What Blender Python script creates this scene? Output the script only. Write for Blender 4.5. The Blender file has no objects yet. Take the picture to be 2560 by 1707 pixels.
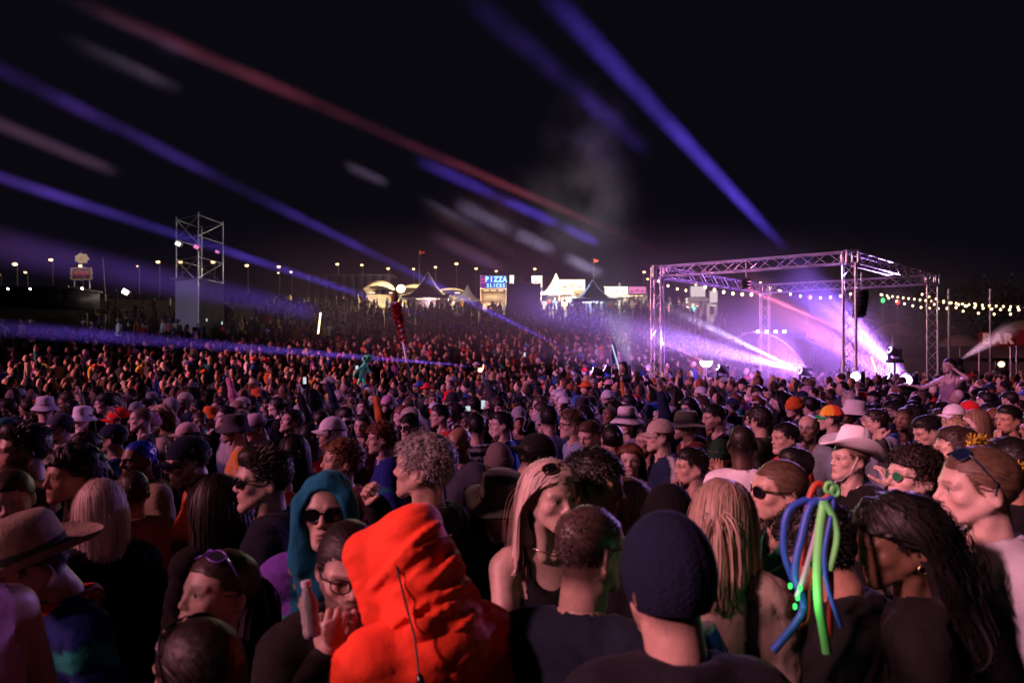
import bpy, bmesh, math, random
import numpy as np
from mathutils import Matrix, Vector
pi = math.pi
random.seed(7); np.random.seed(7)
scn = bpy.context.scene
COL = scn.collection
# ------------------------------------------------------------------ camera
CAMH, HOR, PCX = 2.22, 903.0, 1280.0            # eye height, horizon row and centre column of the photograph
FPX = 24/36*2560
cam = bpy.data.objects.new('camera', bpy.data.cameras.new('camera')); COL.objects.link(cam)
cam.location = (0, 0, CAMH); cam.rotation_euler = (pi/2, 0, 0)
cam.data.lens = 24; cam.data.sensor_width = 36; cam.data.shift_y = .0193
cam.data.clip_start = .05; cam.data.clip_end = 1500
cam.data.dof.use_dof = True; cam.data.dof.focus_distance = 6.5; cam.data.dof.aperture_fstop = 3.2
scn.camera = cam
# ------------------------------------------------------------------ night sky
world = bpy.data.worlds.new('World'); scn.world = world; world.use_nodes = True
wt = world.node_tree; bg = wt.nodes['Background']
sky = wt.nodes.new('ShaderNodeTexSky'); sky.sky_type = 'NISHITA'; sky.sun_disc = False
sky.sun_elevation = math.radians(-9); sky.sun_rotation = math.radians(250)
mixn = wt.nodes.new('ShaderNodeMix'); mixn.data_type = 'RGBA'; mixn.inputs[0].default_value = .5
mixn.inputs[7].default_value = (.0062, .0050, .0098, 1)
sc_ = wt.nodes.new('ShaderNodeVectorMath'); sc_.operation = 'SCALE'; sc_.inputs['Scale'].default_value = .12
wt.links.new(sky.outputs[0], sc_.inputs[0]); wt.links.new(sc_.outputs[0], mixn.inputs[6]); wt.links.new(mixn.outputs[2], bg.inputs[0])
bg.inputs[1].default_value = 1.0
# ------------------------------------------------------------------ stage lamps (the stage stands to the left, outside the picture)
def spot(loc, to, energy, color, size, blend=.5, soft=.35, name='stage_lamp'):
    l = bpy.data.lights.new(name, 'SPOT'); l.energy = energy; l.color = color; l.spot_size = math.radians(size); l.spot_blend = blend; l.shadow_soft_size = soft
    o = bpy.data.objects.new(name, l); COL.objects.link(o); o.location = loc
    o.rotation_euler = (Vector(to)-Vector(loc)).to_track_quat('-Z', 'Y').to_euler(); return o
spot((-20, -10, 15.5), (8.2, 4.3, 1.3), 56000, (1.0, .38, .47), 21, .95, 1.2)        # pink front wash over the near crowd
spot((-27, -3, 13), (2.5, 8, 1.5), 24000, (1.0, .30, .42), 34, .9, 1.2)            # rose wash over the middle of the crowd
spot((-30, 12, 9), (0, 24, 2.0), 42000, (1.0, .30, .37), 44, .7, .8)               # red wash over the far left
spot((-20, -2, 13), (8, 17, 1.5), 15000, (.66, .28, 1.0), 36, .9, 1.2)             # violet wash towards the truss
spot((-30, 18, 8), (-17, 38, 6), 4500, (.75, .68, 1.0), 26, .9, .6)                # spill on the scaffold tower
# ------------------------------------------------------------------ exposure and sampling
vs_ = scn.view_settings; vs_.view_transform = 'Standard'; vs_.look = 'None'; vs_.exposure = 0; vs_.gamma = 1
cy = scn.cycles
cy.max_bounces = 4; cy.diffuse_bounces = 2; cy.glossy_bounces = 2; cy.transmission_bounces = 3; cy.volume_bounces = 0; cy.transparent_max_bounces = 12
cy.sample_clamp_indirect = 3; cy.use_denoising = True; cy.caustics_reflective = False; cy.caustics_refractive = False
# ------------------------------------------------------------------ procedural materials
MAT = {}
def nt(name):
    m = bpy.data.materials.new(name); m.use_nodes = True; t = m.node_tree; t.nodes.clear()
    out = t.nodes.new('ShaderNodeOutputMaterial'); MAT[name] = m
    return m, t, out
def N(t, typ, **kw):
    n = t.nodes.new('ShaderNode'+typ)
    for k, v in kw.items():
        if k in n.inputs: n.inputs[k].default_value = v
        else: setattr(n, k, v)
    return n
def vcol(name, rough=.6, spec=.4, bump=0, bscale=60, sheen=0, metal=0, coat=0, wave=False, sss=0, mottled=0):
    """surface whose colour is the vertex colour times the object colour"""
    m, t, out = nt(name); L = t.links.new
    p = N(t, 'BsdfPrincipled', Roughness=rough, Metallic=metal); p.inputs['Specular IOR Level'].default_value = spec
    a = N(t, 'Attribute', attribute_name='Col'); oi = N(t, 'ObjectInfo')
    mx = N(t, 'Mix', data_type='RGBA', blend_type='MULTIPLY'); mx.inputs[0].default_value = 1
    L(a.outputs['Color'], mx.inputs[6]); L(oi.outputs['Color'], mx.inputs[7]); c = mx.outputs[2]
    tc = N(t, 'TexCoord')
    if mottled:
        nz = N(t, 'TexNoise', Scale=bscale*.25, Detail=4.); L(tc.outputs['Object'], nz.inputs['Vector'])
        mr = N(t, 'MapRange'); mr.inputs[1].default_value = .3; mr.inputs[2].default_value = .7; mr.inputs[3].default_value = 1-mottled; mr.inputs[4].default_value = 1+mottled; L(nz.outputs['Fac'], mr.inputs[0])
        m2 = N(t, 'Mix', data_type='RGBA', blend_type='MULTIPLY'); m2.inputs[0].default_value = 1; L(c, m2.inputs[6]); L(mr.outputs[0], m2.inputs[7]); c = m2.outputs[2]
    L(c, p.inputs['Base Color'])
    if sheen: p.inputs['Sheen Weight'].default_value = sheen
    if coat: p.inputs['Coat Weight'].default_value = coat
    if sss: p.inputs['Subsurface Weight'].default_value = sss; p.inputs['Subsurface Radius'].default_value = (.012, .004, .002); p.inputs['Subsurface Scale'].default_value = 1.0
    if bump:
        nz = N(t, 'TexNoise', Scale=bscale, Detail=5.) if not wave else N(t, 'TexWave', Scale=bscale, Distortion=1.5)
        L(tc.outputs['Object'], nz.inputs['Vector'])
        b = N(t, 'Bump', Strength=bump, Distance=.01); L(nz.outputs[1 if wave else 0], b.inputs['Height']); L(b.outputs[0], p.inputs['Normal'])
    L(p.outputs[0], out.inputs[0]); return m
vcol('skin', .46, .4, .12, 170, mottled=.10)
vcol('hair', .52, .3)
vcol('cloth', .88, .12, .55, 30, sheen=.03, mottled=.14)
vcol('knit', .95, .1, .5, 110)
vcol('felt', .9, .15, .1, 80, sheen=.3)
vcol('satin', .35, .6, .4, 22)
vcol('straw', .8, .2, .7, 170, mottled=.18)
vcol('gloss', .2, .5)
vcol('lens', .06, .6)
vcol('metal', .3, .5, metal=1)
vcol('rubber', .45, .4, .05, 60)
def emit(name, color, strength, sample=False):
    m, t, out = nt(name); e = N(t, 'Emission', Strength=strength); e.inputs[0].default_value = (*color, 1)
    t.links.new(e.outputs[0], out.inputs[0]); m.cycles.emission_sampling = 'AUTO' if sample else 'NONE'; return m
emit('lamp_warm', (1, .62, .26), 4.5)
emit('lamp_white', (1, .93, .82), 10)
emit('bulb', (1, .70, .34), 5)
emit('screen_glow', (.8, .9, 1), 3)
emit('beam_lens', (.75, .5, 1), 5)
emit('beam_lens_warm', (1, .5, .25), 5)
emit('neon_orange', (1, .16, .06), 7)
emit('tube_green', (.06, 1, .16), 1.8)
emit('stall_light', (1, .74, .42), 3.2, True)
emit('stall_white', (1, .95, .85), 2.2, True)
emit('stall_pink', (1, .25, .6), .9)
emit('sign_blue', (.10, .16, 1), .75)
emit('sign_purple', (.45, .06, .75), .45)
emit('sign_letter', (.35, .75, 1), 2.2)
emit('sign_pink', (1, .1, .3), .9)
emit('bar_letter', (1, .4, .4), .3)
emit('bar_board', (1, .04, .06), .055)
emit('sign_dim', (1, .82, .84), .85)
emit('phone', (.75, .85, 1), .8)
emit('green_glow', (.1, 1, .25), 1.4)
emit('red_glow', (1, .05, .05), 1.6)
vcol('steel', .38, .5, metal=.85, bump=.05, bscale=30, mottled=.15)
vcol('paint', .55, .4, mottled=.12, bscale=12)
vcol('canvas', .8, .2, .2, 3, mottled=.1)
vcol('wood', .75, .3, .3, 12, mottled=.2)
vcol('ground', .95, .1, .6, 3, mottled=.35)
vcol('leaf', .7, .2)
def glassy(name):
    m, t, out = nt(name); p = N(t, 'BsdfPrincipled', Roughness=.12); p.inputs['Base Color'].default_value = (.8, .85, .9, 1)
    p.inputs['Transmission Weight'].default_value = .75; p.inputs['IOR'].default_value = 1.2; t.links.new(p.outputs[0], out.inputs[0])
glassy('clear_plastic')
vcol('cloth_far', .8, .2)
vcol('nylon', .72, .18, .25, 34, sheen=.1)
vcol('balloon', .3, .5)
# ------------------------------------------------------------------ mesh engine
def V3(*a): return np.array(a, dtype=np.float64)
def rotm(axis, ang):
    return np.array(Matrix.Rotation(ang, 3, axis))
def hash3(ix, iy, iz, seed=0):
    n = (ix*374761393 + iy*668265263 + iz*2147483647 + seed*974634777) & 0x7fffffff
    n = ((n ^ (n >> 13))*1274126177) & 0x7fffffff
    return ((n ^ (n >> 16)) & 0xffff)/65535.0
def vnoise(P, scale=1.0, seed=0):
    p = np.asarray(P, dtype=np.float64)*scale
    i = np.floor(p).astype(np.int64); f = p-i; f = f*f*(3-2*f)
    r = 0
    for dx in (0, 1):
        for dy in (0, 1):
            for dz in (0, 1):
                w = (f[:, 0] if dx else 1-f[:, 0])*(f[:, 1] if dy else 1-f[:, 1])*(f[:, 2] if dz else 1-f[:, 2])
                r = r+w*hash3(i[:, 0]+dx, i[:, 1]+dy, i[:, 2]+dz, seed)
    return r*2-1
def smin(a, b, k):
    h = np.clip(.5+.5*(b-a)/k, 0, 1)
    return b+(a-b)*h-k*h*(1-h)

class SDF:
    """smooth unions of ellipsoids and tapered capsules, meshed by surface nets"""
    def __init__(s): s.p = []
    def e(s, c, r, k=.01, R=None, op=1):
        c = np.array(c, float); r = np.array(r if hasattr(r, '__len__') else (r, r, r), float)
        b = r if R is None else np.full(3, r.max())
        s.p.append(('e', c-b, c+b, k, op, (c, r, R))); return s
    def c(s, a, b, ra, rb, k=.01, op=1):
        a = np.array(a, float); b = np.array(b, float); m = max(ra, rb)
        s.p.append(('c', np.minimum(a, b)-m, np.maximum(a, b)+m, k, op, (a, b, ra, rb))); return s
    def m(s, f, *a, **kw):                      # the same primitive on both sides of x = 0
        getattr(s, f)(*a, **kw)
        g = [tuple(np.array(v, float)*(-1, 1, 1)) if hasattr(v, '__len__') and n < (2 if f == 'c' else 1) else v for n, v in enumerate(a)]
        kw = dict(kw)
        if kw.get('R') is not None:
            M = np.diag((-1., 1., 1.)); kw['R'] = M@kw['R']@M
        getattr(s, f)(*g, **kw); return s
    def mesh(s, h, cut=None):
        lo = np.min([p[1] for p in s.p if p[4] > 0], 0)-3*h; hi = np.max([p[2] for p in s.p if p[4] > 0], 0)+3*h
        n = np.ceil((hi-lo)/h).astype(int)+1
        ax = [lo[i]+h*np.arange(n[i]) for i in range(3)]
        D = np.full(n, .5, dtype=np.float32)
        for t, a, b, k, op, q in s.p:
            mg = 2.5*h+k*1.6
            i0 = np.clip(np.floor((a-mg-lo)/h).astype(int), 0, n); i1 = np.clip(np.ceil((b+mg-lo)/h).astype(int)+1, 0, n)
            if (i1 <= i0).any(): continue
            sl = tuple(slice(i0[i], i1[i]) for i in range(3))
            X = ax[0][sl[0]][:, None, None].astype(np.float32); Y = ax[1][sl[1]][None, :, None].astype(np.float32); Z = ax[2][sl[2]][None, None, :].astype(np.float32)
            if t == 'e':
                c, r, R = q
                x, y, z = X-c[0], Y-c[1], Z-c[2]
                if R is not None:
                    x, y, z = (R[0, 0]*x+R[1, 0]*y+R[2, 0]*z, R[0, 1]*x+R[1, 1]*y+R[2, 1]*z, R[0, 2]*x+R[1, 2]*y+R[2, 2]*z)
                k0 = np.sqrt((x/r[0])**2+(y/r[1])**2+(z/r[2])**2)
                k1 = np.sqrt((x/r[0]**2)**2+(y/r[1]**2)**2+(z/r[2]**2)**2)+1e-6
                d = k0*(k0-1)/k1
            else:
                A, B, ra, rb = q
                v = B-A; L = max(v@v, 1e-9)
                x, y, z = X-A[0], Y-A[1], Z-A[2]
                tt = np.clip((x*v[0]+y*v[1]+z*v[2])/L, 0, 1)
                d = np.sqrt((x-tt*v[0])**2+(y-tt*v[1])**2+(z-tt*v[2])**2)-(ra+(rb-ra)*tt)
            D[sl] = smin(D[sl], d, k) if op > 0 else -smin(-D[sl], d, k)
        if cut is not None:                      # cut(X,Y,Z) > 0 is removed
            D = np.maximum(D, cut(ax[0][:, None, None], ax[1][None, :, None], ax[2][None, None, :]).astype(np.float32))
        D[0] = D[-1] = 1; D[:, 0] = D[:, -1] = 1; D[:, :, 0] = D[:, :, -1] = 1
        return nets(D, lo, h)
_OFF = np.array([(i, j, k) for i in (0, 1) for j in (0, 1) for k in (0, 1)])
_EDG = [(a, b) for a in range(8) for b in range(a+1, 8) if np.abs(_OFF[a]-_OFF[b]).sum() == 1]
def nets(D, lo, h):
    s = D < 0
    cnt = sum(s[i:s.shape[0]-1+i, j:s.shape[1]-1+j, k:s.shape[2]-1+k].astype(np.int8) for i, j, k in _OFF)
    act = (cnt > 0) & (cnt < 8)
    idx = np.full(act.shape, -1, np.int64); I = np.argwhere(act); idx[act] = np.arange(len(I))
    vals = [D[I[:, 0]+o[0], I[:, 1]+o[1], I[:, 2]+o[2]] for o in _OFF]
    acc = np.zeros((len(I), 3)); w = np.zeros(len(I))
    for a, b in _EDG:
        va, vb = vals[a], vals[b]; m = (va < 0) != (vb < 0)
        t = np.where(m, va/np.where(m, va-vb, 1), 0)
        acc += m[:, None]*(_OFF[a]+t[:, None]*(_OFF[b]-_OFF[a])); w += m
    V = lo+h*(I+acc/w[:, None])
    F = []
    for ax in range(3):
        u, v = (ax+1) % 3, (ax+2) % 3
        a = np.take(s, range(s.shape[ax]-1), ax); b = np.take(s, range(1, s.shape[ax]), ax)
        for A, B, flip in ((a, b, False), (b, a, True)):
            E = np.argwhere(A & ~B)
            E = E[(E[:, u] > 0) & (E[:, v] > 0)]
            q = []
            for du, dv in ((-1, -1), (0, -1), (0, 0), (-1, 0)):
                e = E.copy(); e[:, u] += du; e[:, v] += dv; q.append(idx[e[:, 0], e[:, 1], e[:, 2]])
            q = np.stack(q, 1)
            F.append(q[:, ::-1] if flip else q)
    return V, np.concatenate(F)

class MB:
    """collects vertices, faces, vertex colours and material slots; build() links ONE mesh object"""
    def __init__(s): s.V = []; s.F4 = []; s.F3 = []; s.C = []; s.M4 = []; s.M3 = []; s.n = 0
    def add(s, V, F, col=(1, 1, 1), mi=0):
        V = np.asarray(V, float); F = np.asarray(F)
        c = np.asarray(col, float)
        if c.ndim == 1: c = np.tile(c[:3], (len(V), 1))
        s.V.append(V); s.C.append(c)
        if len(F):
            if F.shape[1] == 4: s.F4.append(F+s.n); s.M4.append(np.full(len(F), mi))
            else: s.F3.append(F+s.n); s.M3.append(np.full(len(F), mi))
        s.n += len(V); return s
    def box(s, c, size, R=None, col=(1, 1, 1), mi=0):
        V = np.array([(x, y, z) for x in (-.5, .5) for y in (-.5, .5) for z in (-.5, .5)])*np.array(size)
        if R is not None: V = V@np.asarray(R).T
        return s.add(V+np.array(c), [(0, 1, 3, 2), (4, 6, 7, 5), (0, 4, 5, 1), (2, 3, 7, 6), (0, 2, 6, 4), (1, 5, 7, 3)], col, mi)
    def tube(s, pts, r, n=8, col=(1, 1, 1), mi=0, caps=True):
        pts = np.asarray(pts, float); m = len(pts)
        r = np.full(m, r) if np.ndim(r) == 0 else np.asarray(r, float)
        T = np.gradient(pts, axis=0); T /= np.linalg.norm(T, axis=1)[:, None]+1e-9
        up = V3(0, 0, 1) if abs(T[0, 2]) < .9 else V3(1, 0, 0)
        a = np.arange(n)/n*2*pi; V = []
        for i in range(m):
            u = np.cross(T[i], up); u /= np.linalg.norm(u)+1e-9; up = np.cross(u, T[i])
            V.append(pts[i]+r[i]*(np.cos(a)[:, None]*u+np.sin(a)[:, None]*up))
        V = np.concatenate(V); j = np.arange(n); F = []
        for i in range(m-1):
            F.append(np.stack([i*n+j, (i+1)*n+j, (i+1)*n+(j+1) % n, i*n+(j+1) % n], 1))
        F = np.concatenate(F)
        if np.ndim(col) == 2: col = np.repeat(np.asarray(col), n, 0)
        b0 = s.n
        s.add(V, F, col, mi)
        if caps:
            for e, o in ((0, 1), (m-1, -1)):
                f = np.stack([np.full(n, n), j, (j+1) % n], 1)
                cc = np.asarray(s.C[-1] if e == 0 else cc0)[e*n]; cc0 = s.C[-1] if e == 0 else cc0
                s.add(np.concatenate([V[e*n:e*n+n], pts[e:e+1]]), f if o > 0 else f[:, ::-1], cc, mi)
        return s
    def grid(s, P, col=(1, 1, 1), mi=0, wrap=False, flip=False):
        P = np.asarray(P, float); a, b = P.shape[:2]
        i, j = np.meshgrid(np.arange(a-1), np.arange(b if wrap else b-1), indexing='ij'); i = i.ravel(); j = j.ravel(); j2 = (j+1) % b
        F = np.stack([i*b+j, i*b+j2, (i+1)*b+j2, (i+1)*b+j], 1)
        c = np.asarray(col, float)
        if c.ndim == 3: c = c.reshape(-1, 3)
        return s.add(P.reshape(-1, 3), F[:, ::-1] if flip else F, c, mi)
    def xform(s, R, t, sc=1.0):
        s.V = [(v*sc)@np.asarray(R).T+np.asarray(t) for v in s.V]; return s
    def merge(s, o, mi=None):
        s.V += o.V; s.C += o.C
        s.F4 += [f+s.n for f in o.F4]; s.F3 += [f+s.n for f in o.F3]
        s.M4 += [m if mi is None else m*0+mi for m in o.M4]; s.M3 += [m if mi is None else m*0+mi for m in o.M3]
        s.n += o.n; return s
    def data(s, name, mats, smooth=True):
        V = np.concatenate(s.V); C = np.concatenate(s.C)
        F4 = np.concatenate(s.F4) if s.F4 else np.zeros((0, 4), int); F3 = np.concatenate(s.F3) if s.F3 else np.zeros((0, 3), int)
        M = np.concatenate(s.M4+s.M3) if s.M4+s.M3 else np.zeros(0, int)
        me = bpy.data.meshes.new(name)
        me.vertices.add(len(V)); me.vertices.foreach_set('co', V.astype(np.float32).ravel())
        nl = len(F4)*4+len(F3)*3
        me.loops.add(nl); me.loops.foreach_set('vertex_index', np.concatenate([F4.ravel(), F3.ravel()]).astype(np.int32))
        me.polygons.add(len(F4)+len(F3))
        st = np.concatenate([np.arange(len(F4))*4, len(F4)*4+np.arange(len(F3))*3]).astype(np.int32)
        me.polygons.foreach_set('loop_start', st)
        me.polygons.foreach_set('material_index', M.astype(np.int32))
        me.polygons.foreach_set('use_smooth', np.full(len(st), bool(smooth)))
        for m in (mats if isinstance(mats, (list, tuple)) else [mats]): me.materials.append(m)
        ca = me.color_attributes.new('Col', 'FLOAT_COLOR', 'POINT')
        ca.data.foreach_set('color', np.concatenate([C, np.ones((len(C), 1))], 1).astype(np.float32).ravel())
        me.update(); me.validate()
        return me
    def build(s, name, mats, parent=None, loc=None, smooth=True):
        return link(name, s.data(name, mats, smooth), parent, loc)
def link(name, me, parent=None, loc=None):
    o = bpy.data.objects.new(name, me); COL.objects.link(o)
    if parent is not None: o.parent = parent
    if loc is not None: o.location = loc
    return o
def empty(name, loc=(0, 0, 0), rz=0):
    o = bpy.data.objects.new(name, None); COL.objects.link(o); o.location = loc; o.rotation_euler = (0, 0, rz); o.empty_display_size = .1
    return o
def tag(o, label, cat, group=None, kind=None):
    if label: o['label'] = label
    if cat: o['category'] = cat
    if group: o['group'] = group
    if kind: o['kind'] = kind
    return o
def struct(o): o['kind'] = 'structure'; return o
def IMG(px, py, y):
    """point at depth y metres seen at photo pixel (px, py)"""
    return V3((px-PCX)/FPX*y, y, CAMH-(py-HOR)/FPX*y)
# ------------------------------------------------------------------ people: heads, hair, bodies, clothes
def sst(a, b, x): t = np.clip((x-a)/(b-a), 0, 1); return t*t*(3-2*t)
HEADS = {}
def decimate(V, F, ratio, keep=None):
    me = bpy.data.meshes.new('tmp'); me.from_pydata(V.tolist(), [], F.tolist()); o = bpy.data.objects.new('tmp', me); COL.objects.link(o)
    m = o.modifiers.new('d', 'DECIMATE'); m.ratio = ratio
    if keep is not None:
        g = o.vertex_groups.new(name='g')
        for w in (0.0, .5, 1.0): g.add([int(i) for i in np.where(keep == w)[0]], 1-w, 'REPLACE')
        m.vertex_group = 'g'; m.vertex_group_factor = 1.0
    dg = bpy.context.evaluated_depsgraph_get(); e = o.evaluated_get(dg).to_mesh()
    e.calc_loop_triangles(); n = len(e.vertices); V2 = np.empty(n*3); e.vertices.foreach_get('co', V2); T = np.empty(len(e.loop_triangles)*3, np.int32); e.loop_triangles.foreach_get('vertices', T)
    bpy.data.objects.remove(o); bpy.data.meshes.remove(me)
    return V2.reshape(-1, 3), T.reshape(-1, 3)
def head_mesh(kind, h=.0036):
    """local head: face looks to -y, origin between the ears"""
    key = (kind, h)
    if key in HEADS: return HEADS[key]
    fem = kind.startswith('f'); v = int(kind[1:])
    rnd = random.Random(hash_str(kind))
    j = lambda a, s: a+rnd.uniform(-s, s)
    jw = j(.056 if not fem else .049, .004); nl = j(.003 if not fem else .006, .003); ch = j(0 if not fem else .007, .004)
    brow = .0125 if not fem else .008; lip = j(.0065 if not fem else .0075, .001); nb = j(0, .004)
    s = SDF()
    s.e((0, .014, .036), (.074, .096, .084), .02)
    s.e((0, -.028, .0), (.0635, .062, .088), .03)
    s.e((0, -.034, .045), (.058, .048, .045), .02)
    s.m('c', (jw, .004, -.04), (.017, -.068, -.097+ch), .021, .019, k=.03)
    s.e((0, -.074, -.098+ch), (.021 if not fem else .017, .019, .018), .02)
    s.m('e', (.043, -.052, -.022), (.022, .024, .02), .018)
    s.e((0, -.06, -.055), (.036, .034, .04), .02)
    s.m('c', (.05, -.07, .021), (.014, -.087, .02), brow*.8, brow, k=.014)
    s.m('e', (.0325, -.105, .003), (.020, .021, .0125), .012, op=-1)
    s.m('e', (.0320, -.0735, .003), (.0135, .0135, .0125), .004)
    s.m('c', (.046, -.075, .006), (.020, -.083, .0075), .0045, .0045, k=.004)
    s.m('c', (.044, -.075, -.0065), (.021, -.081, -.0065), .0045, .0045, k=.006)
    s.c((0, -.086, .014), (0, -.1065+nl+nb, -.022), .0078, .0092, k=.014)
    s.e((0, -.1085+nl+nb, -.0275), (.0112, .0102, .0092), .008)
    s.m('e', (.0118, -.0975+nl, -.0325), (.0072, .0092, .007), .006)
    s.m('e', (.0065, -.101+nl, -.0405), (.0035, .005, .004), .003, op=-1)
    s.c((-.017, -.0855, -.0595), (.017, -.0855, -.0595), lip*.8, lip*.8, k=.007)
    s.e((0, -.091, -.0575), (.012, .0065, .006), .006)
    s.c((-.013, -.0865, -.0715), (.013, -.0865, -.0715), lip, lip, k=.007)
    s.c((-.022, -.096, -.0652), (.022, -.096, -.0652), .0035, .0035, k=.004, op=-1)
    s.e((0, -.102, -.084), (.02, .012, .006), .012, op=-1)
    Re = rotm('Z', -.5)@rotm('X', .15)
    s.m('e', (.0765, .022, -.008), (.0085, .021, .033), .006, R=Re)
    s.m('e', (.086, .016, -.004), (.0065, .011, .02), .004, R=Re, op=-1)
    nr = .056 if not fem else .047
    s.c((0, .026, -.05), (0, .045, -.23), nr-.002, nr+.006, k=.03)
    s.m('c', (.04, .01, -.09), (.02, -.012, -.2), .02, .018, k=.02)
    if not fem: s.e((0, -.022, -.145), (.012, .014, .016), .02)
    V, F = s.mesh(.0042 if h < .0055 else .0055)
    k = np.where((V[:, 1] < -.05) & (V[:, 2] > -.1) & (V[:, 2] < .04), 1.0, np.where(((V[:, 2] > -.11) & (np.abs(V[:, 0]) > .06)) | (V[:, 2] < -.08), .5, 0.))
    V, F = decimate(V, F, {.004: .36, .0058: .26, .0078: .16, .0105: .09}[h], k)
    HEADS[key] = (V, F)
    return HEADS[key]
def hash_str(s): return sum((i+1)*ord(c)*131 for i, c in enumerate(s))
def head_colors(V, skin, brow=(.03, .02, .015), beard=0, beardc=(.02, .012, .01), scalp=None, makeup=False, eye=(.06, .04, .03), closed=False):
    C = np.tile(np.array(skin, float), (len(V), 1)); x, y, z = V.T; ax = np.abs(x)
    def mix(m, c): nonlocal C; C = C*(1-m[:, None])+np.array(c)*m[:, None]
    front = sst(-.045, -.06, y)
    sk = np.array(skin)
    mix(.35*np.exp(-(((ax-.04)/.02)**2+((z+.03)/.02)**2))*front, sk*(1.05, .62, .58))
    mix(.3*np.exp(-((x/.014)**2+((z+.03)/.014)**2))*front, sk*(1.05, .65, .6))
    if beard:
        m = sst(.007, -.007, z-(-.012+.52*np.clip(y, -.09, .02)))*sst(.022, .008, y)*sst(-.15, -.125, z)
        m = m*sst(.85, 1.15, np.hypot(x/.024, (z+.0655)/.0125))
        m = np.maximum(m, np.exp(-((z+.0485)/.005)**2)*sst(.034, .024, ax)*sst(-.075, -.084, y)*.9)
        n = .75+.25*vnoise(V, 260, 3)
        mix(np.clip(m*beard*n, 0, 1), beardc)
    m = np.exp(-(np.clip(np.hypot(ax/.0235, (z+.0645)/.0105)-.75, 0, 9)/.12)**2)*sst(-.078, -.084, y)
    mix(m*(.9 if makeup else .6), sk*((1.0, .34, .36) if makeup else (.95, .5, .48)))
    mix(np.exp(-((z+.0652)/.0016)**2)*sst(.024, .018, ax)*sst(-.078, -.084, y)*.75, sk*.15)
    ex = (ax-.0320)/.0155; ez = (z-(.0016))/.0074
    if not closed:
        e = sst(1.05, .8, np.hypot(ex, ez))*front
        mix(e, (.46, .42, .41)); mix(e*sst(.0085, .0065, np.hypot(ax-.0325, z-.003)), np.array(eye)*.5)
    mix(np.exp(-((z-(.0086-.004*ex**2))/.0030)**2)*sst(1.25, .95, np.abs(ex))*front*(1 if makeup else .85), sk*.12)
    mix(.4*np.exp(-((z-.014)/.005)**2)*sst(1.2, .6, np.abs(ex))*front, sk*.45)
    bz = .0255-.10*np.clip(ax-.034, 0, 1)**1.0*.6
    m = np.exp(-((z-bz)/.0048)**2)*sst(.012, .018, ax)*sst(.058, .046, ax)*sst(-.035, -.055, y)
    mix(np.clip(m*(.8+.3*vnoise(V, 400, 5)), 0, 1)*.85, brow)
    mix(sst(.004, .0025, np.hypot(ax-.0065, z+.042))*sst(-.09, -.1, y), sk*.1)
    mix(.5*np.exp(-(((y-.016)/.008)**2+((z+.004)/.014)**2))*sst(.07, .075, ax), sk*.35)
    if scalp is not None:
        m = sst(-.022, .02, V[:, 2]-hairlim(V))
        mix(np.clip(m*.88, 0, 1), scalp)
    return C
def hairline(P, front=.068, grow=0):
    """1 on the hair-bearing scalp, 0 on face, ears and neck"""
    x, y, z = P.T; ax = np.abs(x)
    return sst(-.006, .006, z-hairlim(P, front)+grow)
def hairlim(P, front=.068):
    x, y, z = P.T; ax = np.abs(x)
    lim = np.where(y < -.02, front-.012*np.clip((ax-.03)/.03, 0, 1)-(.055)*sst(-.055, -.02, y), 0)
    lim = np.where(y >= -.02, .013+(-.075-.013)*sst(-.02, .06, y)+.0*y, lim)
    lim = lim+.03*sst(.062, .072, ax)*sst(.05, .03, y)*sst(-.03, -.005, y)
    return lim

def ribbons(P, N, w, col, taper=True):
    """P: (n,k,3) strand paths, N: (n,k,3) outward normals -> vertices, quads, colours"""
    n, k, _ = P.shape
    T = np.gradient(P, axis=1); S = np.cross(T, N); S /= np.linalg.norm(S, axis=2)[..., None]+1e-9
    t = np.linspace(0, 1, k); ww = (w if np.ndim(w) else np.full(n, w))[:, None]*((1-.75*t**3) if taper else np.ones(k))[None, :]
    A = P-S*ww[..., None]*.5; B = P+S*ww[..., None]*.5
    V = np.stack([A, B], 2).reshape(-1, 3)
    b = (np.arange(n)*k*2)[:, None]+(np.arange(k-1)*2)[None, :]
    b = b.ravel(); F = np.stack([b, b+1, b+3, b+2], 1)
    C = np.repeat(col, k*2, 0)
    return V, F, C
def strand_cols(rs, n, c, var=.35):
    var *= .7
    c = np.array(c); f = 1+rs.uniform(-var, var, n)
    return np.clip(c[None]*f[:, None]*(1+rs.uniform(-.06, .06, (n, 3))), 0, 1)
HC = V3(0, .012, .034); HR = V3(.078, .1, .088)          # hair ellipsoid
def scalp_pts(rs, n, front=.068, grow=0):
    out = []
    while sum(map(len, out)) < n:
        d = rs.normal(size=(n*3, 3)); d /= np.linalg.norm(d, axis=1)[:, None]
        p = HC+d*HR; p = p[hairline(p, front, grow) > .5]; out.append(p)
    p = np.concatenate(out)[:n]; nn = (p-HC)/HR**2; nn /= np.linalg.norm(nn, axis=1)[:, None]
    return p, nn
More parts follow.
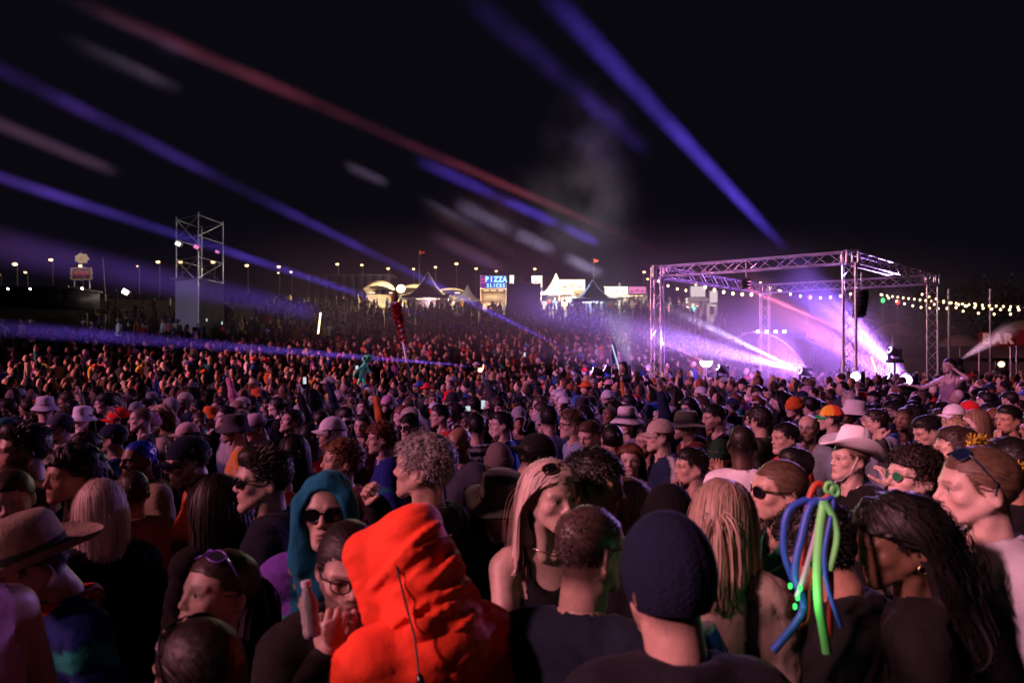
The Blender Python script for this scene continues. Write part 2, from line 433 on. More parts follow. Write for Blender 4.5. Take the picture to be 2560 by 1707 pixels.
def hair_mb(kind, col, seed=0, length=.3, hi=True, near=False):
    """hair in head space; several styles"""
    rs = np.random.RandomState(seed); mb = MB(); h = .008 if near else .011 if hi else .015
    col = np.array(col, float)
    def cap(th, front=.068, noise=.0, nscale=60, shape=None, grow=0.0):
        s = SDF(); s.e(HC+V3(0, .002, .002), HR+th, .01)
        if shape: shape(s)
        V, F = s.mesh(h)
        keep = hairline(V, front, grow+.004) > .3
        # only the shell over the scalp stays; its lower rim is pulled in to the head
        rim = sst(.0, 1.0, hairline(V, front, grow+.004))
        f = keep[F].all(1); F2 = F[f]
        V = V-(V-HC)*(1-rim[:, None])*.08
        if noise: V = V+((V-HC)/np.linalg.norm(V-HC, axis=1)[:, None])*(noise*vnoise(V, nscale, seed))[:, None]
        u = np.unique(F2); mp = np.full(len(V), -1); mp[u] = np.arange(len(u))
        c = col*(.62+.3*vnoise(V[u]*np.array((1, .35, .35)), 190, seed)[:, None])
        mb.add(V[u], mp[F2], np.clip(c, 0.001, 1))
    def tufts(n, ln, dirf, w=.004, lift=.35, th=.004, front=.068, curl=0.0, k=4, var=.35, grow=0, rnd=.22):
        p, nn = scalp_pts(rs, n, front, grow); d = dirf(p, nn); d = d-nn*(d*nn).sum(1)[:, None]
        d /= np.linalg.norm(d, axis=1)[:, None]+1e-9
        L = ln(p)*rs.uniform(.6, 1.25, n) if callable(ln) else ln*rs.uniform(.6, 1.25, n)
        lf = (lift(p) if callable(lift) else lift)
        d = d+nn*(lf[:, None] if np.ndim(lf) else lf)+rs.normal(0, rnd, (n, 3)); d /= np.linalg.norm(d, axis=1)[:, None]
        P = [p+nn*th]; q = P[0]; st = L/(k-1); ph = rs.uniform(0, 6.3, n); b = np.cross(d, nn)
        for i in range(1, k):
            q = q+d*st[:, None]
            if curl: q = q+(b*np.cos(ph+i*1.7)[:, None]+nn*np.sin(ph+i*1.7)[:, None])*curl
            e = (q-HC)/(HR+th*.8); r = np.linalg.norm(e, axis=1); q = np.where(r[:, None] < 1, HC+(q-HC)/r[:, None], q)
            if rnd < .1: n2 = (q-HC)/HR**2; n2 /= np.linalg.norm(n2, axis=1)[:, None]; d = d-n2*(d*n2).sum(1)[:, None]; d /= np.linalg.norm(d, axis=1)[:, None]+1e-9
            else: d = d*.85+(-nn*.08+V3(0, 0, -.06))
            P.append(q)
        P = np.stack(P, 1); N = np.repeat(nn[:, None], k, 1)+rs.normal(0, .14, (n, 1, 3))
        mb.add(*ribbons(P, N, w*wk*rs.uniform(.6, 1.3, n), strand_cols(rs, n, col, var)))
    m = (.95 if near else .32) if hi else .11
    wk = .85 if near else 1.5
    back = lambda p, nn: np.stack([p[:, 0]*4, np.full(len(p), 1.0), -.4-(p[:, 2] < .02)*.8], 1)
    fwd = lambda p, nn: np.stack([p[:, 0]*3, np.where(p[:, 1] < .03, -1.0, .5), np.where(p[:, 2] < .05, -1.2, -.1)], 1)
    if kind == 'buzz':
        tufts(int(3200*m), .007, back, .0024, .8, -.0015, var=.3)
    elif kind == 'short':
        cap(.007, noise=.003, nscale=90); tufts(int(1300*m), .022, fwd, .004, .5, .005)
    elif kind == 'crop':
        cap(.006, noise=.003, nscale=90, shape=lambda s: s.e((0, -.02, .085), (.062, .07, .045), .02))
        tufts(int(1400*m), lambda p: .012+.022*sst(.05, .09, p[:, 2]), fwd, .004, lambda p: .25+.4*sst(.05, .09, p[:, 2]), .005)
    elif kind == 'quiff':
        cap(.005, noise=.003, nscale=90, shape=lambda s: s.e((0, -.035, .1), (.058, .06, .042), .03))
        tufts(int(1500*m), lambda p: .01+.04*sst(.055, .1, p[:, 2]), lambda p, nn: np.stack([p[:, 0]*3, .9+0*p[:, 0], np.where(p[:, 2] < .04, -1., .5)], 1), .0042, lambda p: .3+1.1*sst(.05, .09, p[:, 2])*sst(.05, -.04, p[:, 1]), .008)
    elif kind == 'wavy':
        cap(.014, noise=.008, nscale=55); tufts(int(1500*m), .045, fwd, .0052, .45, .012, curl=.005, k=6, var=.28)
    elif kind == 'curly':
        cap(.02, noise=.012, nscale=45, grow=.006); tufts(int(1700*m), .04, fwd, .006, .8, .016, curl=.01, k=7, var=.4)
    elif kind == 'fringe':
        cap(.015, front=.055, noise=.006, nscale=60); tufts(int(1500*m), lambda p: .035+.02*(p[:, 1] < -.02), fwd, .0055, .35, .012, curl=.004, k=6, front=.06)
    elif kind == 'slick':
        cap(.006, noise=.002, nscale=100); tufts(int(1500*m), .05, back, .004, .06, .004, k=5, var=.3, rnd=.07)
    elif kind in ('long', 'bob', 'ponytail', 'bun', 'longcurly'):
        cl = kind == 'longcurly'
        cap(.009 if not cl else .022, front=.066, noise=.002 if not cl else .012, nscale=80 if not cl else 40)
        if kind in ('ponytail', 'bun'):
            tufts(int(1300*m), .07, lambda p, nn: V3(0, .105, .03)-p, .004, .0, .004, k=6, var=.3, rnd=.04)
            tail = V3(0, .11, .035)
            if kind == 'bun':
                s = SDF(); s.e(tail+V3(0, .02, .012), (.036, .032, .034)); V, F = s.mesh(h)
                mb.add(V+.004*vnoise(V, 90, seed)[:, None], F, col*.8); return mb
            n = int(500*m)+40; q = tail+rs.normal(0, .012, (n, 3)); d = V3(0, .8, .25)+rs.normal(0, .22, (n, 3)); P = [q]; k = 10; st = length*rs.uniform(.7, 1.1, n)/(k-1)
            for i in range(1, k):
                d = d*.62+V3(0, .0, -.42)+rs.normal(0, .05, (n, 3)); d /= np.linalg.norm(d, axis=1)[:, None]; q = q+d*st[:, None]; P.append(q)
            P = np.stack(P, 1); N = np.tile(V3(0, 1, .2), (n, k, 1))+rs.normal(0, .5, (n, 1, 3))
            mb.add(*ribbons(P, N, .0055*rs.uniform(.6, 1.4, n), strand_cols(rs, n, col, .35)))
            return mb
        s = SDF(); lb = length*.86; s.c((0, .045, .03), (0, .062, -.06), .072+(.012 if cl else 0), .074+(.02 if cl else 0), k=.02); s.m('c', (.03, .06, -.04), (.045+(.03 if cl else 0), .085, -.04-lb), .05, .045+(.02 if cl else 0), k=.03)
        V, F = s.mesh(.016 if hi else .025); kp = (V[:, 1] > .0+.02*sst(.0, -.05, V[:, 2])); F = F[kp[F].all(1)]
        mb.add(V, F, np.clip(col*(.9+.15*vnoise(V*V3(1, 1, .12), 130, seed)[:, None]), 0, 1))
        n = int((2300 if not cl else 1900)*m)+60; p, nn = scalp_pts(rs, n, .072, .0)
        th = .011 if not cl else .021
        part = np.where(p[:, 0]+.012 > 0, 1., -1.)
        d = np.stack([part*.75*sst(.055, -.02, p[:, 1])+p[:, 0]*3, .25+np.clip(p[:, 1]*6, -.2, 1.), -.25+0*part], 1); d = d-nn*(d*nn).sum(1)[:, None]; d /= np.linalg.norm(d, axis=1)[:, None]
        tot = (np.clip(p[:, 2]+.04, 0, 1)*.9+length)*rs.uniform(.82, 1.06, n)
        k = 12 if hi else 7
        if cl: tot = tot*rs.uniform(.7, 1.1, n)
        st = tot/(k-1); q = p+nn*th*(rs.uniform(.5, 1.1, n) if cl else rs.uniform(.75, 1.0, n))[:, None]; P = [q]; NN = [nn]; ph = rs.uniform(0, 6.3, n)
        cn, rn = V3(0, .035, -.16), V3(.062+th, .062+th, .12)      # neck and nape
        cs, rsd = V3(0, .05, -.34), V3(.205 if not cl else .175, .13, .12)              # shoulders
        lay = rs.uniform(.55, 1.3, n) if cl else rs.uniform(.88, 1.08, n)
        for i in range(1, k):
            q = q+d*st[:, None]
            if cl: q = q+np.stack([np.cos(ph+i*1.5), np.sin(ph*1.3+i*1.5), 0*ph], 1)*.009
            for c, r in ((HC, HR+th*.55), (cn, rn), (cs, rsd)):
                e = (q-c)/(r*(.94+.1*lay[:, None])); rr = np.linalg.norm(e, axis=1)
                q = np.where(rr[:, None] < 1, c+(q-c)/np.maximum(rr, .2)[:, None], q)
            # keep hair off the face
            ymin = np.clip(-.055+.75*(.062-q[:, 2])*(1.6 if cl else 1), -.06, .012 if not cl else .045)+.012*(lay-.9)
            if cl: q[:, 1] = np.where(q[:, 2] < .05, np.maximum(q[:, 1], np.where(q[:, 2] > -.2, .02, -.08)), q[:, 1])
            q[:, 1] = np.where(q[:, 2] < .062, np.maximum(q[:, 1], np.where(q[:, 2] > -.19, ymin, -.08)), q[:, 1])
            v = q-P[-1]; v /= np.linalg.norm(v, axis=1)[:, None]+1e-9
            d = v*.6+V3(0, .015, -.42)+rs.normal(0, .03, (n, 3)); d /= np.linalg.norm(d, axis=1)[:, None]
            no = q-(HC+V3(0, 0, 0))*(1, 1, 0)-np.stack([0*ph, 0*ph, q[:, 2]], 1)*.75; no /= np.linalg.norm(no, axis=1)[:, None]+1e-9
            P.append(q); NN.append(no)
        P = np.stack(P, 1); N = np.stack(NN, 1)+rs.normal(0, .10, (n, 1, 3))
        cc = strand_cols(rs, n, col, .2)
        mb.add(*ribbons(P, N, (.0046 if not cl else .007)*wk*(1 if hi else 2.2)*rs.uniform(.5, 1.4, n), cc, taper=False))
    return mb

# ---- hands: built once per gesture, then placed
HANDS = {}
def hand_mesh(kind, h=.0045):
    """left hand, wrist at the origin, fingers along -z, palm facing -y, thumb towards -x"""
    if (kind, h) in HANDS: return HANDS[(kind, h)]
    s = SDF()
    s.c((0, 0, .02), (0, 0, -.03), .024, .026, k=.01)
    s.e((0, -.002, -.05), (.040, .016, .046), .012)
    curl = {'relax': .45, 'fist': 1.5, 'grip': 1.0, 'open': .12}[kind]
    for i, (x, L, r) in enumerate(((-.030, .072, .0088), (-.010, .080, .0092), (.011, .075, .0088), (.030, .058, .0078))):
        p = V3(x, -.002, -.086+abs(x)*.25); a = .12+(i*.05 if kind == 'relax' else 0); sp = x*(2.2 if kind == 'open' else .8)
        for j, f in enumerate((.45, .31, .24)):
            a += curl*(.62 if j == 0 else .95) if j else curl*.75
            q = p+V3(math.sin(sp)*math.cos(a), -math.sin(a), -math.cos(a))*L*f
            s.c(p, q, r*(1-.1*j), r*(.9-.1*j), k=.004); p = q
    t = V3(-.03, -.006, -.028)
    ins = {'relax': .3, 'fist': 1.1, 'grip': .8, 'open': .05}[kind]
    for j, (L, r) in enumerate(((.036, .0125), (.032, .0105), (.026, .0092))):
        d = V3(-.85+ins*.55+j*.35*ins, -.35-.45*ins, -.62); d /= np.linalg.norm(d)
        q = t+d*L; s.c(t, q, r, r*.9, k=.006); t = q
    HANDS[(kind, h)] = s.mesh(h); return HANDS[(kind, h)]

def ik(sh, target, l1, l2, hint):
    v = target-sh; d = min(np.linalg.norm(v), (l1+l2)*.995); v = v/np.linalg.norm(v); target = sh+v*d
    a = (l1*l1-l2*l2+d*d)/(2*d); hh = math.sqrt(max(l1*l1-a*a, 0))
    p = hint-v*(hint@v); p /= np.linalg.norm(p)+1e-9
    return sh+v*a+p*hh, target
def frame(d, n):
    """columns: x, y, z so that -z runs along d and -y along n"""
    z = -d/np.linalg.norm(d); y = -(n-z*(n@z)); y /= np.linalg.norm(y)+1e-9
    return np.stack([np.cross(y, z), y, z], 1)

HATTED = ('cap', 'backcap', 'bucket', 'beanie', 'durag', 'straw', 'cowboy', 'boonie', 'bandhat', 'fedora', 'hood')
def person(label, loc, rz, hz=1.58, head='m0', yaw=0, pitch=0, roll=0, skin=(.42, .24, .17), hair=('short', (.03, .02, .015)), top=('tshirt', (.05, .05, .06)),
           beard=0, arms=None, wear=(), lean=0., hi=True, name='person', group=None, seed=0, legs=(.03, .035, .06), colorf=None, eye=(.06, .04, .03), makeup=False, closed=False, scale=1.0, near=False, dist=9, sit=False, browc=None):
    """one standing person: body mesh (skin) with clothes, hair and worn things as child meshes.
    loc: ground point, rz: turn of the body (0 faces the camera side -y), yaw/pitch/roll: head against body, hz: height between the ears"""
    fem = head[0] == 'f'
    hcol = hair[1] if hair else (.03, .02, .015)
    sw = (.152 if fem else .178); rs = random.Random(seed)
    body = MB()
    hv, hf = head_mesh(head, (.004 if near else .0058 if dist < 4.9 else .0078) if hi else .0105)
    scl = hcol if hair and hair[0] in ('buzz', 'short', 'crop', 'quiff', 'slick') else None
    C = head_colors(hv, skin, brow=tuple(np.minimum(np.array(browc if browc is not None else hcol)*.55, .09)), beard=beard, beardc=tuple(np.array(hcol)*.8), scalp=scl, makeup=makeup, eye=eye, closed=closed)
    Rh = rotm('Z', yaw)@rotm('X', pitch)@rotm('Y', roll)
    piv = V3(0, .035, -.1); hc = V3(0, -.02, hz)+V3(math.sin(lean)*0, -math.sin(lean)*.3, 0)
    hx = lambda V: ((np.asarray(V)*scale-piv)@Rh.T)+piv+hc
    # the neck end of the head mesh stays with the body
    Vt = hx(hv); w = sst(-.13, -.2, hv[:, 2])[:, None]
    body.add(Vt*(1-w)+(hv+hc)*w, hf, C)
    shz = hz-.24; hipz = hz-.76
    L = {}
    b = SDF(); cl = SDF()
    chest = V3(0, .025, hz-.40); pel = V3(0, .03, hipz)
    bt = .012 if top[0] in ('tshirt', 'tank') else .024 if top[0] in ('hoodie', 'jacket', 'fleece') else .034
    def both(f, *a, k=.03, inf=None, skinonly=False):
        getattr(b, f)(*a, k=k)
        if skinonly: return
        i = bt if inf is None else inf
        if f == 'e': cl.e(a[0], np.array(a[1])+i, k=k+.01)
        else: cl.c(a[0], a[1], a[2]+i, a[3]+i, k=k+.01)
    wd = .135 if fem else .155
    both('e', chest, (wd, .1, .19)); both('e', pel, (wd*.98, .1, .16)); both('c', chest, pel, .1, .105, k=.06)
    both('c', (-sw*.82, .03, shz+.012), (sw*.82, .03, shz+.012), .05, .05, k=.05)
    b.c((0, .03, shz), (0, .015, hz-.11), .05 if not fem else .043, .05 if not fem else .043, k=.03)
    both('m' if False else 'c', (0, .035, shz+.045), (-sw*.7, .03, shz+.02), .05, .045, k=.04); both('c', (0, .035, shz+.045), (sw*.7, .03, shz+.02), .05, .045, k=.04)
    if fem: both('e', (-.07, -.065, hz-.43), (.058, .05, .058), k=.03); both('e', (.07, -.065, hz-.43), (.058, .05, .058), k=.03)
    lg = SDF()
    if sit:
        for sx in (-1, 1):
            lg.c((sx*.09, .03, hipz), (sx*.17, -.36, hipz-.03), .085, .065); lg.c((sx*.17, -.36, hipz-.03), (sx*.15, -.34, hipz-.42), .062, .045)
    else:
        for sx in (-1, 1):
            lg.c((sx*.09, .03, hipz), (sx*.1, .01, hipz*.52), .09, .065, k=.02); lg.c((sx*.1, .01, hipz*.52), (sx*.1, .04, .06), .062, .045, k=.02); lg.c((sx*.1, .05, .04), (sx*.11, -.13, .035), .04, .035, k=.02)
    sleeve = {'tshirt': .62, 'tank': 0, 'hoodie': 2, 'jacket': 2, 'coat': 2, 'fleece': 2}[top[0]]
    arms = arms or {}
    for side, sx in (('L', 1), ('R', -1)):          # the person's left is local +x
        sh = V3(sx*sw, .03, shz-.005)
        a = arms.get(side, {})
        if 'to' in a:
            el, wr = ik(sh, V3(*a['to']), .30, .265, V3(*a.get('hint', (sx*.6, .3, -1))))
        else:
            el = sh+V3(sx*.055, .035, -.29); wr = el+V3(-sx*.02, -.13, -.23)
        b.c(sh, el, .047, .038, k=.03); b.c(el, wr, .037, .025, k=.02)
        if sleeve > 0:
            f = min(sleeve, 1); cl.c(sh, sh+(el-sh)*f, .05+bt, .042+bt*1.15, k=.035)
        if sleeve > 1: cl.c(el, el+(wr-el)*a.get('cuff', .93), .04+bt, .03+bt*.8, k=.03)
        d = wr-el; n = V3(*a.get('palm', (-sx*.9, -.2, 0))); R = frame(np.array(a.get('dir', d), float), n)
        Vh, Fh = hand_mesh(a.get('hand', 'relax'), .0045 if ('to' in a and hi) else .009)
        Vh = Vh*(V3(1, 1, 1) if sx > 0 else V3(-1, 1, 1))*(.9 if fem else 1.0)*.98
        if hi or 'to' in a:
            body.add(Vh@R.T+wr, Fh if sx > 0 else Fh[:, ::-1], np.array(skin)*.97)
        L[side] = (sh, el, wr, R)
    vb = .02 if near else .036
    V, F = b.mesh(vb); body.add(V, F, np.array(skin)*(1+.04*vnoise(V, 14, seed)[:, None]))
    o = body.build(name, MAT['skin'], None, loc); o.rotation_euler = (0, 0, rz)
    if label: tag(o, label, 'person', group)
    lean_parts = []
    # clothes
    if top[0] in ('hoodie', 'coat') and not any(w[0] == 'hood' for w in wear):
        cl.e((0, .125, shz+.03), (.12, .055, .07), k=.05); cl.c((-.1, .06, shz+.06), (.1, .06, shz+.06), .035, .035, k=.04)
    if top[0] in ('jacket', 'fleece'):
        for t in np.linspace(-2.5, 2.5, 9):
            cl.e((math.sin(t)*.074, .028-math.cos(t)*-.062, shz+.07), (.02, .02, .035), k=.02)
    for x in top[2:]:
        if callable(x): x(cl, hz, shz)
    nk = .062 if top[0] != 'tank' else .085
    # neck opening
    if not any(w[0] == 'hood' for w in wear):
        low = .012 if top[0] == 'tshirt' else .06 if top[0] == 'tank' else -.012
        nr = (.052 if fem else .06)+(.018 if top[0] == 'tank' else .004)
        cl.c((0, .012-low*.35, shz+.05-low*.8), (0, -.012, hz+.15), nr, nr+.02, k=.012, op=-1)
        if low > .02: cl.c((0, -.09, shz-.01), (0, -.06, hz), .06, .07, k=.02, op=-1)
    V, F = cl.mesh(.015 if near else .026 if hi else .038)
    if top[0] == 'tank':
        kp = (np.abs(V[:, 0]) < sw*.80) & ~((V[:, 2] > shz-.08) & (np.abs(V[:, 0]) > sw*.62)); F = F[kp[F].all(1)]
    c = np.array(top[1], float)
    CC = np.tile(c, (len(V), 1)) if colorf is None else colorf(V, c, hz, shz)
    fold = vnoise(V*np.array((1, 1, .45)), 15, seed+4)*.008-.010*np.exp(-(vnoise(V*np.array((.8, .8, 1.3)), 11, seed+6)/.12)**2)+vnoise(V, 38, seed+5)*.003
    amp = (1.0 if top[0] in ('jacket', 'coat', 'hoodie') else .6)
    dirn = V-np.stack([V[:, 0]*.2, 0*V[:, 0]+.03, V[:, 2]], 1); dirn /= np.linalg.norm(dirn, axis=1)[:, None]+1e-6
    V = V+dirn*(fold*amp)[:, None]
    CC = np.clip(CC*(1+.10*vnoise(V, 30, seed+7)[:, None]), 0, 1)
    u = np.unique(F); mp = np.full(len(V), -1); mp[u] = np.arange(len(u))
    nm = {'tshirt': 'shirt', 'tank': 'vest_top', 'hoodie': 'hoodie', 'jacket': 'jacket', 'coat': 'coat', 'fleece': 'fleece_top'}[top[0]]
    MB().add(V[u], mp[F], CC[u]).build(nm, MAT['cloth'], o)
    V, F = lg.mesh(.05); MB().add(V, F, np.array(legs)).build('trousers', MAT['cloth'], o)
    if hair and hair[0] != 'bald':
        hm = hair_mb(hair[0], hcol, seed, hair[2] if len(hair) > 2 else .3, hi, near)
        if any(w[0] in HATTED for w in wear):            # a hat presses the hair flat: none above its rim
            for i, v in enumerate(hm.V):
                bad = (v[:, 2] > .046) | ((v[:, 2] > .0) & (v[:, 1] < -.06)); f = hm.F4[i]; off = sum(map(len, hm.V[:i])); hm.F4[i] = f[~bad[f-off].any(1)]; hm.M4[i] = hm.M4[i][:len(hm.F4[i])]
        hm.V = [hx(v) for v in hm.V]
        hm.build('hair', MAT['hair'], o)
    for w in wear: worn(w, o, hx, Rh, hc, hi, seed)
    o['_'] = 0; del o['_']
    return o, L, hx
# ------------------------------------------------------------------ things worn on the head
def dome(rx, ry, rz, c, z0=0.0, n=28, m=10, fn=None):
    """upper shell of an ellipsoid as a grid, from the rim (z0) to the top"""
    a = np.linspace(0, 2*pi, n, endpoint=False); e = np.linspace(math.asin(max(-.95, z0)), pi/2-.02, m)
    P = np.stack([np.cos(e)[:, None]*np.cos(a)[None]*rx, np.cos(e)[:, None]*np.sin(a)[None]*ry, np.sin(e)[:, None]*np.ones(n)[None]*rz], 2)
    if fn: P = fn(P)
    return P+np.array(c)
def cap_parts(col, brimc=None, back=False):
    brimc = col if brimc is None else brimc; s = -1 if not back else 1
    crown = MB(); P = dome(.0865, .109, .1, (0, .012, .036), z0=-.02, n=36)
    crown.grid(P, np.clip(np.array(col)*np.ones((10, 36, 1)), 0, 1), wrap=True)
    crown.add(*[x for x in SDF().e((0, .012, .135), (.008, .008, .005)).mesh(.003)], np.array(col)*.9)
    brim = MB()
    u = np.linspace(-1, 1, 17); v = np.linspace(0, 1, 7)
    U, W = np.meshgrid(u, v, indexing='ij')
    ang = U*1.08; x0 = np.sin(ang)*.083; y0 = -np.cos(ang)*.104
    x1 = np.sin(ang*.98)*.079; y1 = -.172*np.cos(ang*.9)-.0
    X = x0+(x1-x0)*W; Y = y0+(y1-y0)*W*(1-np.abs(U)**3*.95); Z = -.004-.045*(X/.08)**2*(.35+.65*W)-.012*W
    top = np.stack([X, Y*(-s), Z], 2); top[..., 1] = top[..., 1]+.012
    top[..., 2] += .036
    top[..., 1] = np.where(s < 0, top[..., 1], top[..., 1])
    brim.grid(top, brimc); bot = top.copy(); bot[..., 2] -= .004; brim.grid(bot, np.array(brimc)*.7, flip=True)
    return crown, brim
def bucket_parts(col, band=None, wide=.05, drop=.055, hgt=.088):
    mb = MB(); n = 36; a = np.linspace(0, 2*pi, n, endpoint=False)
    prof = [(1.0+wide/.09, -drop), (1.0+wide/.16, -drop*.45), (1.02, -.002), (.99, .012), (.95, hgt*.6), (.9, hgt*.9), (.78, hgt*1.04), (.4, hgt*1.08), (.02, hgt*1.08)]
    P = np.array([[(math.cos(t)*.086*r, .012+math.sin(t)*.107*r*(1 if r < 1.05 else .96), .036+z+(.006*math.sin(3*t+1) if r > 1.1 else 0)) for t in a] for r, z in prof])
    c = np.tile(np.array(col, float), (len(prof), n, 1))
    if band is not None: c[2:4] = band
    mb.grid(P, c, wrap=True)
    return mb
def brimhat(rx, ry, prof, fn=None, col=(.5, .5, .5), n=48, noise=0):
    a = np.linspace(0, 2*pi, n, endpoint=False); P = []
    for r, z in prof:
        P.append([(math.cos(t)*rx*r, math.sin(t)*ry*r, z) for t in a])
    P = np.array(P)
    if fn: P = fn(P, np.array([p[0] for p in prof])[:, None]*np.ones((1, n)), np.tile(a, (len(prof), 1)))
    return P
def worn(w, o, hx, Rh, hc, hi, seed):
    k = w[0]
    def put(mb, name, mat, parent=o):
        mb.V = [hx(v) for v in mb.V]; return mb.build(name, MAT[mat] if isinstance(mat, str) else mat, parent)
    if k in ('cap', 'backcap'):
        crown, brim = cap_parts(w[1], w[2] if len(w) > 2 and w[2] is not None else None, k == 'backcap')
        if len(w) > 3 and w[3] == 'rainbow':
            V = crown.V[0]; a = np.arctan2(V[:, 0], V[:, 1]); i = ((a+pi)/(2*pi)*6).astype(int) % 6
            crown.C[0] = np.array([(.75, .05, .03), (.8, .3, .02), (.75, .6, .05), (.7, .08, .03), (.8, .35, .03), (.8, .5, .05)])[i]
        c = put(crown, 'cap', 'cloth'); put(brim, 'brim', 'cloth', c)
        if len(w) > 3 and w[3] == 'ny':
            m = MB()
            for pts in ([(-.018, -.02), (-.018, .022), (.014, -.02), (.014, .022)], [(-.012, .03), (0, .006), (0, -.032)], [(0, .006), (.013, .03)]):
                m.tube([(x*.8, -.097+abs(z)*.12+.012-(.0 if z < 0 else -.004)-.004, .083+z*.8) for x, z in pts], .0042, 5, (.85, .85, .85))
            put(m, 'emblem', 'cloth', c)
            m = MB(); m.tube([(.0835, .02, .055), (.0835, .035, .055), (.080, .035, .072), (.081, .02, .066), (.0835, .02, .055)], .002, 4, (.75, .75, .75)); put(m, 'side_emblem', 'cloth', c)
        if len(w) > 3 and w[3] == 'tick':
            m = MB(); m.tube([(-.02, -.0935, .075), (-.010, -.0985, .066), (.0, -.097, .070), (.03, -.089, .088)], [.001, .005, .0035, .001], 5, (.02, .02, .02)); put(m, 'tick_mark', 'cloth', c)
        if len(w) > 3 and w[3] == 'flap':
            m = MB(); u = np.linspace(-1.75, 1.75, 21); v = np.linspace(0, 1, 9); U, W = np.meshgrid(u, v, indexing='ij')
            P = np.stack([np.sin(U)*(.083+.02*W), .012+np.cos(U)*(.104+.028*W), .036-.17*W*(1-.25*np.abs(U/1.75)**2)+.006*np.sin(U*7)*W], 2)
            m.grid(P, w[1]); Q = P.copy(); Q[..., 1] -= .003; m.grid(Q, w[1], flip=True); put(m, 'neck_flap', 'cloth', c)
    elif k == 'bucket':
        put(bucket_parts(w[1], *(w[2:])), 'bucket_hat', 'cloth')
    elif k == 'beanie':
        m = MB(); P = dome(.086, .107, .108, (0, .014, .030), z0=-.42, n=72, m=16)
        a = np.linspace(0, 2*pi, 72, endpoint=False); rib = 1+.012*np.sign(np.sin(a*36))
        P = (P-V3(0, .014, .03))*np.stack([rib, rib, np.ones(72)], 1)[None]+V3(0, .014, .03)
        if len(w) > 3:
            P = dome(.094, .113, .124, (0, .016, .026), z0=-.6, n=72, m=18); P = (P-V3(0, .016, .026))*np.stack([rib, rib, np.ones(72)], 1)[None]+V3(0, .016, .026); P[..., 1] += np.where(P[..., 2] < 0, .0, 0)
        m.grid(P, w[1], wrap=True); b = put(m, 'beanie', 'knit')
        if len(w) > 3: m = MB(); m.box((-.05, .108, -.012), (.007, .006, .024), None, (.4, .4, .42)); put(m, 'tag', 'cloth', b); return
        m = MB(); pr = [(.0, -.045), (.004, -.047), (.0065, -.03), (.0065, .0), (.004, .012), (-.004, .013)]
        P = np.array([[(math.cos(t)*(.0855+d+.004)*(1 if i % 2 else 1.02), .014+math.sin(t)*(.107+d+.004)*(1 if i % 2 else 1.02), .03+z) for i, t in enumerate(a)] for d, z in pr])
        m.grid(P, np.array(w[1])*.92, wrap=True); put(m, 'cuff', 'knit', b)
        if len(w) > 2: m = MB(); m.box((-.045, .112, .008), (.006, .004, .022), None, (.5, .5, .5)); put(m, 'tag', 'cloth', b)
    elif k == 'durag':
        m = MB(); V, F = SDF().e((0, .014, .04), (.08, .102, .088), .01).mesh(.006); kp = hairline(V, .055, .012) > .4; f = kp[F].all(1)
        V = V+.003*vnoise(V*V3(3, 1, 1), 60, 2)[:, None]; m.add(V, F[f], w[1]); b = put(m, 'head_wrap', 'satin')
        m = MB(); m.tube([(0, .11, .0), (.02, .125, -.06), (.03, .12, -.14)], [.012, .018, .02], 8, w[1]); put(m, 'tail', 'satin', b)
    elif k == 'straw':
        prof = [(2.0, .026), (1.98, .02), (1.75, .004), (1.4, -.006), (1.1, -.004), (1.0, .004), (.99, .03), (.96, .07), (.88, .105), (.72, .125), (.4, .132), (.02, .132)]
        fn = lambda P, r, a: P+np.stack([0*r, 0*r, np.where(r > 1.05, (r-1)*(.022*np.cos(a*2)-.012), 0)], 2)
        P = brimhat(.088, .108, prof, fn, n=64)@rotm('X', -.16).T+V3(0, .016, .046)
        m = MB(); m.grid(P, w[1], wrap=True); Q = P[:6].copy(); Q[..., 2] -= .004; m.grid(Q, w[1], wrap=True, flip=True)
        b = put(m, 'straw_hat', 'straw')
        m = MB(); P = brimhat(.0895, .1095, [(1.005, .004), (1.0, .03), (.985, .032)], n=48)@rotm('X', -.16).T+V3(0, .016, .046); m.grid(P, (.02, .028, .03), wrap=True); put(m, 'hat_band', 'cloth', b)
    elif k == 'cowboy':
        prof = [(1.86, .0), (1.85, -.004), (1.68, -.002), (1.45, 0), (1.15, 0), (1.0, .006), (.97, .03), (.93, .065), (.86, .095), (.72, .11), (.5, .112), (.25, .103), (.02, .096)]
        def fn(P, r, a):
            br = np.clip((r-1.05)/1.0, 0, 1); sd = np.abs(np.cos(a))
            P = P.copy(); P[..., 2] += np.where(r > 1.05, br**1.5*(.10*sd**2.2-.025*(1-sd)), 0); P[..., 0] *= np.where(r > 1.05, 1-.20*br**2*sd, 1)
            pin = sst(.05, .1, P[..., 2])*(r < .99); P[..., 0] *= 1-.30*pin*(np.sin(a) < .2)*np.abs(np.sin(a)); P[..., 2] += pin*.018*np.abs(np.cos(a))**1.0
            return P
        P = brimhat(.088, .108, prof, fn, n=72)@rotm('X', -.2).T*V3(.9, .98, 1.1)+V3(0, .014, .062)
        m = MB(); m.grid(P, w[1], wrap=True); Q = P[:6].copy(); Q[..., 2] -= .004; m.grid(Q, np.array(w[1])*.95, wrap=True, flip=True)
        b = put(m, 'cowboy_hat', 'felt')
        m = MB(); m.tube([(.082, .0, .03), (.078, -.03, -.06), (.045, -.065, -.115), (0, -.075, -.13), (-.045, -.065, -.115), (-.078, -.03, -.06), (-.082, 0, .03)], .0022, 5, (.7, .68, .7)); put(m, 'chin_cord', 'cloth', b)
        m = MB(); m.tube([(0, -.075, -.13), (.004, -.085, -.2), (0, -.09, -.25)], .003, 5, (.7, .68, .7)); put(m, 'toggle_cord', 'cloth', b)
    elif k == 'boonie':
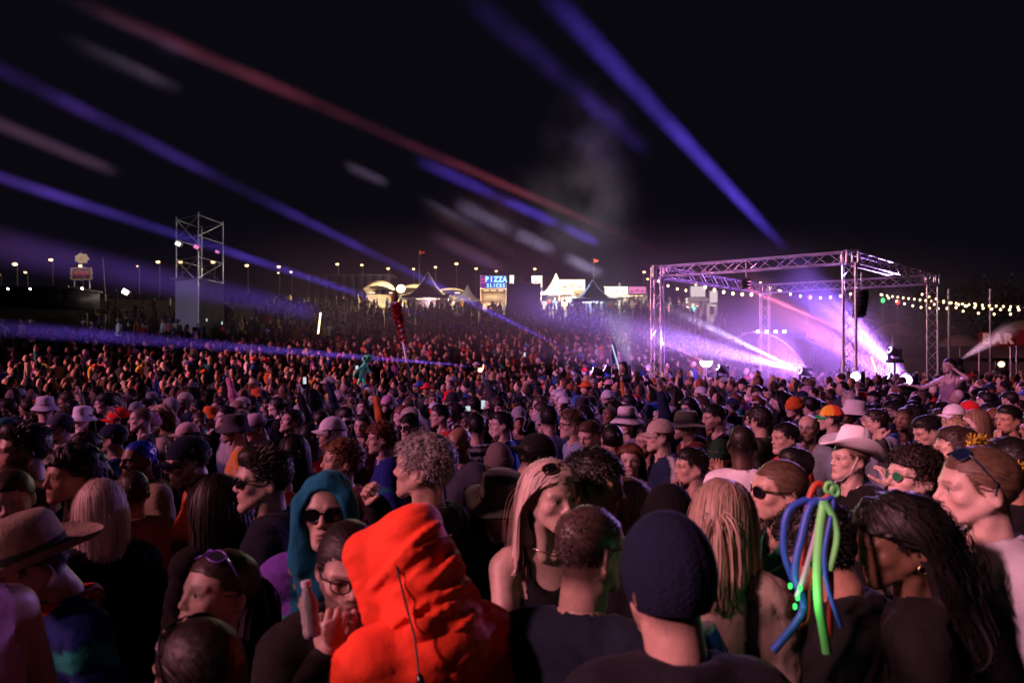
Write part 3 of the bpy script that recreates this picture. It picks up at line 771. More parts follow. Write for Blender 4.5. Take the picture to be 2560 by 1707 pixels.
        prof = [(1.75, -.022), (1.73, -.026), (1.45, -.014), (1.15, -.002), (1.0, .006), (.97, .05), (.94, .075), (.86, .084), (.4, .086), (.02, .086)]
        fn = lambda P, r, a: P+np.stack([0*r, 0*r, np.where(r > 1.05, (r-1)*.022*np.sin(a*3+.7), 0)], 2)
        P = brimhat(.088, .108, prof, fn, n=56)+V3(0, .012, .036)
        m = MB(); m.grid(P, w[1], wrap=True); Q = P[:5].copy(); Q[..., 2] -= .004; m.grid(Q, np.array(w[1])*.7, wrap=True, flip=True); b = put(m, 'brimmed_hat', 'cloth')
        m = MB(); m.add(*SDF().e((.03, -.088, .09), (.006, .004, .006)).mesh(.003), (.6, .3, .2)); put(m, 'badge', 'cloth', b)
        for sx in (-1, 1):
            m = MB(); m.tube([(sx*.09, .0, .03), (sx*.075, -.03, -.06), (sx*.02, -.06, -.16)], .002, 5, (.02, .02, .02)); put(m, 'chin_cord', 'cloth', b)
    elif k == 'bandhat':
        m = bucket_parts(w[1], w[2], .07, .05, .09); put(m, 'sun_hat', 'cloth')
    elif k == 'fedora':
        put(bucket_parts(w[1], (.01, .01, .012), .06, .03, .10), 'hat', 'felt')
    elif k in ('sunglasses', 'glasses', 'roundglasses'):
        up = len(w) > 2 and w[2] == 'up'; lens = MB(); fr = MB(); colf = w[1]
        rx, rz = (.0255, .0205) if k == 'sunglasses' else (.024, .0195) if k == 'glasses' else (.021, .020)
        z0, y0 = .002, -.102
        for sx in (-1, 1):
            a = np.linspace(0, 2*pi, 24, endpoint=False); e = 2.6 if k != 'roundglasses' else 2
            cx = np.sign(np.cos(a))*np.abs(np.cos(a))**(2/e)*rx; cz = np.sign(np.sin(a))*np.abs(np.sin(a))**(2/e)*rz
            ring = np.stack([sx*.033+cx, y0+.012*((sx*.033+cx)/.06)**2*1.6, z0+cz], 1)
            fr.tube(np.concatenate([ring, ring[:2]]), .0022 if k != 'roundglasses' else .0012, 6, colf, caps=False)
            if k != 'glasses':
                P = np.concatenate([ring, ring.mean(0)[None]-V3(0, .002, 0)]); j = np.arange(24)
                lens.add(P, np.stack([j, (j+1) % 24, np.full(24, 24)], 1), w[3] if len(w) > 3 else (.004, .004, .006))
            fr.tube([(sx*.058, y0+.018, z0+.01), (sx*.076, -.06, z0+.01), (sx*.083, .01, z0+.012), (sx*.082, .032, z0-.012)], [.0032, .0028, .0024, .002], 6, colf)
        fr.tube([(-.012, y0, z0+.006), (0, y0-.003, z0+.009), (.012, y0, z0+.006)], .0022, 6, colf)
        if up:
            R = rotm('X', -.95)
            for m in (lens, fr): m.V = [((v-V3(0, .02, .0))@R.T)*1.04+V3(0, .02, .012) for v in m.V]
        g = put(fr, 'sunglasses' if k == 'sunglasses' else 'glasses', 'gloss')
        if lens.n: put(lens, 'lens', 'lens', g)
    elif k == 'hood':
        s = SDF(); s.e((0, .02, .03), (.098, .118, .108), .02); s.c((0, .05, -.06), (0, .06, -.22), .1, .13, k=.06); s.m('c', (.07, -.05, .03), (.075, -.03, -.16), .035, .045, k=.04)
        s.e((0, -.13, -.015), (.068, .135, .102), .012, op=-1)
        V, F = s.mesh(.0075); V = V+.005*vnoise(V*V3(1, 1, .6), 26, seed)[:, None]*np.sign(V)
        m = MB().add(V, F, np.array(w[1])*(1+.08*vnoise(V, 40, 1)[:, None])); put(m, 'hood', 'cloth')
    elif k == 'scarf':
        m = MB(); s = SDF(); a = np.linspace(0, 2*pi, 13)
        for t in a[:-1]: s.e((math.sin(t)*.075, .03-math.cos(t)*.075, -.17+.02*math.cos(t)), (.03, .03, .03), .03)
        s.c((0, -.06, -.17), (0, -.1, -.26), .05, .012, k=.03)
        V, F = s.mesh(.009); V = V+.004*vnoise(V, 50, 3)[:, None]
        c = np.where((vnoise(V, 120, 4) > .35)[:, None], np.array(w[2] if len(w) > 2 else w[1])[None], np.array(w[1])[None]); put(m.add(V, F, c), 'scarf', 'cloth')
    elif k == 'earring':
        m = MB(); t = np.linspace(0, 2*pi, 13)
        for sx in (-1, 1): m.tube(np.stack([np.full(13, sx*.084), .02+np.sin(t)*.011, -.048+np.cos(t)*.011], 1), .0028, 6, (.8, .6, .35), caps=False)
        put(m, 'earrings', 'metal')
    elif k == 'necklace':
        m = MB(); t = np.linspace(0, 2*pi, 25); m.tube(np.stack([np.sin(t)*.064, .026-np.cos(t)*.064, -.165-.012*np.cos(t)], 1), .0025, 5, (.75, .65, .6), caps=False); put(m, 'necklace', 'metal')
    elif k == 'boa':
        m = MB(); rs = np.random.RandomState(5); t = np.linspace(0, 2*pi, 40); c = np.stack([np.sin(t)*.15, .05-np.cos(t)*.12, .06+.05*np.sin(t*2)], 1)
        for i in range(40):
            n = 22; p = np.repeat(c[i:i+1], n, 0); d = rs.normal(size=(n, 3)); d /= np.linalg.norm(d, axis=1)[:, None]
            P = np.stack([p, p+d*.018, p+d*.034], 1); m.add(*ribbons(P, rs.normal(size=(n, 3, 3)), .008, np.tile(np.array(w[1])*rs.uniform(.7, 1.1), (n, 1))))
        put(m, 'feather_boa', 'cloth')
# ------------------------------------------------------------------ terrain
def ground_z(x, y):
    r = np.hypot(x, y); az = np.degrees(np.arctan2(x, np.maximum(y, 1e-3)))
    w = sst(14, 22, az)                               # 0 left and centre, 1 right
    zl = .125*np.maximum(r-19, 0)**1.0*sst(17, 34, r); zl = np.minimum(zl, 10.2+.01*np.maximum(r-100, 0))
    zr = .10*np.maximum(r-46, 0)*sst(44, 60, r); zr = np.minimum(zr, 5.2+.01*np.maximum(r-100, 0))
    return zl*(1-w)+zr*w
def build_ground():
    rr = np.concatenate([np.linspace(.0, 60, 50), np.linspace(62, 130, 30), np.linspace(140, 900, 14)]); aa = np.radians(np.linspace(-180, 180, 145))
    P = np.zeros((len(rr), len(aa), 3)); P[..., 0] = rr[:, None]*np.sin(aa); P[..., 1] = rr[:, None]*np.cos(aa)
    az = np.degrees(np.abs(aa)); z = ground_z(P[..., 0], np.where(P[..., 1] > 0, P[..., 1], 1e-3))
    z = z*(1-sst(75, 110, az))[None]
    P[..., 2] = z
    c = np.tile(np.array((.035, .032, .018)), (P.shape[0]*P.shape[1], 1))*(1+.4*vnoise(P.reshape(-1, 3), .4)[:, None])
    struct(MB().grid(P, c).build('ground', MAT['ground'], smooth=True))
build_ground()
def gz(x, y): return float(ground_z(np.array([float(x)]), np.array([float(y)]))[0])
def unit_brace():
    return MB().tube([(0, 0, -.5), (0, 0, .5)], 1.0, 6, (.5, .5, .52)).data('brace', MAT['steel'])
BRACE = unit_brace()
DARKBAR = MB().tube([(0, 0, -.5), (0, 0, .5)], 1.0, 6, (.02, .02, .025)).data('pole', MAT['paint'])
def bar(name, a, b, r, parent, me=None):
    """a round bar from a to b as an object sharing one mesh"""
    a = Vector(a); b = Vector(b); o = link(name, me or BRACE, parent, (a+b)/2)
    o.rotation_euler = (b-a).to_track_quat('Z', 'Y').to_euler(); o.scale = (r, r, (b-a).length)
    return o
def truss(name, parent, a, b, up, w=.3, bay=.36, chord=.025, brace=.012):
    """box truss from a to b: four chords and zigzag braces. The face to the camera has single braces, the other three are one lattice"""
    a = V3(*a); b = V3(*b); d = b-a; L = np.linalg.norm(d); d /= L; up = V3(*up); up = up-d*(up@d); up /= np.linalg.norm(up); sd = np.cross(d, up)
    t = empty(name); t.parent = parent
    cor = [(sd*i+up*j)*w/2 for i, j in ((-1, -1), (1, -1), (1, 1), (-1, 1))]
    for c in cor: bar('chord', a+c, b+c, chord, t)
    n = max(2, int(round(L/bay))); mb = MB()
    # which face looks at the camera
    mid = (a+b)/2; tocam = V3(0, 0, CAMH)-mid; best = max(range(4), key=lambda i: ((cor[i]+cor[(i+1) % 4]))@tocam)
    for f in range(4):
        c0, c1 = cor[f], cor[(f+1) % 4]
        for i in range(n):
            p = a+d*L*i/n+(c0 if i % 2 else c1); q = a+d*L*(i+1)/n+(c1 if i % 2 else c0)
            if f == best: bar('brace', p, q, brace, t)
            else: mb.tube([p, q], brace, 5, (.5, .5, .52))
    o = mb.build('lattice', MAT['steel'], t); o['kind'] = 'stuff'
    for e in (a, b):
        m = MB()
        for i in range(4): m.tube([e+cor[i], e+cor[(i+1) % 4]], chord*.9, 6, (.5, .5, .52))
        m.build('end_frame', MAT['steel'], t)
    return t
# ------------------------------------------------------------------ truss frame over the DJ
TA, TB_, TC_, TD = V3(8.9, 18, 0), V3(4.45, 20.9, 0), V3(14.1, 22.9, 0), V3(9.6, 25.9, 0)
TOP = 4.95
tf = empty('truss_frame', (0, 0, 0)); tag(tf, 'large silver box truss frame standing over the performer in the crowd', 'truss frame')
for p in (TA, TB_, TC_, TD):
    truss('leg', tf, p+V3(0, 0, .02), p+V3(0, 0, TOP-.16), V3(1, -.6, 0))
    m = MB(); m.box(p+V3(0, 0, .01), (.6, .6, .02), None, (.3, .3, .3)); m.build('base_plate', MAT['steel'], tf)
    mb = MB()
    for sx in (-1, 1):
        for sy in (-1, 1): mb.tube([p+V3(sx*.15, sy*.15, TOP-.18), p+V3(sx*.15, sy*.15, TOP+.18)], .028, 6, (.5, .5, .52))
    for z in (TOP-.17, TOP+.17):
        for q in (((-1, -1), (1, -1)), ((1, -1), (1, 1)), ((1, 1), (-1, 1)), ((-1, 1), (-1, -1))): mb.tube([p+V3(q[0][0]*.15, q[0][1]*.15, z), p+V3(q[1][0]*.15, q[1][1]*.15, z)], .028, 6, (.5, .5, .52))
    mb.build('corner_block', MAT['steel'], tf)
for p, q in ((TA, TB_), (TA, TC_), (TB_, TD), (TC_, TD)):
    d = (q-p)/np.linalg.norm(q-p); truss('top_beam', tf, p+d*.16+V3(0, 0, TOP), q-d*.16+V3(0, 0, TOP), V3(0, 0, 1))
def speaker_hang(loc, label, k=.6, n=6):
    t = empty('hanging_speaker', loc); tag(t, label, 'speaker')
    for i in range(n):
        m = MB(); m.box((0, .03*i*i*.3*k, -.2*i*k), (.5*k, .35*k, .185*k), rotm('X', -.06*i), (.006, .006, .007)); m.build('cabinet', MAT['paint'], t)
    m = MB(); m.tube([(0, 0, .1), (0, 0, .55)], .02, 6, (.2, .2, .2)); m.build('hanging_chain', MAT['steel'], t)
speaker_hang((8.9+.62, 18.6, 4.1), 'black speaker stack hanging beside the near truss corner')
speaker_hang((6.65, 19.4, 4.5), 'small black speaker cluster hanging from the middle of the front truss', .45, 3)
# ------------------------------------------------------------------ stage lamps on the ground and their beams
LENS = {}
def moving_head(loc, aim, label, lens='beam_lens', size=1.0, stand=0):
    t = empty('moving_head_lamp', loc); tag(t, label, 'stage lamp', 'stage lamps round the truss')
    k = size
    m = MB(); m.box((0, 0, .05*k), (.36*k, .3*k, .1*k), None, (.02, .02, .022)); m.build('base', MAT['paint'], t)
    m = MB()
    for s in (-1, 1): m.box((s*.16*k, 0, .26*k), (.04*k, .1*k, .34*k), None, (.02, .02, .022))
    m.box((0, 0, .115*k), (.32*k, .12*k, .03*k), None, (.02, .02, .022)); m.build('yoke', MAT['paint'], t)
    d = V3(*aim)-V3(*loc)-V3(0, 0, .32*k); d /= np.linalg.norm(d); c = V3(0, 0, .32*k)
    m = MB(); m.tube([c-d*.16*k, c-d*.12*k, c+d*.1*k, c+d*.16*k], [.08*k, .12*k, .125*k, .11*k], 12, (.02, .02, .022)); h = m.build('lamp_head', MAT['paint'], t)
    m = MB(); m.tube([c+d*.162*k, c+d*.17*k], .098*k, 12); m.build('lens', MAT[lens], h)
    if stand:
        m = MB(); m.tube([(0, 0, -stand), (0, 0, 0)], .03, 6, (.05, .05, .05)); m.box((0, 0, -stand+.02), (.5, .5, .03), None, (.05, .05, .05)); m.build('stand', MAT['steel'], t)
    return V3(*loc)+c+d*.2*k
def closed(me):
    bm = bmesh.new(); bm.from_mesh(me); bmesh.ops.remove_doubles(bm, verts=bm.verts, dist=1e-5); bmesh.ops.recalc_face_normals(bm, faces=bm.faces); bm.to_mesh(me); bm.free(); return me
def mathf(t):
    def M(op, a, b=None):
        nd = N(t, 'Math', operation=op)
        for i, v in enumerate((a, b)):
            if v is None: continue
            if isinstance(v, (int, float)): nd.inputs[i].default_value = v
            else: t.links.new(v, nd.inputs[i])
        return nd.outputs[0]
    return M
def ramp(t, v, a, b, lo=0, hi=1):
    n = N(t, 'MapRange', interpolation_type='SMOOTHSTEP'); t.links.new(v, n.inputs[0])
    for i, x in enumerate((a, b, lo, hi)): n.inputs[i+1].default_value = x
    return n.outputs[0]
def beam(A, B, r0, r1, color, power, dens, seed, label, lo=.35, hi=.65, scale=.35, start=.0, floor=.0, step=.3, fadein=.03, segs=None):
    """a spot lamp at A aimed at B and the drifting smoke that shows its path"""
    A = np.array(A); B = np.array(B); Lg = np.linalg.norm(B-A); q = Vector(B-A).to_track_quat('-Z', 'Y').to_euler()
    l = bpy.data.lights.new('beam_lamp', 'SPOT'); l.energy = power; l.color = color; l.spot_size = 2*math.atan(r1*1.15/Lg); l.spot_blend = .5; l.shadow_soft_size = .03
    lo_ = bpy.data.objects.new('beam_lamp', l); COL.objects.link(lo_); lo_.location = A; lo_.rotation_euler = q
    n = 16; a = np.linspace(0, 2*pi, n, endpoint=False); z0 = -max(.1, start*Lg); ra = r0+(r1-r0)*(-z0/Lg)
    P = np.array([[(math.cos(t)*r, math.sin(t)*r, z) for t in a] for z, r in ((z0, ra), (-Lg, r1))]); mb = MB(); mb.grid(P, wrap=True)
    for i in (0, 1):
        j = np.arange(n); mb.add(np.concatenate([P[i], [[0, 0, P[i, 0, 2]]]]), np.stack([np.full(n, n), j, (j+1) % n], 1))
    m, t, out = nt('beam_smoke'); L = t.links.new; M = mathf(t)
    tc = N(t, 'TexCoord'); ob = N(t, 'SeparateXYZ'); L(tc.outputs['Object'], ob.inputs[0]); x, y, z = ob.outputs
    rad = M('ADD', M('MULTIPLY', z, -(r1-r0)/Lg), r0)
    u = M('DIVIDE', M('SQRT', M('ADD', M('MULTIPLY', x, x), M('MULTIPLY', y, y))), rad)
    fall = ramp(t, u, 1, 0)
    nz = N(t, 'TexNoise', Scale=scale, Detail=3.); mp = N(t, 'Mapping'); mp.inputs['Location'].default_value = (seed*3.1, seed, seed*1.7); L(tc.outputs['Object'], mp.inputs[0]); L(mp.outputs[0], nz.inputs['Vector'])
    pr = ramp(t, nz.outputs[0], lo, hi, floor, 1)
    ends = M('MULTIPLY', ramp(t, z, -Lg, -Lg*.8), ramp(t, z, z0, z0-fadein*Lg-.2))
    if segs:                                   # puffs of smoke drifting through the beam, clear air between
        tt = M('DIVIDE', z, -Lg); acc = None
        for s0, s1 in segs:
            e = (s1-s0)*.3; w_ = M('MULTIPLY', ramp(t, tt, s0-e*.5, s0+e), ramp(t, tt, s1+e*.5, s1-e)); acc = w_ if acc is None else M('MAXIMUM', acc, w_)
        ends = M('MULTIPLY', ends, acc)
    dn = M('MULTIPLY', M('MULTIPLY', M('MULTIPLY', fall, pr), ends), dens)
    vs = N(t, 'VolumeScatter'); vs.inputs['Color'].default_value = (.9, .9, .9, 1); L(dn, vs.inputs['Density']); L(vs.outputs[0], out.inputs['Volume'])
    m.cycles.volume_step_rate = step
    o = link('beam_smoke', closed(mb.data('beam_smoke', m))); o.location = A; o.rotation_euler = q
    tag(o, label, 'smoke', kind='stuff')
def puff(name, c, r, dens, scale, lo, hi, label, seed=0, step=.5):
    V, F = SDF().e((0, 0, 0), (1, 1, 1)).mesh(.25); mb = MB().add(V, F)
    m, t, out = nt('smoke_cloud'); L = t.links.new; M = mathf(t); tc = N(t, 'TexCoord')
    ln = N(t, 'VectorMath', operation='LENGTH'); L(tc.outputs['Object'], ln.inputs[0]); fall = ramp(t, ln.outputs['Value'], .98, .25)
    nz = N(t, 'TexNoise', Scale=scale, Detail=4.); mp = N(t, 'Mapping'); mp.inputs['Location'].default_value = (seed, seed*2, 0); mp.inputs['Scale'].default_value = tuple(np.array(r)/max(r)); L(tc.outputs['Object'], mp.inputs[0]); L(mp.outputs[0], nz.inputs['Vector'])
    dn = M('MULTIPLY', M('MULTIPLY', fall, ramp(t, nz.outputs[0], lo, hi)), dens)
    vs = N(t, 'VolumeScatter'); vs.inputs['Color'].default_value = (.9, .9, .9, 1); L(dn, vs.inputs['Density']); L(vs.outputs[0], out.inputs['Volume']); m.cycles.volume_step_rate = step
    o = link(name, closed(mb.data(name, m)), None, c); o.scale = r; tag(o, label, 'smoke', kind='stuff')
VIO = (.20, .10, 1.0); PUR = (.42, .2, 1.0); RED = (1, .16, .28); PNK = (1, .4, .75); WHT = (.85, .8, 1)
S = 2560/2352.
def D(px, py, y): return IMG(px*S, py*S, y)           # photo position read in the 2352-wide view
o1 = moving_head(tuple(D(2085, 872, 20.2)-V3(0, 0, .35)), D(1300, 0, 20), 'stage lamp behind the right truss leg throwing a violet beam', stand=1.1)
o2 = moving_head(tuple(D(2050, 868, 19.6)-V3(0, 0, .35)), D(170, 0, 19), 'stage lamp behind the near truss leg throwing violet and pink beams left', stand=1.1)
o3 = moving_head(tuple(D(1850, 852, 20.6)-V3(0, 0, .35)), D(1180, 690, 20), 'stage lamp beside the performer throwing a white beam left', stand=1.3)
o4 = moving_head(tuple(D(1400, 852, 20.5)-V3(0, 0, .3)), D(0, 160, 20), 'stage lamp standing left of the truss among the heads', 'beam_lens', stand=1.3)
o5 = moving_head(tuple(D(1372, 855, 21)-V3(0, 0, .3)), D(0, 410, 20), 'second stage lamp left of the truss, lens facing left', 'beam_lens', stand=1.3)
o6 = moving_head(tuple(D(1120, 845, 24)-V3(0, 0, .3)), D(0, 738, 20), 'warm stage lamp deep in the middle of the crowd', 'beam_lens_warm', stand=1.6)
o6b = moving_head(tuple(D(1103, 847, 24)-V3(0, 0, .3)), D(1100, 700, 0), 'warm stage lamp beside its twin deep in the crowd, facing us', 'beam_lens_warm', .8, stand=1.6)
o7 = moving_head(tuple(D(2195, 830, 19.5)-V3(0, 0, .35)), D(2320, 755, 22), 'stage lamp at the far right throwing a short white beam', 'beam_lens_warm', stand=1.4)
o8 = moving_head(tuple(D(1965, 872, 17.4)-V3(0, 0, .3)), D(1900, 700, 0), 'bright stage lamp at the foot of the near truss leg', 'beam_lens', 1.2, stand=1.2)
o9 = moving_head(tuple(D(2080, 885, 17.0)-V3(0, 0, .35)), D(1950, 830, 0), 'brightest stage lamp low between the two right truss legs', 'beam_lens', 1.5, stand=1.1)
o10 = moving_head(tuple(D(2300, 838, 23)-V3(0, 0, .3)), D(2300, 700, 0), 'stage lamp glowing in front of the bar at the right edge', 'beam_lens_warm', 1.0, stand=1.4)
o11 = moving_head(tuple(D(1660, 850, 21)-V3(0, 0, .3)), D(1000, 545, 20), 'small stage lamp left of the performer aimed up left', stand=1.3)
def seg(origin, x0, *xs): return [tuple(sorted(((origin-a_)/(origin-x0), (origin-b_)/(origin-x0)))) for a_, b_ in xs]
BLU = (.13, .07, 1.0)
beam(o1, D(1215, -60, 20), .06, .54, BLU, 360000, .07, 1, 'violet beam of lit smoke rising steeply to the top edge', .3, .65, floor=.3, start=.3, fadein=.15)
beam(o1, D(1040, -40, 21), .06, .62, BLU, 130000, .07, 5, 'fainter violet beam beside the steep one', .3, .6, floor=.1, start=.5, segs=[(.58, .82), (.75, 1.3)])
o12 = moving_head(tuple(D(2055, 806, 20)-V3(0, 0, .35)), D(130, -17, 19), 'stage lamp on a tall stand throwing the long red beam', stand=2.0)
beam(o12, D(60, -47, 19), .06, .40, RED, 400000, .07, 2, 'long red beam of lit smoke across the sky', .35, .7, floor=.2, start=.22, fadein=.25)
beam(o2, D(320, 73, 20), .06, .44, BLU, 1100000, .07, 9, 'broken violet dashes of lit smoke above the stalls', .2, .6, floor=.6, start=.28, segs=seg(2050, 320, (985, 1160), (1165, 1300), (1310, 1390), (330, 420)))
beam(o3, D(60, 50, 20), .06, .40, (.6, .5, 1), 80000, .07, 14, 'faint whitish dashes of lit smoke high on the left', .2, .6, floor=.5, start=.4, segs=seg(1850, 60, (150, 390), (790, 880)))
beam(o3, D(900, 396, 20), .06, .42, (.7, .55, 1), 170000, .07, 15, 'whitish dashes of lit smoke above the food stalls', .2, .6, floor=.5, start=.4, segs=seg(1850, 900, (1050, 1175), (1180, 1270), (1300, 1380)))
beam(o11, D(900, 499, 20), .06, .38, PNK, 70000, .07, 13, 'pink dash of lit smoke above the marquee', .2, .6, floor=.5, start=.5, segs=seg(1660, 900, (990, 1150)))
beam(o11, D(900, 430, 20), .06, .40, (1, .5, .55), 24000, .07, 23, 'dull pink patch of lit smoke above the dark tower', .2, .6, floor=.4, start=.5, segs=seg(1660, 900, (975, 1180)))
beam(o3, D(1120, 676, 20), .09, .95, (.36, .2, 1), 85000, .07, 4, 'white violet beam sweeping left through the truss', .3, .6, floor=.5, fadein=.35)
beam(o4, D(-300, 12, 20), .13, .44, BLU, 560000, .06, 3, 'violet beam rising left from the lamps beside the truss', .35, .7, floor=.12, fadein=.22)
beam(o5, D(-300, 310, 20), .09, .34, BLU, 580000, .07, 6, 'violet beam passing the scaffold tower', .3, .7, floor=.12, start=.2, fadein=.35)
beam(o5, D(-300, 505, 17), .05, .8, BLU, 90000, .06, 26, 'wide dim violet beam low behind the scaffold tower', .3, .65, floor=.2, start=.42)
beam(o5, D(-300, 162, 20), .05, .42, (.8, .45, .75), 60000, .06, 16, 'faint mauve beam above the scaffold tower', .35, .6, floor=.2, start=.66)
beam(o6, D(-420, 719, 8.5), .06, .2, (.22, .1, 1), 600000, .06, 7, 'flat violet beam skimming the crowd on the left', .3, .65, floor=.5, fadein=.4)
beam(o2, D(1690, 640, 20), .1, .75, (1, .26, .66), 32000, .10, 8, 'bright pink beam crossing behind the near truss leg', .3, .65, floor=.3, fadein=.5)
beam(o1, D(1800, 600, 22), .1, .9, (.3, .13, 1), 30000, .10, 10, 'short violet beam inside the truss', .3, .65, floor=.3, fadein=.5)
beam(o7, D(2330, 750, 21), .06, .36, (1, .5, .75), 2400, .25, 11, 'short whitish pink beam at the right', .2, .6, floor=.6, fadein=.4)
puff('smoke', D(1830, 800, 22), (7.0, 3.2, 2.5), .16, 2.2, .25, .7, 'violet stage smoke hanging round the truss', 3)
puff('smoke', D(1480, 800, 27), (7.5, 3, 1.9), .12, 2.5, .3, .7, 'thin stage smoke drifting left of the truss', 7)
puff('smoke', D(1350, 410, 27), (2.6, 2.5, 4.4), .05, 2.6, .36, .85, 'grey smoke wisps rising above the food stalls', 12)
puff('smoke', D(1250, 500, 27), (5.5, 2.5, 2.4), .05, 2.6, .38, .85, 'thin grey smoke drifting left above the dark tower', 19)
puff('smoke', V3(2, 33, 4.6), (26, 14, 4.2), .024, 3.0, .2, .7, 'thin haze of smoke over the far crowd', 17, .8)
spot((8.6, 18.2, 4.6), (3.5, 11, 1.5), 2600, (.5, .25, 1), 110, 1, .2, 'truss_lamp')
spot((11.5, 20.5, 4.6), (9.5, 12, 1.5), 2600, (.6, .3, 1), 110, 1, .2, 'truss_lamp')
spot(tuple(D(2080, 860, 20.5)), tuple(D(1800, 780, 22)), 4200, (.5, .18, 1), 110, 1, .1, 'wash_lamp')
spot(tuple(D(1850, 850, 20.9)), tuple(D(1650, 780, 23)), 2200, (.55, .2, 1), 110, 1, .1, 'wash_lamp')
spot(tuple(D(1400, 850, 21)), tuple(D(1480, 780, 27)), 2500, (.5, .25, 1), 90, 1, .1, 'wash_lamp')
spot(tuple(D(1450, 845, 24)), tuple(D(1330, 430, 27)), 5000, (.75, .8, .85), 40, .8, .1, 'wash_lamp')
# ------------------------------------------------------------------ performer's place under the truss
dj = V3(8.9, 21.6, 0)
t = empty('dj_desk', tuple(dj)); tag(t, 'performer desk with decks and mixer under the truss', 'desk')
m = MB(); m.box((0, 0, .85), (2.4, .8, .06), None, (.05, .05, .06)); m.build('table_top', MAT['paint'], t)
for sx in (-1, 1): MB().box((sx*1.1, 0, .41), (.08, .7, .82), None, (.05, .05, .06)).build('leg', MAT['paint'], t)
MB().box((0, -.38, .43), (2.1, .04, .8), None, (.06, .05, .08)).build('front_panel', MAT['paint'], t)
for x in (-.6, 0, .6): MB().box((x, 0, .93), (.42, .4, .1), None, (.02, .02, .02)).build('deck', MAT['gloss'], t)
MB().box((0, 0, .99), (.3, .25, .02), None, (.3, .3, .35)).build('mixer', MAT['gloss'], t)
t = empty('booth_riser', tuple(dj+V3(0, .5, 0))); tag(t, 'low black stage riser carrying the performer desk', 'riser')
t2 = empty('arched_canopy', tuple(V3(7.9, dj[1]+.6, 0))); tag(t2, 'thin arched hoop over the performer', 'hoop')
a = np.linspace(0, pi, 25)
for yy in (-.1, .0):
    m = MB(); m.tube(np.stack([np.cos(a)*1.95, np.full(25, yy), np.sin(a)*2.72+.05], 1), .013, 6, (.2, .2, .22)); m.build('hoop', MAT['steel'], t2)
for i in range(4): MB().tube([(-.1+i*.28, -.55, 2.72), (-.1+i*.28, -.55, 2.80)], .05, 8).build('small_lamp', MAT['lamp_white'], t2)
bpy.data.objects.remove(t)
m = MB(); m.box(dj+V3(0, .5, .2), (4, 2.4, .4), None, (.02, .02, .025)); tag(m.build('booth_riser', MAT['paint']), 'low black stage riser carrying the performer desk', 'riser')
for o in bpy.data.objects:
    if o.name.startswith('dj_desk') or o.name.startswith('arched_canopy'): o.location.z += .4
t = empty('bowl_lamp', tuple(D(1622, 832, 22)-V3(0, 0, 1.0))); tag(t, 'white bowl shaped lamp left of the performer', 'lamp')
P = np.array([[(math.cos(u)*r, math.sin(u)*r, z) for u in np.linspace(0, 2*pi, 20, endpoint=False)] for r, z in ((.02, .85), (.1, .86), (.17, .93), (.2, 1.03))])
MB().grid(P, wrap=True).build('bowl', MAT['lamp_white'], t); MB().tube([(0, 0, 0), (0, 0, .85)], .02, 6, (.1, .1, .1)).build('stand', MAT['steel'], t)
t = empty('light_stick', tuple(D(2008, 850, 17.2))); tag(t, 'slanted orange glowing light stick by the truss', 'light stick')
MB().tube([(-.07, 0, .05), (.03, 0, -.42+.75)][::-1] if False else [(.05, 0, -.05), (-.07, 0, .34)], .03, 8).build('tube', MAT['neon_orange'], t); MB().tube([(.05, 0, -.05), (.12, 0, -.28)], .022, 8, (.03, .03, .03)).build('handle', MAT['rubber'], t)
# ------------------------------------------------------------------ scaffold tower on the left
def scaffold(x0, x1, ytop, ymid, ybot, depth):
    A, B = D(x0, ymid, depth), D(x1, ymid, depth+1.2); M_ = D((x0+x1)/2-3, ymid, depth-1.3)
    base = gz((A[0]+B[0])/2, depth); zt = D(x0, ytop, depth)[2]; zm = A[2]
    t = empty('scaffold_tower', (0, 0, 0)); tag(t, 'open steel scaffold tower on a grey clad base left of the crowd', 'scaffold')
    F_ = M_+(B-A)*.0+V3(0, 0, 0); back = A+(B-F_)
    legs = [A, F_, B, back]
    for p in legs: bar('pole', (p[0], p[1], base-.5), (p[0], p[1], zt+.15), .035, t)
    zz = np.linspace(zm, zt, 4)
    for z in list(zz):
        for i in range(4):
            p, q = legs[i], legs[(i+1) % 4]; bar('ledger', (p[0], p[1], z), (q[0], q[1], z), .026, t)
    for lv in (0, 1, 2):
        for i in range(4):
            p, q = legs[i], legs[(i+1) % 4]
            if lv % 2: p, q = q, p
            if lv != 1: bar('diagonal_brace', (p[0], p[1], zz[lv]), (q[0], q[1], zz[lv+1]), .022, t)
    # cladding sheets below
    for i, c in ((0, (.30, .28, .33)), (1, (.006, .006, .007))):
        p, q = legs[i], legs[i+1]; e = (q-p)/np.linalg.norm(q-p); nn = np.cross(e, V3(0, 0, 1)); nn /= np.linalg.norm(nn); nn *= -1 if nn@V3(0, -1, 0) < 0 else 1
        u = np.linspace(0, 1, 12); z = np.linspace(base, zm-.05, 22); U, Z = np.meshgrid(u, z, indexing='ij')
        P = p[None, None]*(1-U[..., None])+q[None, None]*U[..., None]+nn*(.06+.012*np.sin(U*19)*np.sin(Z*2.3))[..., None]; P[..., 2] = Z
        MB().grid(P, c).build('cladding_sheet', MAT['canvas'], t)
    m = MB(); m.box(((A[0]+B[0])/2, depth, zm+.02), (B[0]-A[0]-.3, 2.0, .05), None, (.2, .15, .1)); m.build('platform', MAT['wood'], t)
    return zz
scaffold(405, 512, 505, 645, 760, 38)
def flood(loc, label, mat='lamp_white', s=.16):
    t = empty('flood_lamp', loc); tag(t, label, 'lamp'); MB().box((0, 0, 0), (s*1.6, s, s*1.2), rotm('Y', .5), (.05, .05, .05)).build('housing', MAT['paint'], t); MB().box((0, -s*.55, 0), (s*1.4, .02, s), rotm('Y', .5)).build('lens', MAT[mat], t)
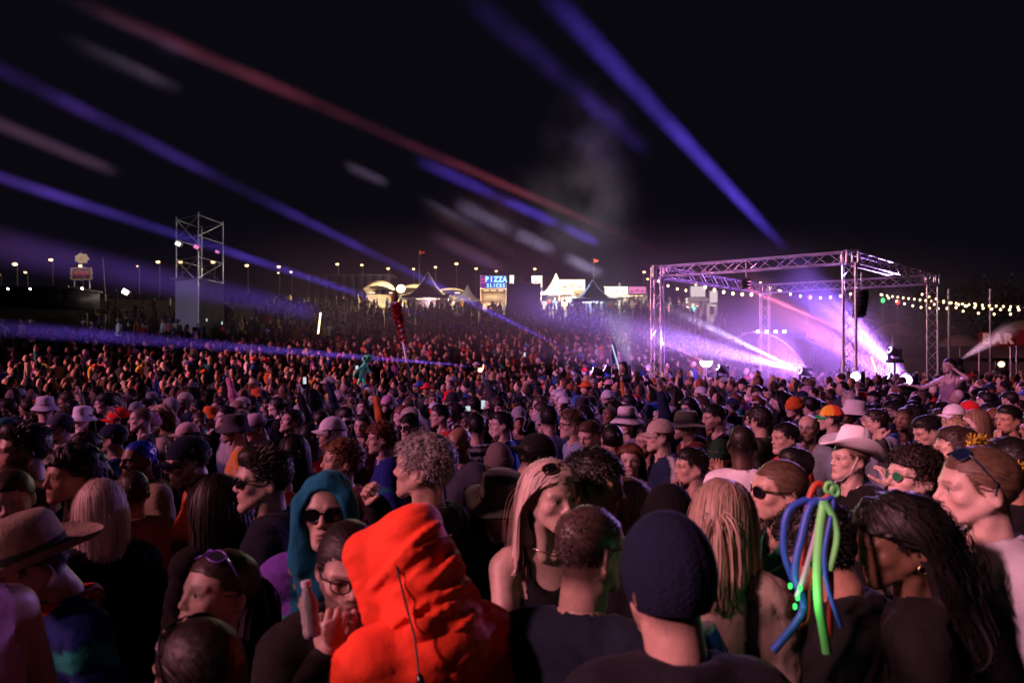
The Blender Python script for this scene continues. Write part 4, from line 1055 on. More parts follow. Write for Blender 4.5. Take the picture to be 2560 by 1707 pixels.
flood(tuple(D(411, 561, 37)), 'slanted lit flood lamp on the left scaffold pole', 'stall_white', s=.2); flood(tuple(D(453, 568, 36.6)), 'small pinkish lamp on the middle scaffold pole', 'stall_pink', .2); flood(tuple(D(500, 579, 38)), 'tiny pinkish lamp on the right scaffold pole', 'stall_pink', .14)
# ------------------------------------------------------------------ dark delay tower behind the stalls' middle
t = empty('delay_tower', (0, 0, 0)); tag(t, 'dark tower silhouette with lattice top between the food stalls', 'tower')
c = D(1203, 700, 60); cx, cyy = c[0], c[1]; g0 = gz(cx, cyy)
MB().box((cx, cyy, (g0-1+D(0, 655, 60)[2])/2), (2.9, 2.4, D(0, 655, 60)[2]-g0+1), None, (.012, .011, .014)).build('base_cladding', MAT['canvas'], t)
MB().box((cx-.1, cyy, (D(0, 655, 60)[2]+D(0, 618, 60)[2])/2), (1.5, 1.4, D(0, 618, 60)[2]-D(0, 655, 60)[2]), None, (.012, .011, .014)).build('upper_cladding', MAT['canvas'], t)
zt = D(0, 548, 60)[2]; zb = D(0, 618, 60)[2]
for sx in (-1, 1):
    for sy in (-1, 1): bar('pole', (cx-.1+sx*.75, cyy+sy*.7, zb-2), (cx-.1+sx*.75, cyy+sy*.7, zt), .022, t, DARKBAR)
for i in range(4):
    z0 = zb+(zt-zb)*i/4; z1 = zb+(zt-zb)*(i+1)/4; s = 1 if i % 2 else -1
    bar('diagonal_brace', (cx-.1-s*.75, cyy-.7, z0), (cx-.1+s*.75, cyy-.7, z1), .018, t, DARKBAR); bar('ledger', (cx-.85, cyy-.7, z1), (cx+.65, cyy-.7, z1), .018, t, DARKBAR)
# ------------------------------------------------------------------ tents and stalls on the hill
def text_mb(s, size, ext=.02, bold=.0):
    cu = bpy.data.curves.new('lettering', 'FONT'); cu.body = s; cu.size = size; cu.extrude = ext; cu.offset = bold; cu.align_x = 'CENTER'; cu.align_y = 'CENTER'; cu.resolution_u = 3
    o = bpy.data.objects.new('lettering', cu); COL.objects.link(o); bpy.context.view_layer.update()
    me = bpy.data.meshes.new_from_object(o.evaluated_get(bpy.context.evaluated_depsgraph_get())); bpy.data.objects.remove(o); bpy.data.curves.remove(cu); return me
def letters(name, s, size, mat, parent, loc, bold=.0, sx=1.0):
    for i, ch in enumerate(s):
        if ch == ' ': continue
        me = text_mb(ch, size, .03, bold); me.materials.clear(); me.materials.append(MAT[mat])
        o = link('letter', me, parent, (loc[0]+(i-(len(s)-1)/2)*size*.72*sx, loc[1], loc[2])); o.rotation_euler = (pi/2, 0, 0); o.scale = (sx, 1, 1)
def pagoda(xl, xr, yap, ybase, depth, col, label, group=None, wall=2.3, lit=None):
    a, b = D(xl, ybase, depth), D(xr, ybase, depth); w = b[0]-a[0]; cx = (a[0]+b[0])/2; zb = a[2]; zt = D(0, yap, depth)[2]
    t = empty('pagoda_tent', (cx, depth, zb-wall)); tag(t, label, 'tent', group)
    n = 32; rr = np.linspace(1, .02, 10); P = []
    for r in rr:
        row = []
        for k in range(n):
            th = 2*pi*k/n; sq = 1/max(abs(math.cos(th)), abs(math.sin(th))); f = (1-r)
            row.append((math.cos(th)*r*w/2*(sq*(r)+(1-r)), math.sin(th)*r*w/2*(sq*r+(1-r)), wall+(zt-zb)*(f**1.75)))
        P.append(row)
    MB().grid(np.array(P), col, wrap=True).build('roof', MAT['canvas'], t)
    for k in range(4):
        x, y = ((-1, -1), (1, -1), (1, 1), (-1, 1))[k]; bar('corner_pole', (x*w/2*.97, y*w/2*.97, 0), (x*w/2*.97, y*w/2*.97, wall), .04, t)
        x2, y2 = ((-1, -1), (1, -1), (1, 1), (-1, 1))[(k+1) % 4]
        p, q = V3(x*w/2, y*w/2, 0), V3(x2*w/2, y2*w/2, 0); u = np.linspace(0, 1, 17); v = np.array([wall, wall-.3])
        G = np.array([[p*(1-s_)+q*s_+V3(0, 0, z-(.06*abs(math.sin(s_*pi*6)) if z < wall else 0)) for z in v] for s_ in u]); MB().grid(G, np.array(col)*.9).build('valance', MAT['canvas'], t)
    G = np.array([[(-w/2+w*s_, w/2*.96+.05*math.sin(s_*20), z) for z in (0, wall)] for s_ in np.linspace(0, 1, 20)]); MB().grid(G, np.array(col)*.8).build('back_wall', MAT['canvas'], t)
    if lit: MB().box((0, 0, wall-.25), (w*.5, .12, .08)).build('strip_lamp', MAT[lit], t)
    return t
def stall(xl, xr, ytop, ybase, depth, label, face=(.4, .3, .2), sign=None, litmat='stall_light', signmat='stall_white', awning=None, txt=None, counter=True):
    a, b = D(xl, ybase, depth), D(xr, ybase, depth); w = b[0]-a[0]; cx = (a[0]+b[0])/2; g = gz(cx, depth); zt = D(0, ytop, depth)[2]; h = max(zt-g, 2.4)
    t = empty('food_stall', (cx, depth, g)); tag(t, label, 'food stall', 'food stalls along the hill')
    hs = h*.62
    for sx in (-1, 1): MB().box((sx*(w/2-.06), .8, hs/2), (.12, 1.6, hs), None, face).build('side_wall', MAT['paint'], t)
    MB().box((0, 1.6, hs/2), (w, .1, hs), None, np.array(face)*1.2).build('back_wall', MAT['paint'], t); MB().box((0, .75, hs+.05), (w+.1, 1.8, .1), None, face).build('roof', MAT['paint'], t)
    if counter: MB().box((0, .05, .55), (w-.25, .4, 1.1), None, np.array(face)*.8).build('counter', MAT['paint'], t)
    for i in range(3): MB().box(((i-1)*w*.28, .5, hs-.12), (w*.2, .1, .06)).build('strip_lamp', MAT[litmat], t)
    MB().box((0, 1.5, hs*.68), (w*.85, .04, hs*.35), None, (.7, .6, .45)).build('menu_board', MAT['paint'], t)
    if sign:
        MB().box((0, -.12, hs+.1+(h-hs-.1)/2), (w, .14, h-hs-.1), None, (.1, .1, .1)).build('sign_box', MAT['paint'], t)
        MB().box((0, -.2, hs+.1+(h-hs-.1)/2), (w-.12, .03, h-hs-.22)).build('sign_face', MAT[signmat], t)
        if not txt:
            for q in range(3): MB().box((w*(-.28+.28*q), -.225, hs+.1+(h-hs-.1)*(.32+.12*(q % 2))), (w*.2, .02, (h-hs)*.12), None, (.25, .08, .05)).build('sign_mark', MAT['paint'], t)
    if awning:
        G = np.array([[(-w/2-.2+(w+.4)*s_, -.1-1.3*v, hs+.1-.5*v) for v in np.linspace(0, 1, 4)] for s_ in np.linspace(0, 1, 12)]); MB().grid(G, awning).build('awning', MAT['canvas'], t)
    return t, w, h, hs
# long white marquee of lobed canvas
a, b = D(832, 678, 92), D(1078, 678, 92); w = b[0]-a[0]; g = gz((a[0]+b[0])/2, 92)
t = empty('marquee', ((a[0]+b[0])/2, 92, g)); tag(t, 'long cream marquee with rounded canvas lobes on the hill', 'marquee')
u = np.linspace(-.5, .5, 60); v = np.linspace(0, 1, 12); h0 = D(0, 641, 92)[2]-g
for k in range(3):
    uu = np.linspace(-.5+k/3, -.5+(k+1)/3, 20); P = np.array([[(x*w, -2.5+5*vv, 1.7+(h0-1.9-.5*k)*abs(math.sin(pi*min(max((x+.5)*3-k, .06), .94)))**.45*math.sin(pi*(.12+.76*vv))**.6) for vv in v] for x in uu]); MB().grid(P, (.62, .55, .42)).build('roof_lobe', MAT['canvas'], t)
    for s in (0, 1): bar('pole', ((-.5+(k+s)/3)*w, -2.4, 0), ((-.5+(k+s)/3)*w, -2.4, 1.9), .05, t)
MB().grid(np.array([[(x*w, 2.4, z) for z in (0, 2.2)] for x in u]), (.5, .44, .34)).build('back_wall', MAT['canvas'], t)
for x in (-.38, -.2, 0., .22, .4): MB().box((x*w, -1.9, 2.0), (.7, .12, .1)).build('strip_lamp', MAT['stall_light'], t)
t = empty('flood_light_mast', tuple(D(921, 690, 88)-V3(0, 0, .6))); tag(t, 'glaring warm flood light on a mast before the marquee', 'flood light')
MB().tube([(0, 0, 0), (0, 0, 1.6)], .05, 6, (.1, .1, .1)).build('mast', MAT['steel'], t); MB().add(*SDF().e((0, -.1, 2.1), (.55, .2, .5)).mesh(.12)).build('lamp', emit('flood_glare', (1, .7, .35), 25), t)
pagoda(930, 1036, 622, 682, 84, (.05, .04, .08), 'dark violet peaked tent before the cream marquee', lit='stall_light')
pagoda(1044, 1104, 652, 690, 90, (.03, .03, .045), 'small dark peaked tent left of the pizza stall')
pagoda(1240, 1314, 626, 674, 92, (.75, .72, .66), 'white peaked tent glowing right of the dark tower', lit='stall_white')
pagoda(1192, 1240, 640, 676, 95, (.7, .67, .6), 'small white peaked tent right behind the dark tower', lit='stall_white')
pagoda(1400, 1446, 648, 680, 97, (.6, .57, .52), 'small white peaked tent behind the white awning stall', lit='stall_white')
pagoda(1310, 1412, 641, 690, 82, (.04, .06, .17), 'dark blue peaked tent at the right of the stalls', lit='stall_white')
t, w, h, hs = stall(1103, 1163, 633, 692, 88, 'pizza stall with a violet and blue lit sign', (.3, .2, .15), True, 'stall_light', 'sign_blue', txt=1)
MB().box((-w*.39, -.23, hs+.1+(h-hs-.1)/2), (w*.2, .03, h-hs-.3)).build('side_panel', MAT['sign_purple'], t)
letters('sign', 'PIZZA', .95, 'sign_letter', t, (w*.1, -.27, h-.55), .035, .84); letters('sign', 'SLICES', .6, 'sign_letter', t, (w*.1, -.27, h-1.32), .02, .95)
for z in (.5, .9): MB().box((-w*.39, -.25, h-z), (w*.14, .03, .16)).build('pink_mark', MAT['sign_pink'], t)
stall(1170, 1192, 632, 690, 93, 'narrow stall with a glaring white sign left of the dark tower', (.2, .2, .2), True, 'stall_light', 'stall_white')
stall(1216, 1246, 633, 690, 93, 'narrow stall with a glaring white sign right of the dark tower', (.2, .2, .2), True, 'stall_light', 'stall_white')
stall(1284, 1344, 642, 692, 90, 'wide food stall blazing warm white under its sign', (.55, .35, .18), True, 'stall_light', 'stall_light')
stall(1388, 1442, 658, 692, 91, 'low food stall with a bright white awning', (.4, .38, .35), True, 'stall_white', 'stall_white', (.7, .68, .62))
stall(1442, 1484, 658, 692, 93, 'dim food stall with a rust coloured sign', (.3, .2, .17), True, 'stall_light', 'stall_pink')
stall(1584, 1620, 657, 700, 72, 'bright pink and white stall seen through the truss', (.3, .25, .25), True, 'stall_white', 'sign_dim', (.6, .5, .5), txt=1)
stall(1628, 1648, 668, 706, 70, 'small lit kiosk seen through the truss', (.25, .22, .2), True, 'stall_white', 'sign_dim', txt=1)
for px, py, lb in ((1370, 606, 'small orange flag flying above the blue tent'), (970, 587, 'small dark red flag flying above the violet tent')):
    p = D(px-7, py+35, 86); t = empty('flag', tuple(p-V3(0, 0, 2.5))); tag(t, lb, 'flag'); MB().tube([(0, 0, 0), (0, 0, 5.2)], .03, 6, (.05, .05, .05)).build('flag_pole', MAT['steel'], t)
    MB().grid(np.array([[(.03+.7*s_, .08*math.sin(s_*6), 5.1-.3*s_-.55*v_*(1-s_*.95)) for v_ in (0, .5, 1)] for s_ in np.linspace(0, 1, 10)]), (.35, .06, .02)).build('pennant', MAT['cloth'], t)
# the stalls' own flood lamps
for px, py, dep, e, c in ((905, 652, 86, 7000, (1, .74, .42)), (1040, 655, 86, 3500, (1, .74, .42)), (1275, 652, 84, 9000, (1, .9, .75)), (1420, 665, 84, 5000, (1, .92, .8)), (1130, 668, 82, 3000, (1, .75, .5)), (985, 692, 86, 900, (1, .7, .45)), (1365, 694, 84, 900, (1, .8, .6)), (1600, 690, 66, 1800, (1, .85, .75))):
    l = bpy.data.lights.new('stall_flood', 'POINT'); l.energy = e; l.color = c; l.shadow_soft_size = .3; o = bpy.data.objects.new('stall_flood', l); COL.objects.link(o); o.location = D(px, py, dep)
# ------------------------------------------------------------------ lamp posts along the far road
def post(px, py, depth, label, big=.2, mat='lamp_warm'):
    p = D(px, py, depth); g = gz(p[0], p[1]); t = empty('lamp_post', (p[0], p[1], g)); tag(t, label, 'lamp post', 'lamp posts along the far road')
    z = p[2]-g; m = MB(); m.tube([(0, 0, 0), (0, 0, z+.1), (0, -.3, z+.22), (0, -.55, z+.2)], [.09, .06, .05, .05], 6, (.25, .24, .22)); m.build('pole', MAT['steel'], t)
    MB().box((0, -.6, z+.15), (.3, .7, .12), None, (.2, .2, .2)).build('lamp_housing', MAT['paint'], t); MB().add(*SDF().e((0, -.62, z), (big*1.15, big, big*.8)).mesh(big*.3)).build('lamp', MAT[mat], t)
LP = [(3, 632, .25, 'lamp post cut by the left edge'), (40, 608, .5, 'bright lamp post near the left edge'), (64, 627, .28, 'small low lamp post beside the bright left one'), (122, 598, .42, 'tall lamp post left of the wooden sign'), (190, 612, .42, 'lamp post glowing behind the wooden sign'),
      (320, 613, .16, 'faint lamp post between wooden sign and scaffold'), (367, 603, .42, 'bright lamp post just left of the scaffold'), (419, 603, .4, 'lamp post seen through the left half of the scaffold'), (493, 603, .45, 'lamp post seen through the right half of the scaffold'), (570, 611, .4, 'first lamp post right of the scaffold'),
      (643, 614, .38, 'second lamp post right of the scaffold'), (642, 628, .2, 'tiny lamp below the second post right of the scaffold'), (671, 626, .28, 'small lamp post third right of the scaffold'), (777, 608, .36, 'lamp post above the left end of the dark shed'), (833, 610, .32, 'lamp post above the right end of the dark shed'),
      (893, 618, .34, 'lamp post above the left end of the marquee'), (951, 619, .3, 'lamp post behind the violet tent'), (1001, 615, .32, 'lamp post above the right end of the marquee'), (1049, 607, .4, 'tallest lamp post above the marquee'), (1094, 618, .34, 'lamp post left of the pizza sign'), (1140, 624, .3, 'lamp post above the pizza sign'),
      (1228, 619, .34, 'lamp post right of the dark tower'), (1478, 626, .34, 'lamp post left of the truss'), (1497, 632, .34, 'lamp post touching the left truss leg'), (1486, 642, .3, 'lower lamp post left of the truss'), (1388, 660, .2, 'small lamp over the white awning stall')]
for i, (px, py, s, lb) in enumerate(LP):
    post(px, py, 118, lb, s*.7)
    if i % 4 == 1: l = bpy.data.lights.new('post_lamp', 'POINT'); l.energy = 900; l.color = (1, .66, .32); l.shadow_soft_size = .2; o = bpy.data.objects.new('post_lamp', l); COL.objects.link(o); o.location = D(px, py+6, 114)
# ------------------------------------------------------------------ left background: bar building, sheds, wooden sign, masts
a, b = D(-40, 745, 62), D(168, 745, 62); w = b[0]-a[0]; zt = D(0, 664, 62)[2]; g = gz((a[0]+b[0])/2, 62)
t = empty('bar_building', ((a[0]+b[0])/2, 62, g)); tag(t, 'long low dark bar building with a glinting roof edge at left', 'building')
MB().box((0, 2, (zt-g)/2), (w, 4, zt-g), None, (.03, .03, .045)).build('wall', MAT['paint'], t); MB().box((0, 1.8, zt-g+.1), (w+.5, 4.6, .2), None, (.06, .06, .07)).build('roof', MAT['paint'], t)
rs = np.random.RandomState(3)
m = MB(); x = np.linspace(-w/2, w/2, 40); m.tube(np.stack([x, np.full(40, -.6), zt-g+.12+.1*np.abs(np.sin(x*1.3))], 1), .06, 5, (.75, .8, .85)); m.build('foil_garland', MAT['metal'], t)
for i in range(8):
    x = -w/2+.6+i*(w-1.2)/7; MB().box((x, -.03, (zt-g)*.55), (w/12, .06, (zt-g)*.5), None, [(.05, .05, .09), (.12, .05, .05), (.05, .08, .1)][i % 3]).build('poster_panel', MAT['paint'], t)
for px in (52, 186): flood(tuple(D(px*.38, 664, 61)), 'small white lamp on the bar roof edge' + (' near the left' if px < 100 else ' in the middle'), s=.14)
flood(tuple(D(190, 663, 61)), 'small white lamp at the right end of the bar roof', s=.16); flood(tuple(D(291, 671, 70)), 'lone cold white lamp right of the bar building', s=.45)
for (xl, xr, yt, dep, lb) in ((692, 897, 632, 104, 'wide dark shed behind the marquee'), (205, 690, 676, 108, 'very long low dark fence behind the crowd')):
    a, b = D(xl, 700, dep), D(xr, 700, dep); zt = D(0, yt, dep)[2]; g = gz((a[0]+b[0])/2, dep); t = empty('shed' if xl == 692 else 'fence', ((a[0]+b[0])/2, dep, g)); tag(t, lb, 'shed' if xl == 692 else 'fence')
    n = 10 if xl == 692 else 24
    for i in range(n): MB().box(((i+.5)/n*(b[0]-a[0])-(b[0]-a[0])/2, 0, (zt-g)/2-.3), ((b[0]-a[0])/n-.06, .12, zt-g+.6), None, np.array((.05, .05, .07))*random.uniform(.8, 1.2)).build('panel', MAT['paint'], t)
    if xl == 692: MB().box((0, 2, zt-g+.05), (b[0]-a[0]+.4, 4.4, .15), None, (.05, .05, .07)).build('roof', MAT['paint'], t)
p = D(188, 643, 66); g = gz(p[0], p[1]); t = empty('wooden_sign', (p[0], p[1], g)); tag(t, 'raised wooden sign board with a flower ornament on top', 'sign')
sc = 66/1568.; zb = p[2]-g; hw, hh = 23*sc, 13*sc
for sx in (-1, 1): bar('post', (sx*hw*.75, 0, 0), (sx*hw*.75, 0, zb+.2), .06, t)
m = MB(); m.box((0, 0, zb+hh), (hw*2, .1, hh*2), None, (.3, .2, .1)); m.build('board', MAT['wood'], t)
th = np.linspace(0, 2*pi, 40); m = MB(); m.tube(np.stack([np.clip(np.cos(th)*1.35, -1, 1)*hw*(1+.05*np.sin(th*9)), np.full(40, -.08), zb+hh+np.clip(np.sin(th)*1.35, -1, 1)*hh*(1+.08*np.sin(th*11))], 1), .09, 6, (.5, .42, .25)); m.build('carved_frame', MAT['wood'], t)
for i in range(3): MB().box(((i-1)*hw*.55, -.08, zb+hh), (hw*.4, .04, hh*.9), None, (.6, .12, .05)).build('painted_mark', MAT['paint'], t)
m = MB()
for i in range(7): m.add(*[v if j else v for j, v in enumerate(SDF().e((math.cos(i*.9)*.45, 0, zb+2*hh+.95+math.sin(i*.9)*.35), (.3, .1, .22)).mesh(.08))], (.6, .55, .4))
m.add(*SDF().e((0, 0, zb+2*hh+.95), (.3, .12, .28)).mesh(.08), (.5, .4, .25)); m.build('flower_ornament', MAT['paint'], t); bar('ornament_stem', (0, .05, zb+2*hh-.1), (0, .05, zb+2*hh+.8), .05, t)
spot((p[0], p[1]-3, g+zb+3.2), (p[0], p[1], g+zb+1.0), 260, (1, .75, .4), 80, 1, .1, 'sign_lamp')
for px, y0, y1, lb in ((239, 590, 705, 'thin leaning mast right of the wooden sign'), (190, 575, 740, 'thin mast behind the wooden sign')):
    q0, q1 = D(px+5, y1, 80), D(px-3, y0, 80); m = MB(); m.tube([q0-V3(0, 0, 1), q1], [.09, .05], 6, (.2, .2, .2)); tag(m.build('mast', MAT['steel']), lb, 'mast')
# ------------------------------------------------------------------ festoon lights
def festoon(p0, p1, sag, n, label, r=.055, mat='bulb'):
    p0, p1 = V3(*p0), V3(*p1); t = empty('festoon_string', (0, 0, 0)); tag(t, label, 'festoon lights'); u = np.linspace(0, 1, 30)
    P = p0+(p1-p0)*u[:, None]; P[:, 2] -= sag*4*u*(1-u); MB().tube(P, .012, 4, (.02, .02, .02)).build('cable', MAT['rubber'], t)
    r *= .8
    V, F = SDF().e((0, 0, -.09), (r, r, r*1.25)).mesh(r*.45); me = MB().add(V, F).data('bulb', MAT[mat])
    for i in range(n):
        s = (i+.5)/n; q = p0+(p1-p0)*s; q[2] -= sag*4*s*(1-s); link('bulb', me, t, tuple(q))
festoon(D(1500, 632, 22), D(1585, 662, 25), .1, 4, 'short festoon string at the left truss leg', .05)
festoon(D(1588, 643, 30), D(1800, 662, 30), .35, 10, 'festoon string behind the truss top beam', .085)
festoon(D(1735, 640, 33), D(1965, 668, 33), .5, 10, 'second festoon string under the far truss beam', .07)
festoon(D(2020, 672, 30), D(2400, 702, 24), .10, 26, 'upper festoon string running off the right edge', .05)
festoon(D(2015, 668, 34), D(2250, 690, 30), .5, 12, 'sagging festoon string right of the truss', .06)
festoon(D(2110, 668, 26), D(2420, 700, 21), .28, 16, 'near festoon string crossing the right edge', .045)
festoon(D(2130, 690, 34), D(2380, 712, 30), .3, 7, 'lowest festoon string above the bar signs', .06)
for px, lb in ((2180, 'festoon post right of the truss'), (2275, 'festoon post near the right edge'), (1980, 'festoon post behind the near truss leg')):
    p = D(px, 668, 31); m = MB(); m.tube([(p[0], p[1], 0), tuple(p+V3(0, 0, .1))], .05, 6, (.15, .15, .15)); tag(m.build('festoon_post', MAT['steel']), lb, 'post')
# ------------------------------------------------------------------ bar on the right
def barsign(px0, px1, y0, y1, dep, s, label):
    a, b = D(px0, y0, dep), D(px1, y1, dep); w = b[0]-a[0]; h = a[2]-b[2]; t = empty('bar_sign', ((a[0]+b[0])/2, dep, 0)); tag(t, label, 'sign', 'red bar signs')
    zc = (a[2]+b[2])/2; MB().box((0, 0, zc), (w, .12, h), None, (.28, .03, .035)).build('board', MAT['bar_board'], t)
    for sx in (-1, 1): bar('post', (sx*w*.45, .1, 0), (sx*w*.45, .1, zc+h/2), .05, t)
    letters('sign', s, h*.95, 'bar_letter', t, (0, -.1, zc), .03, 1.05)
barsign(2248, 2328, 762, 796, 36, 'BAR', 'dim red bar sign behind the crowd at right'); barsign(2334, 2414, 758, 794, 35, 'S', 'second red sign cut by the right edge')
p = D(2320, 800, 39); m = MB(); t = empty('bar_tent', (p[0]+2, p[1], 0)); tag(t, 'low dark bar tent behind the red signs', 'tent')
MB().box((0, 1.5, 1.2), (14, 3, 2.4), None, (.03, .025, .03)).build('wall', MAT['canvas'], t)
G = np.array([[(-7.3+14.6*s_, -.6+4.2*v_, 2.4+.8*math.sin(v_*pi)) for v_ in np.linspace(0, 1, 8)] for s_ in np.linspace(0, 1, 8)]); MB().grid(G, (.05, .04, .05)).build('roof', MAT['canvas'], t)
spot((p[0], p[1]-6, 4.4), (p[0]+.5, p[1]-3, 2.6), 900, (1, .35, .3), 100, 1, .2, 'bar_lamp')
def parasol(px, py, dep, w, label):
    p = D(px, py, dep); t = empty('parasol', (p[0], p[1], 0)); tag(t, label, 'parasol', 'parasols by the bar'); bar('pole', (0, 0, 0), (0, 0, p[2]), .03, t)
    a = np.linspace(0, 2*pi, 9)[:-1]; P = np.array([[(math.cos(u_)*r, math.sin(u_)*r, p[2]-.55*r*r/w) for u_ in a] for r in np.linspace(.02, w, 5)]); MB().grid(P, (.2, .17, .12), wrap=True, flip=True).build('canopy', MAT['canvas'], t)
parasol(2050, 742, 40, 1.3, 'tan parasol right of the near truss leg'); parasol(2350, 735, 42, 1.3, 'tan parasol behind the red signs at the right edge'); parasol(2205, 768, 37, 1.2, 'tan parasol left of the bar sign')
# ------------------------------------------------------------------ trees behind the festoon lights
def tree(px, dep, h, label, seed, tint=(.02, .03, .012)):
    rs = np.random.RandomState(seed); p = D(px, 700, dep); g = gz(p[0], p[1]); t = empty('tree', (p[0], p[1], g)); tag(t, label, 'tree', 'trees behind the festoon lights')
    m = MB(); m.tube([(0, 0, 0), (.1, 0, h*.3), (.05, .1, h*.6), (.0, .1, h*.85)], [.2, .15, .1, .03], 8, (.06, .045, .03))
    for i in range(7):
        z = h*(.3+.07*i); a = i*2.3; L = h*.28*(1-.08*i); m.tube([(.05, .05, z), (math.cos(a)*L*.5, math.sin(a)*L*.5, z+.4), (math.cos(a)*L, math.sin(a)*L, z+.9)], [.07, .05, .02], 6, (.06, .045, .03))
    m.build('trunk', MAT['wood'], t)
    n = 2600; cl = rs.normal(size=(22, 3))*np.array((h*.2, h*.2, h*.17))+np.array((0, 0, h*.68)); c = cl[rs.randint(0, 22, n)]+rs.normal(size=(n, 3))*h*.055
    d = rs.normal(size=(n, 3)); d /= np.linalg.norm(d, axis=1)[:, None]; e = rs.normal(size=(n, 3)); e = np.cross(d, e); e /= np.linalg.norm(e, axis=1)[:, None]; s = rs.uniform(.10, .2, n)[:, None]
    V = np.stack([c-d*s, c+e*s*.5, c+d*s, c-e*s*.5], 1).reshape(-1, 3); o = MB().add(V, np.arange(4*n).reshape(n, 4), np.repeat(np.array(tint)*rs.uniform(.5, 1.4, (n, 1)), 4, 0)).build('crown', MAT['leaf'], t, smooth=False); o['kind'] = 'stuff'
tree(2030, 46, 6.5, 'small dark tree right of the near truss leg', 1); tree(2100, 50, 6.5, 'dark tree behind the right truss leg', 2); tree(2230, 52, 7, 'dark tree behind the festoon lights', 3); tree(2340, 48, 6.5, 'dark tree at the right edge', 4)
for px, py, mt, lb in ((2028, 690, 'green_glow', 'green uplight in the small tree'), (2062, 694, 'red_glow', 'red uplight beside the green one'), (1860, 683, 'red_glow', 'small red light seen through the truss')):
    p = D(px, py, 40); t = empty('coloured_lamp', tuple(p)); tag(t, lb, 'lamp'); MB().add(*SDF().e((0, 0, 0), (.13, .1, .16)).mesh(.05)).build('lens', MAT[mt], t); MB().tube([(0, 0, -p[2]), (0, 0, -.15)], .02, 5, (.1, .1, .1)).build('stake', MAT['steel'], t)
spot(tuple(D(2028, 700, 42)), tuple(D(2030, 650, 46)), 60, (.1, 1, .3), 90, 1, .1, 'tree_lamp')
# ------------------------------------------------------------------ the people near the camera, one by one
PALE, LIGHT, TAN, BROWN, DARK = (.50, .355, .295), (.44, .285, .225), (.34, .19, .125), (.15, .08, .05), (.075, .04, .026)
BLK, DBR, BRN, GIN, SAN, BLO, PLA, GRY = (.008, .007, .007), (.016, .010, .008), (.04, .023, .015), (.19, .06, .02), (.11, .068, .04), (.36, .25, .15), (.58, .46, .4), (.22, .2, .2)
NAVY, BLACK, CHAR, WHITE, RED_ = (.010, .015, .042), (.006, .006, .007), (.028, .028, .032), (.62, .6, .62), (.5, .02, .015)
HEROES = []                                     # (x, y, px, py, size) for spacing the rest of the crowd
def hero(px, py, d, yaw, label, by=None, pitch=0, roll=0, seed=None, **kw):
    """person whose head centre is seen at photo pixel (px, py), d metres away; yaw: 0 faces the camera, 90 the left edge, 180 away"""
    d = adj(d); y = d; p = IMG(px, py, y); az = math.atan2(p[0], p[1]); by = yaw if by is None else by
    rz = -az-math.radians(by); hz = p[2]
    loc = p[:2]-np.array((math.sin(-0)*0, 0))-rotm('Z', rz)[:2, :2]@np.array((0, -.02))
    HEROES.append((p[0], p[1], px, py, 400/d))
    return person(label, (loc[0], loc[1], 0), rz, hz=hz, near=d < 3, dist=d, yaw=math.radians(by-yaw), pitch=math.radians(pitch), roll=math.radians(roll), seed=seed if seed is not None else len(HEROES)*7+1, **kw)
def adj(d): return d if d < 3.0 else d*(1+.33*min(1, (d-3.0)/.6))
def stripes(c2, n, axis=2):
    return lambda V, c, hz, shz: np.where((np.sin(V[:, axis]*n) > 0)[:, None], np.array(c2)[None], c[None])
def blotch(c2, sc=28, th=.2, seed=1):
    return lambda V, c, hz, shz: np.where((vnoise(V, sc, seed) > th)[:, None], np.array(c2)[None], c[None])
def yoke(c2, dz=-.12, c3=None):
    def f(V, c, hz, shz):
        C = np.tile(c, (len(V), 1)); m = V[:, 2] > shz+dz+.25*np.abs(V[:, 0]); C[m] = c2
        if c3 is not None: C[np.abs(V[:, 2]-(shz+dz+.25*np.abs(V[:, 0]))) < .014] = c3
        return C
    return f
def check(c2, n=60):
    return lambda V, c, hz, shz: c[None]*(1-.5*((np.sin(V[:, 2]*n) > 0)*1.)[:, None])*(1-.5*((np.sin(V[:, 0]*n) > 0)*1.)[:, None])+np.array(c2)[None]*.1
H = hero
mouth = lambda hz, s=1, f=.0: dict(to=(s*.03, -.165-f, hz-.17), hint=(s*.8, -.1, -1), palm=(0, 1, .1), hand='grip', dir=(-s*.25, .25, 1))
def zat(py, d): return float(CAMH-(py-HOR)/FPX*adj(d))
# ---- nearest row
def straw_top(V, c, hz, shz):
    C = np.tile(c, (len(V), 1)); s = np.abs(V[:, 2]-(shz-.02-.55*np.abs(V[:, 1]-.02))) < .035; C[s] = (.02, .30, .26); C[(np.abs(V[:, 0]) < .03) & (V[:, 1] < 0)] = (.02, .3, .26); return C
H(118, 1392, 2.25, 80, 'man in a wide straw hat with black band looking down', by=70, pitch=26, head='m1', skin=TAN, hair=('short', DBR), top=('jacket', (.012, .03, .17)), colorf=straw_top, wear=[('straw', (.24, .185, .145)), ('scarf', (.5, .015, .02), (.7, .5, .4))])
H(250, 1272, 2.9, 168, 'woman with straight platinum bob seen from behind, black jacket', by=170, head='f1', skin=PALE, hair=('bob', PLA, .17), top=('jacket', BLACK))
H(28, 1245, 3.0, 10, 'pale young woman at the left edge with lowered eyes', pitch=8, head='f2', skin=PALE, hair=('ponytail', BRN, .3), top=('tank', (.02, .02, .02)), closed=True, wear=[('necklace',)])
H(58, 1128, 3.1, 88, 'man with black quiff and full black beard in profile at left', head='m2', skin=LIGHT, hair=('quiff', BLK), beard=1, top=('jacket', (.10, .06, .02)))
z = zat(1122, 3.9); H(212, 1122, 3.9, 55, 'man in dark glasses cupping both hands at his mouth', head='m3', skin=LIGHT, hair=('fringe', BRN), top=('hoodie', BLACK), wear=[('sunglasses', BLACK)], arms={'L': mouth(z, 1, .03), 'R': mouth(z, -1, .03)})
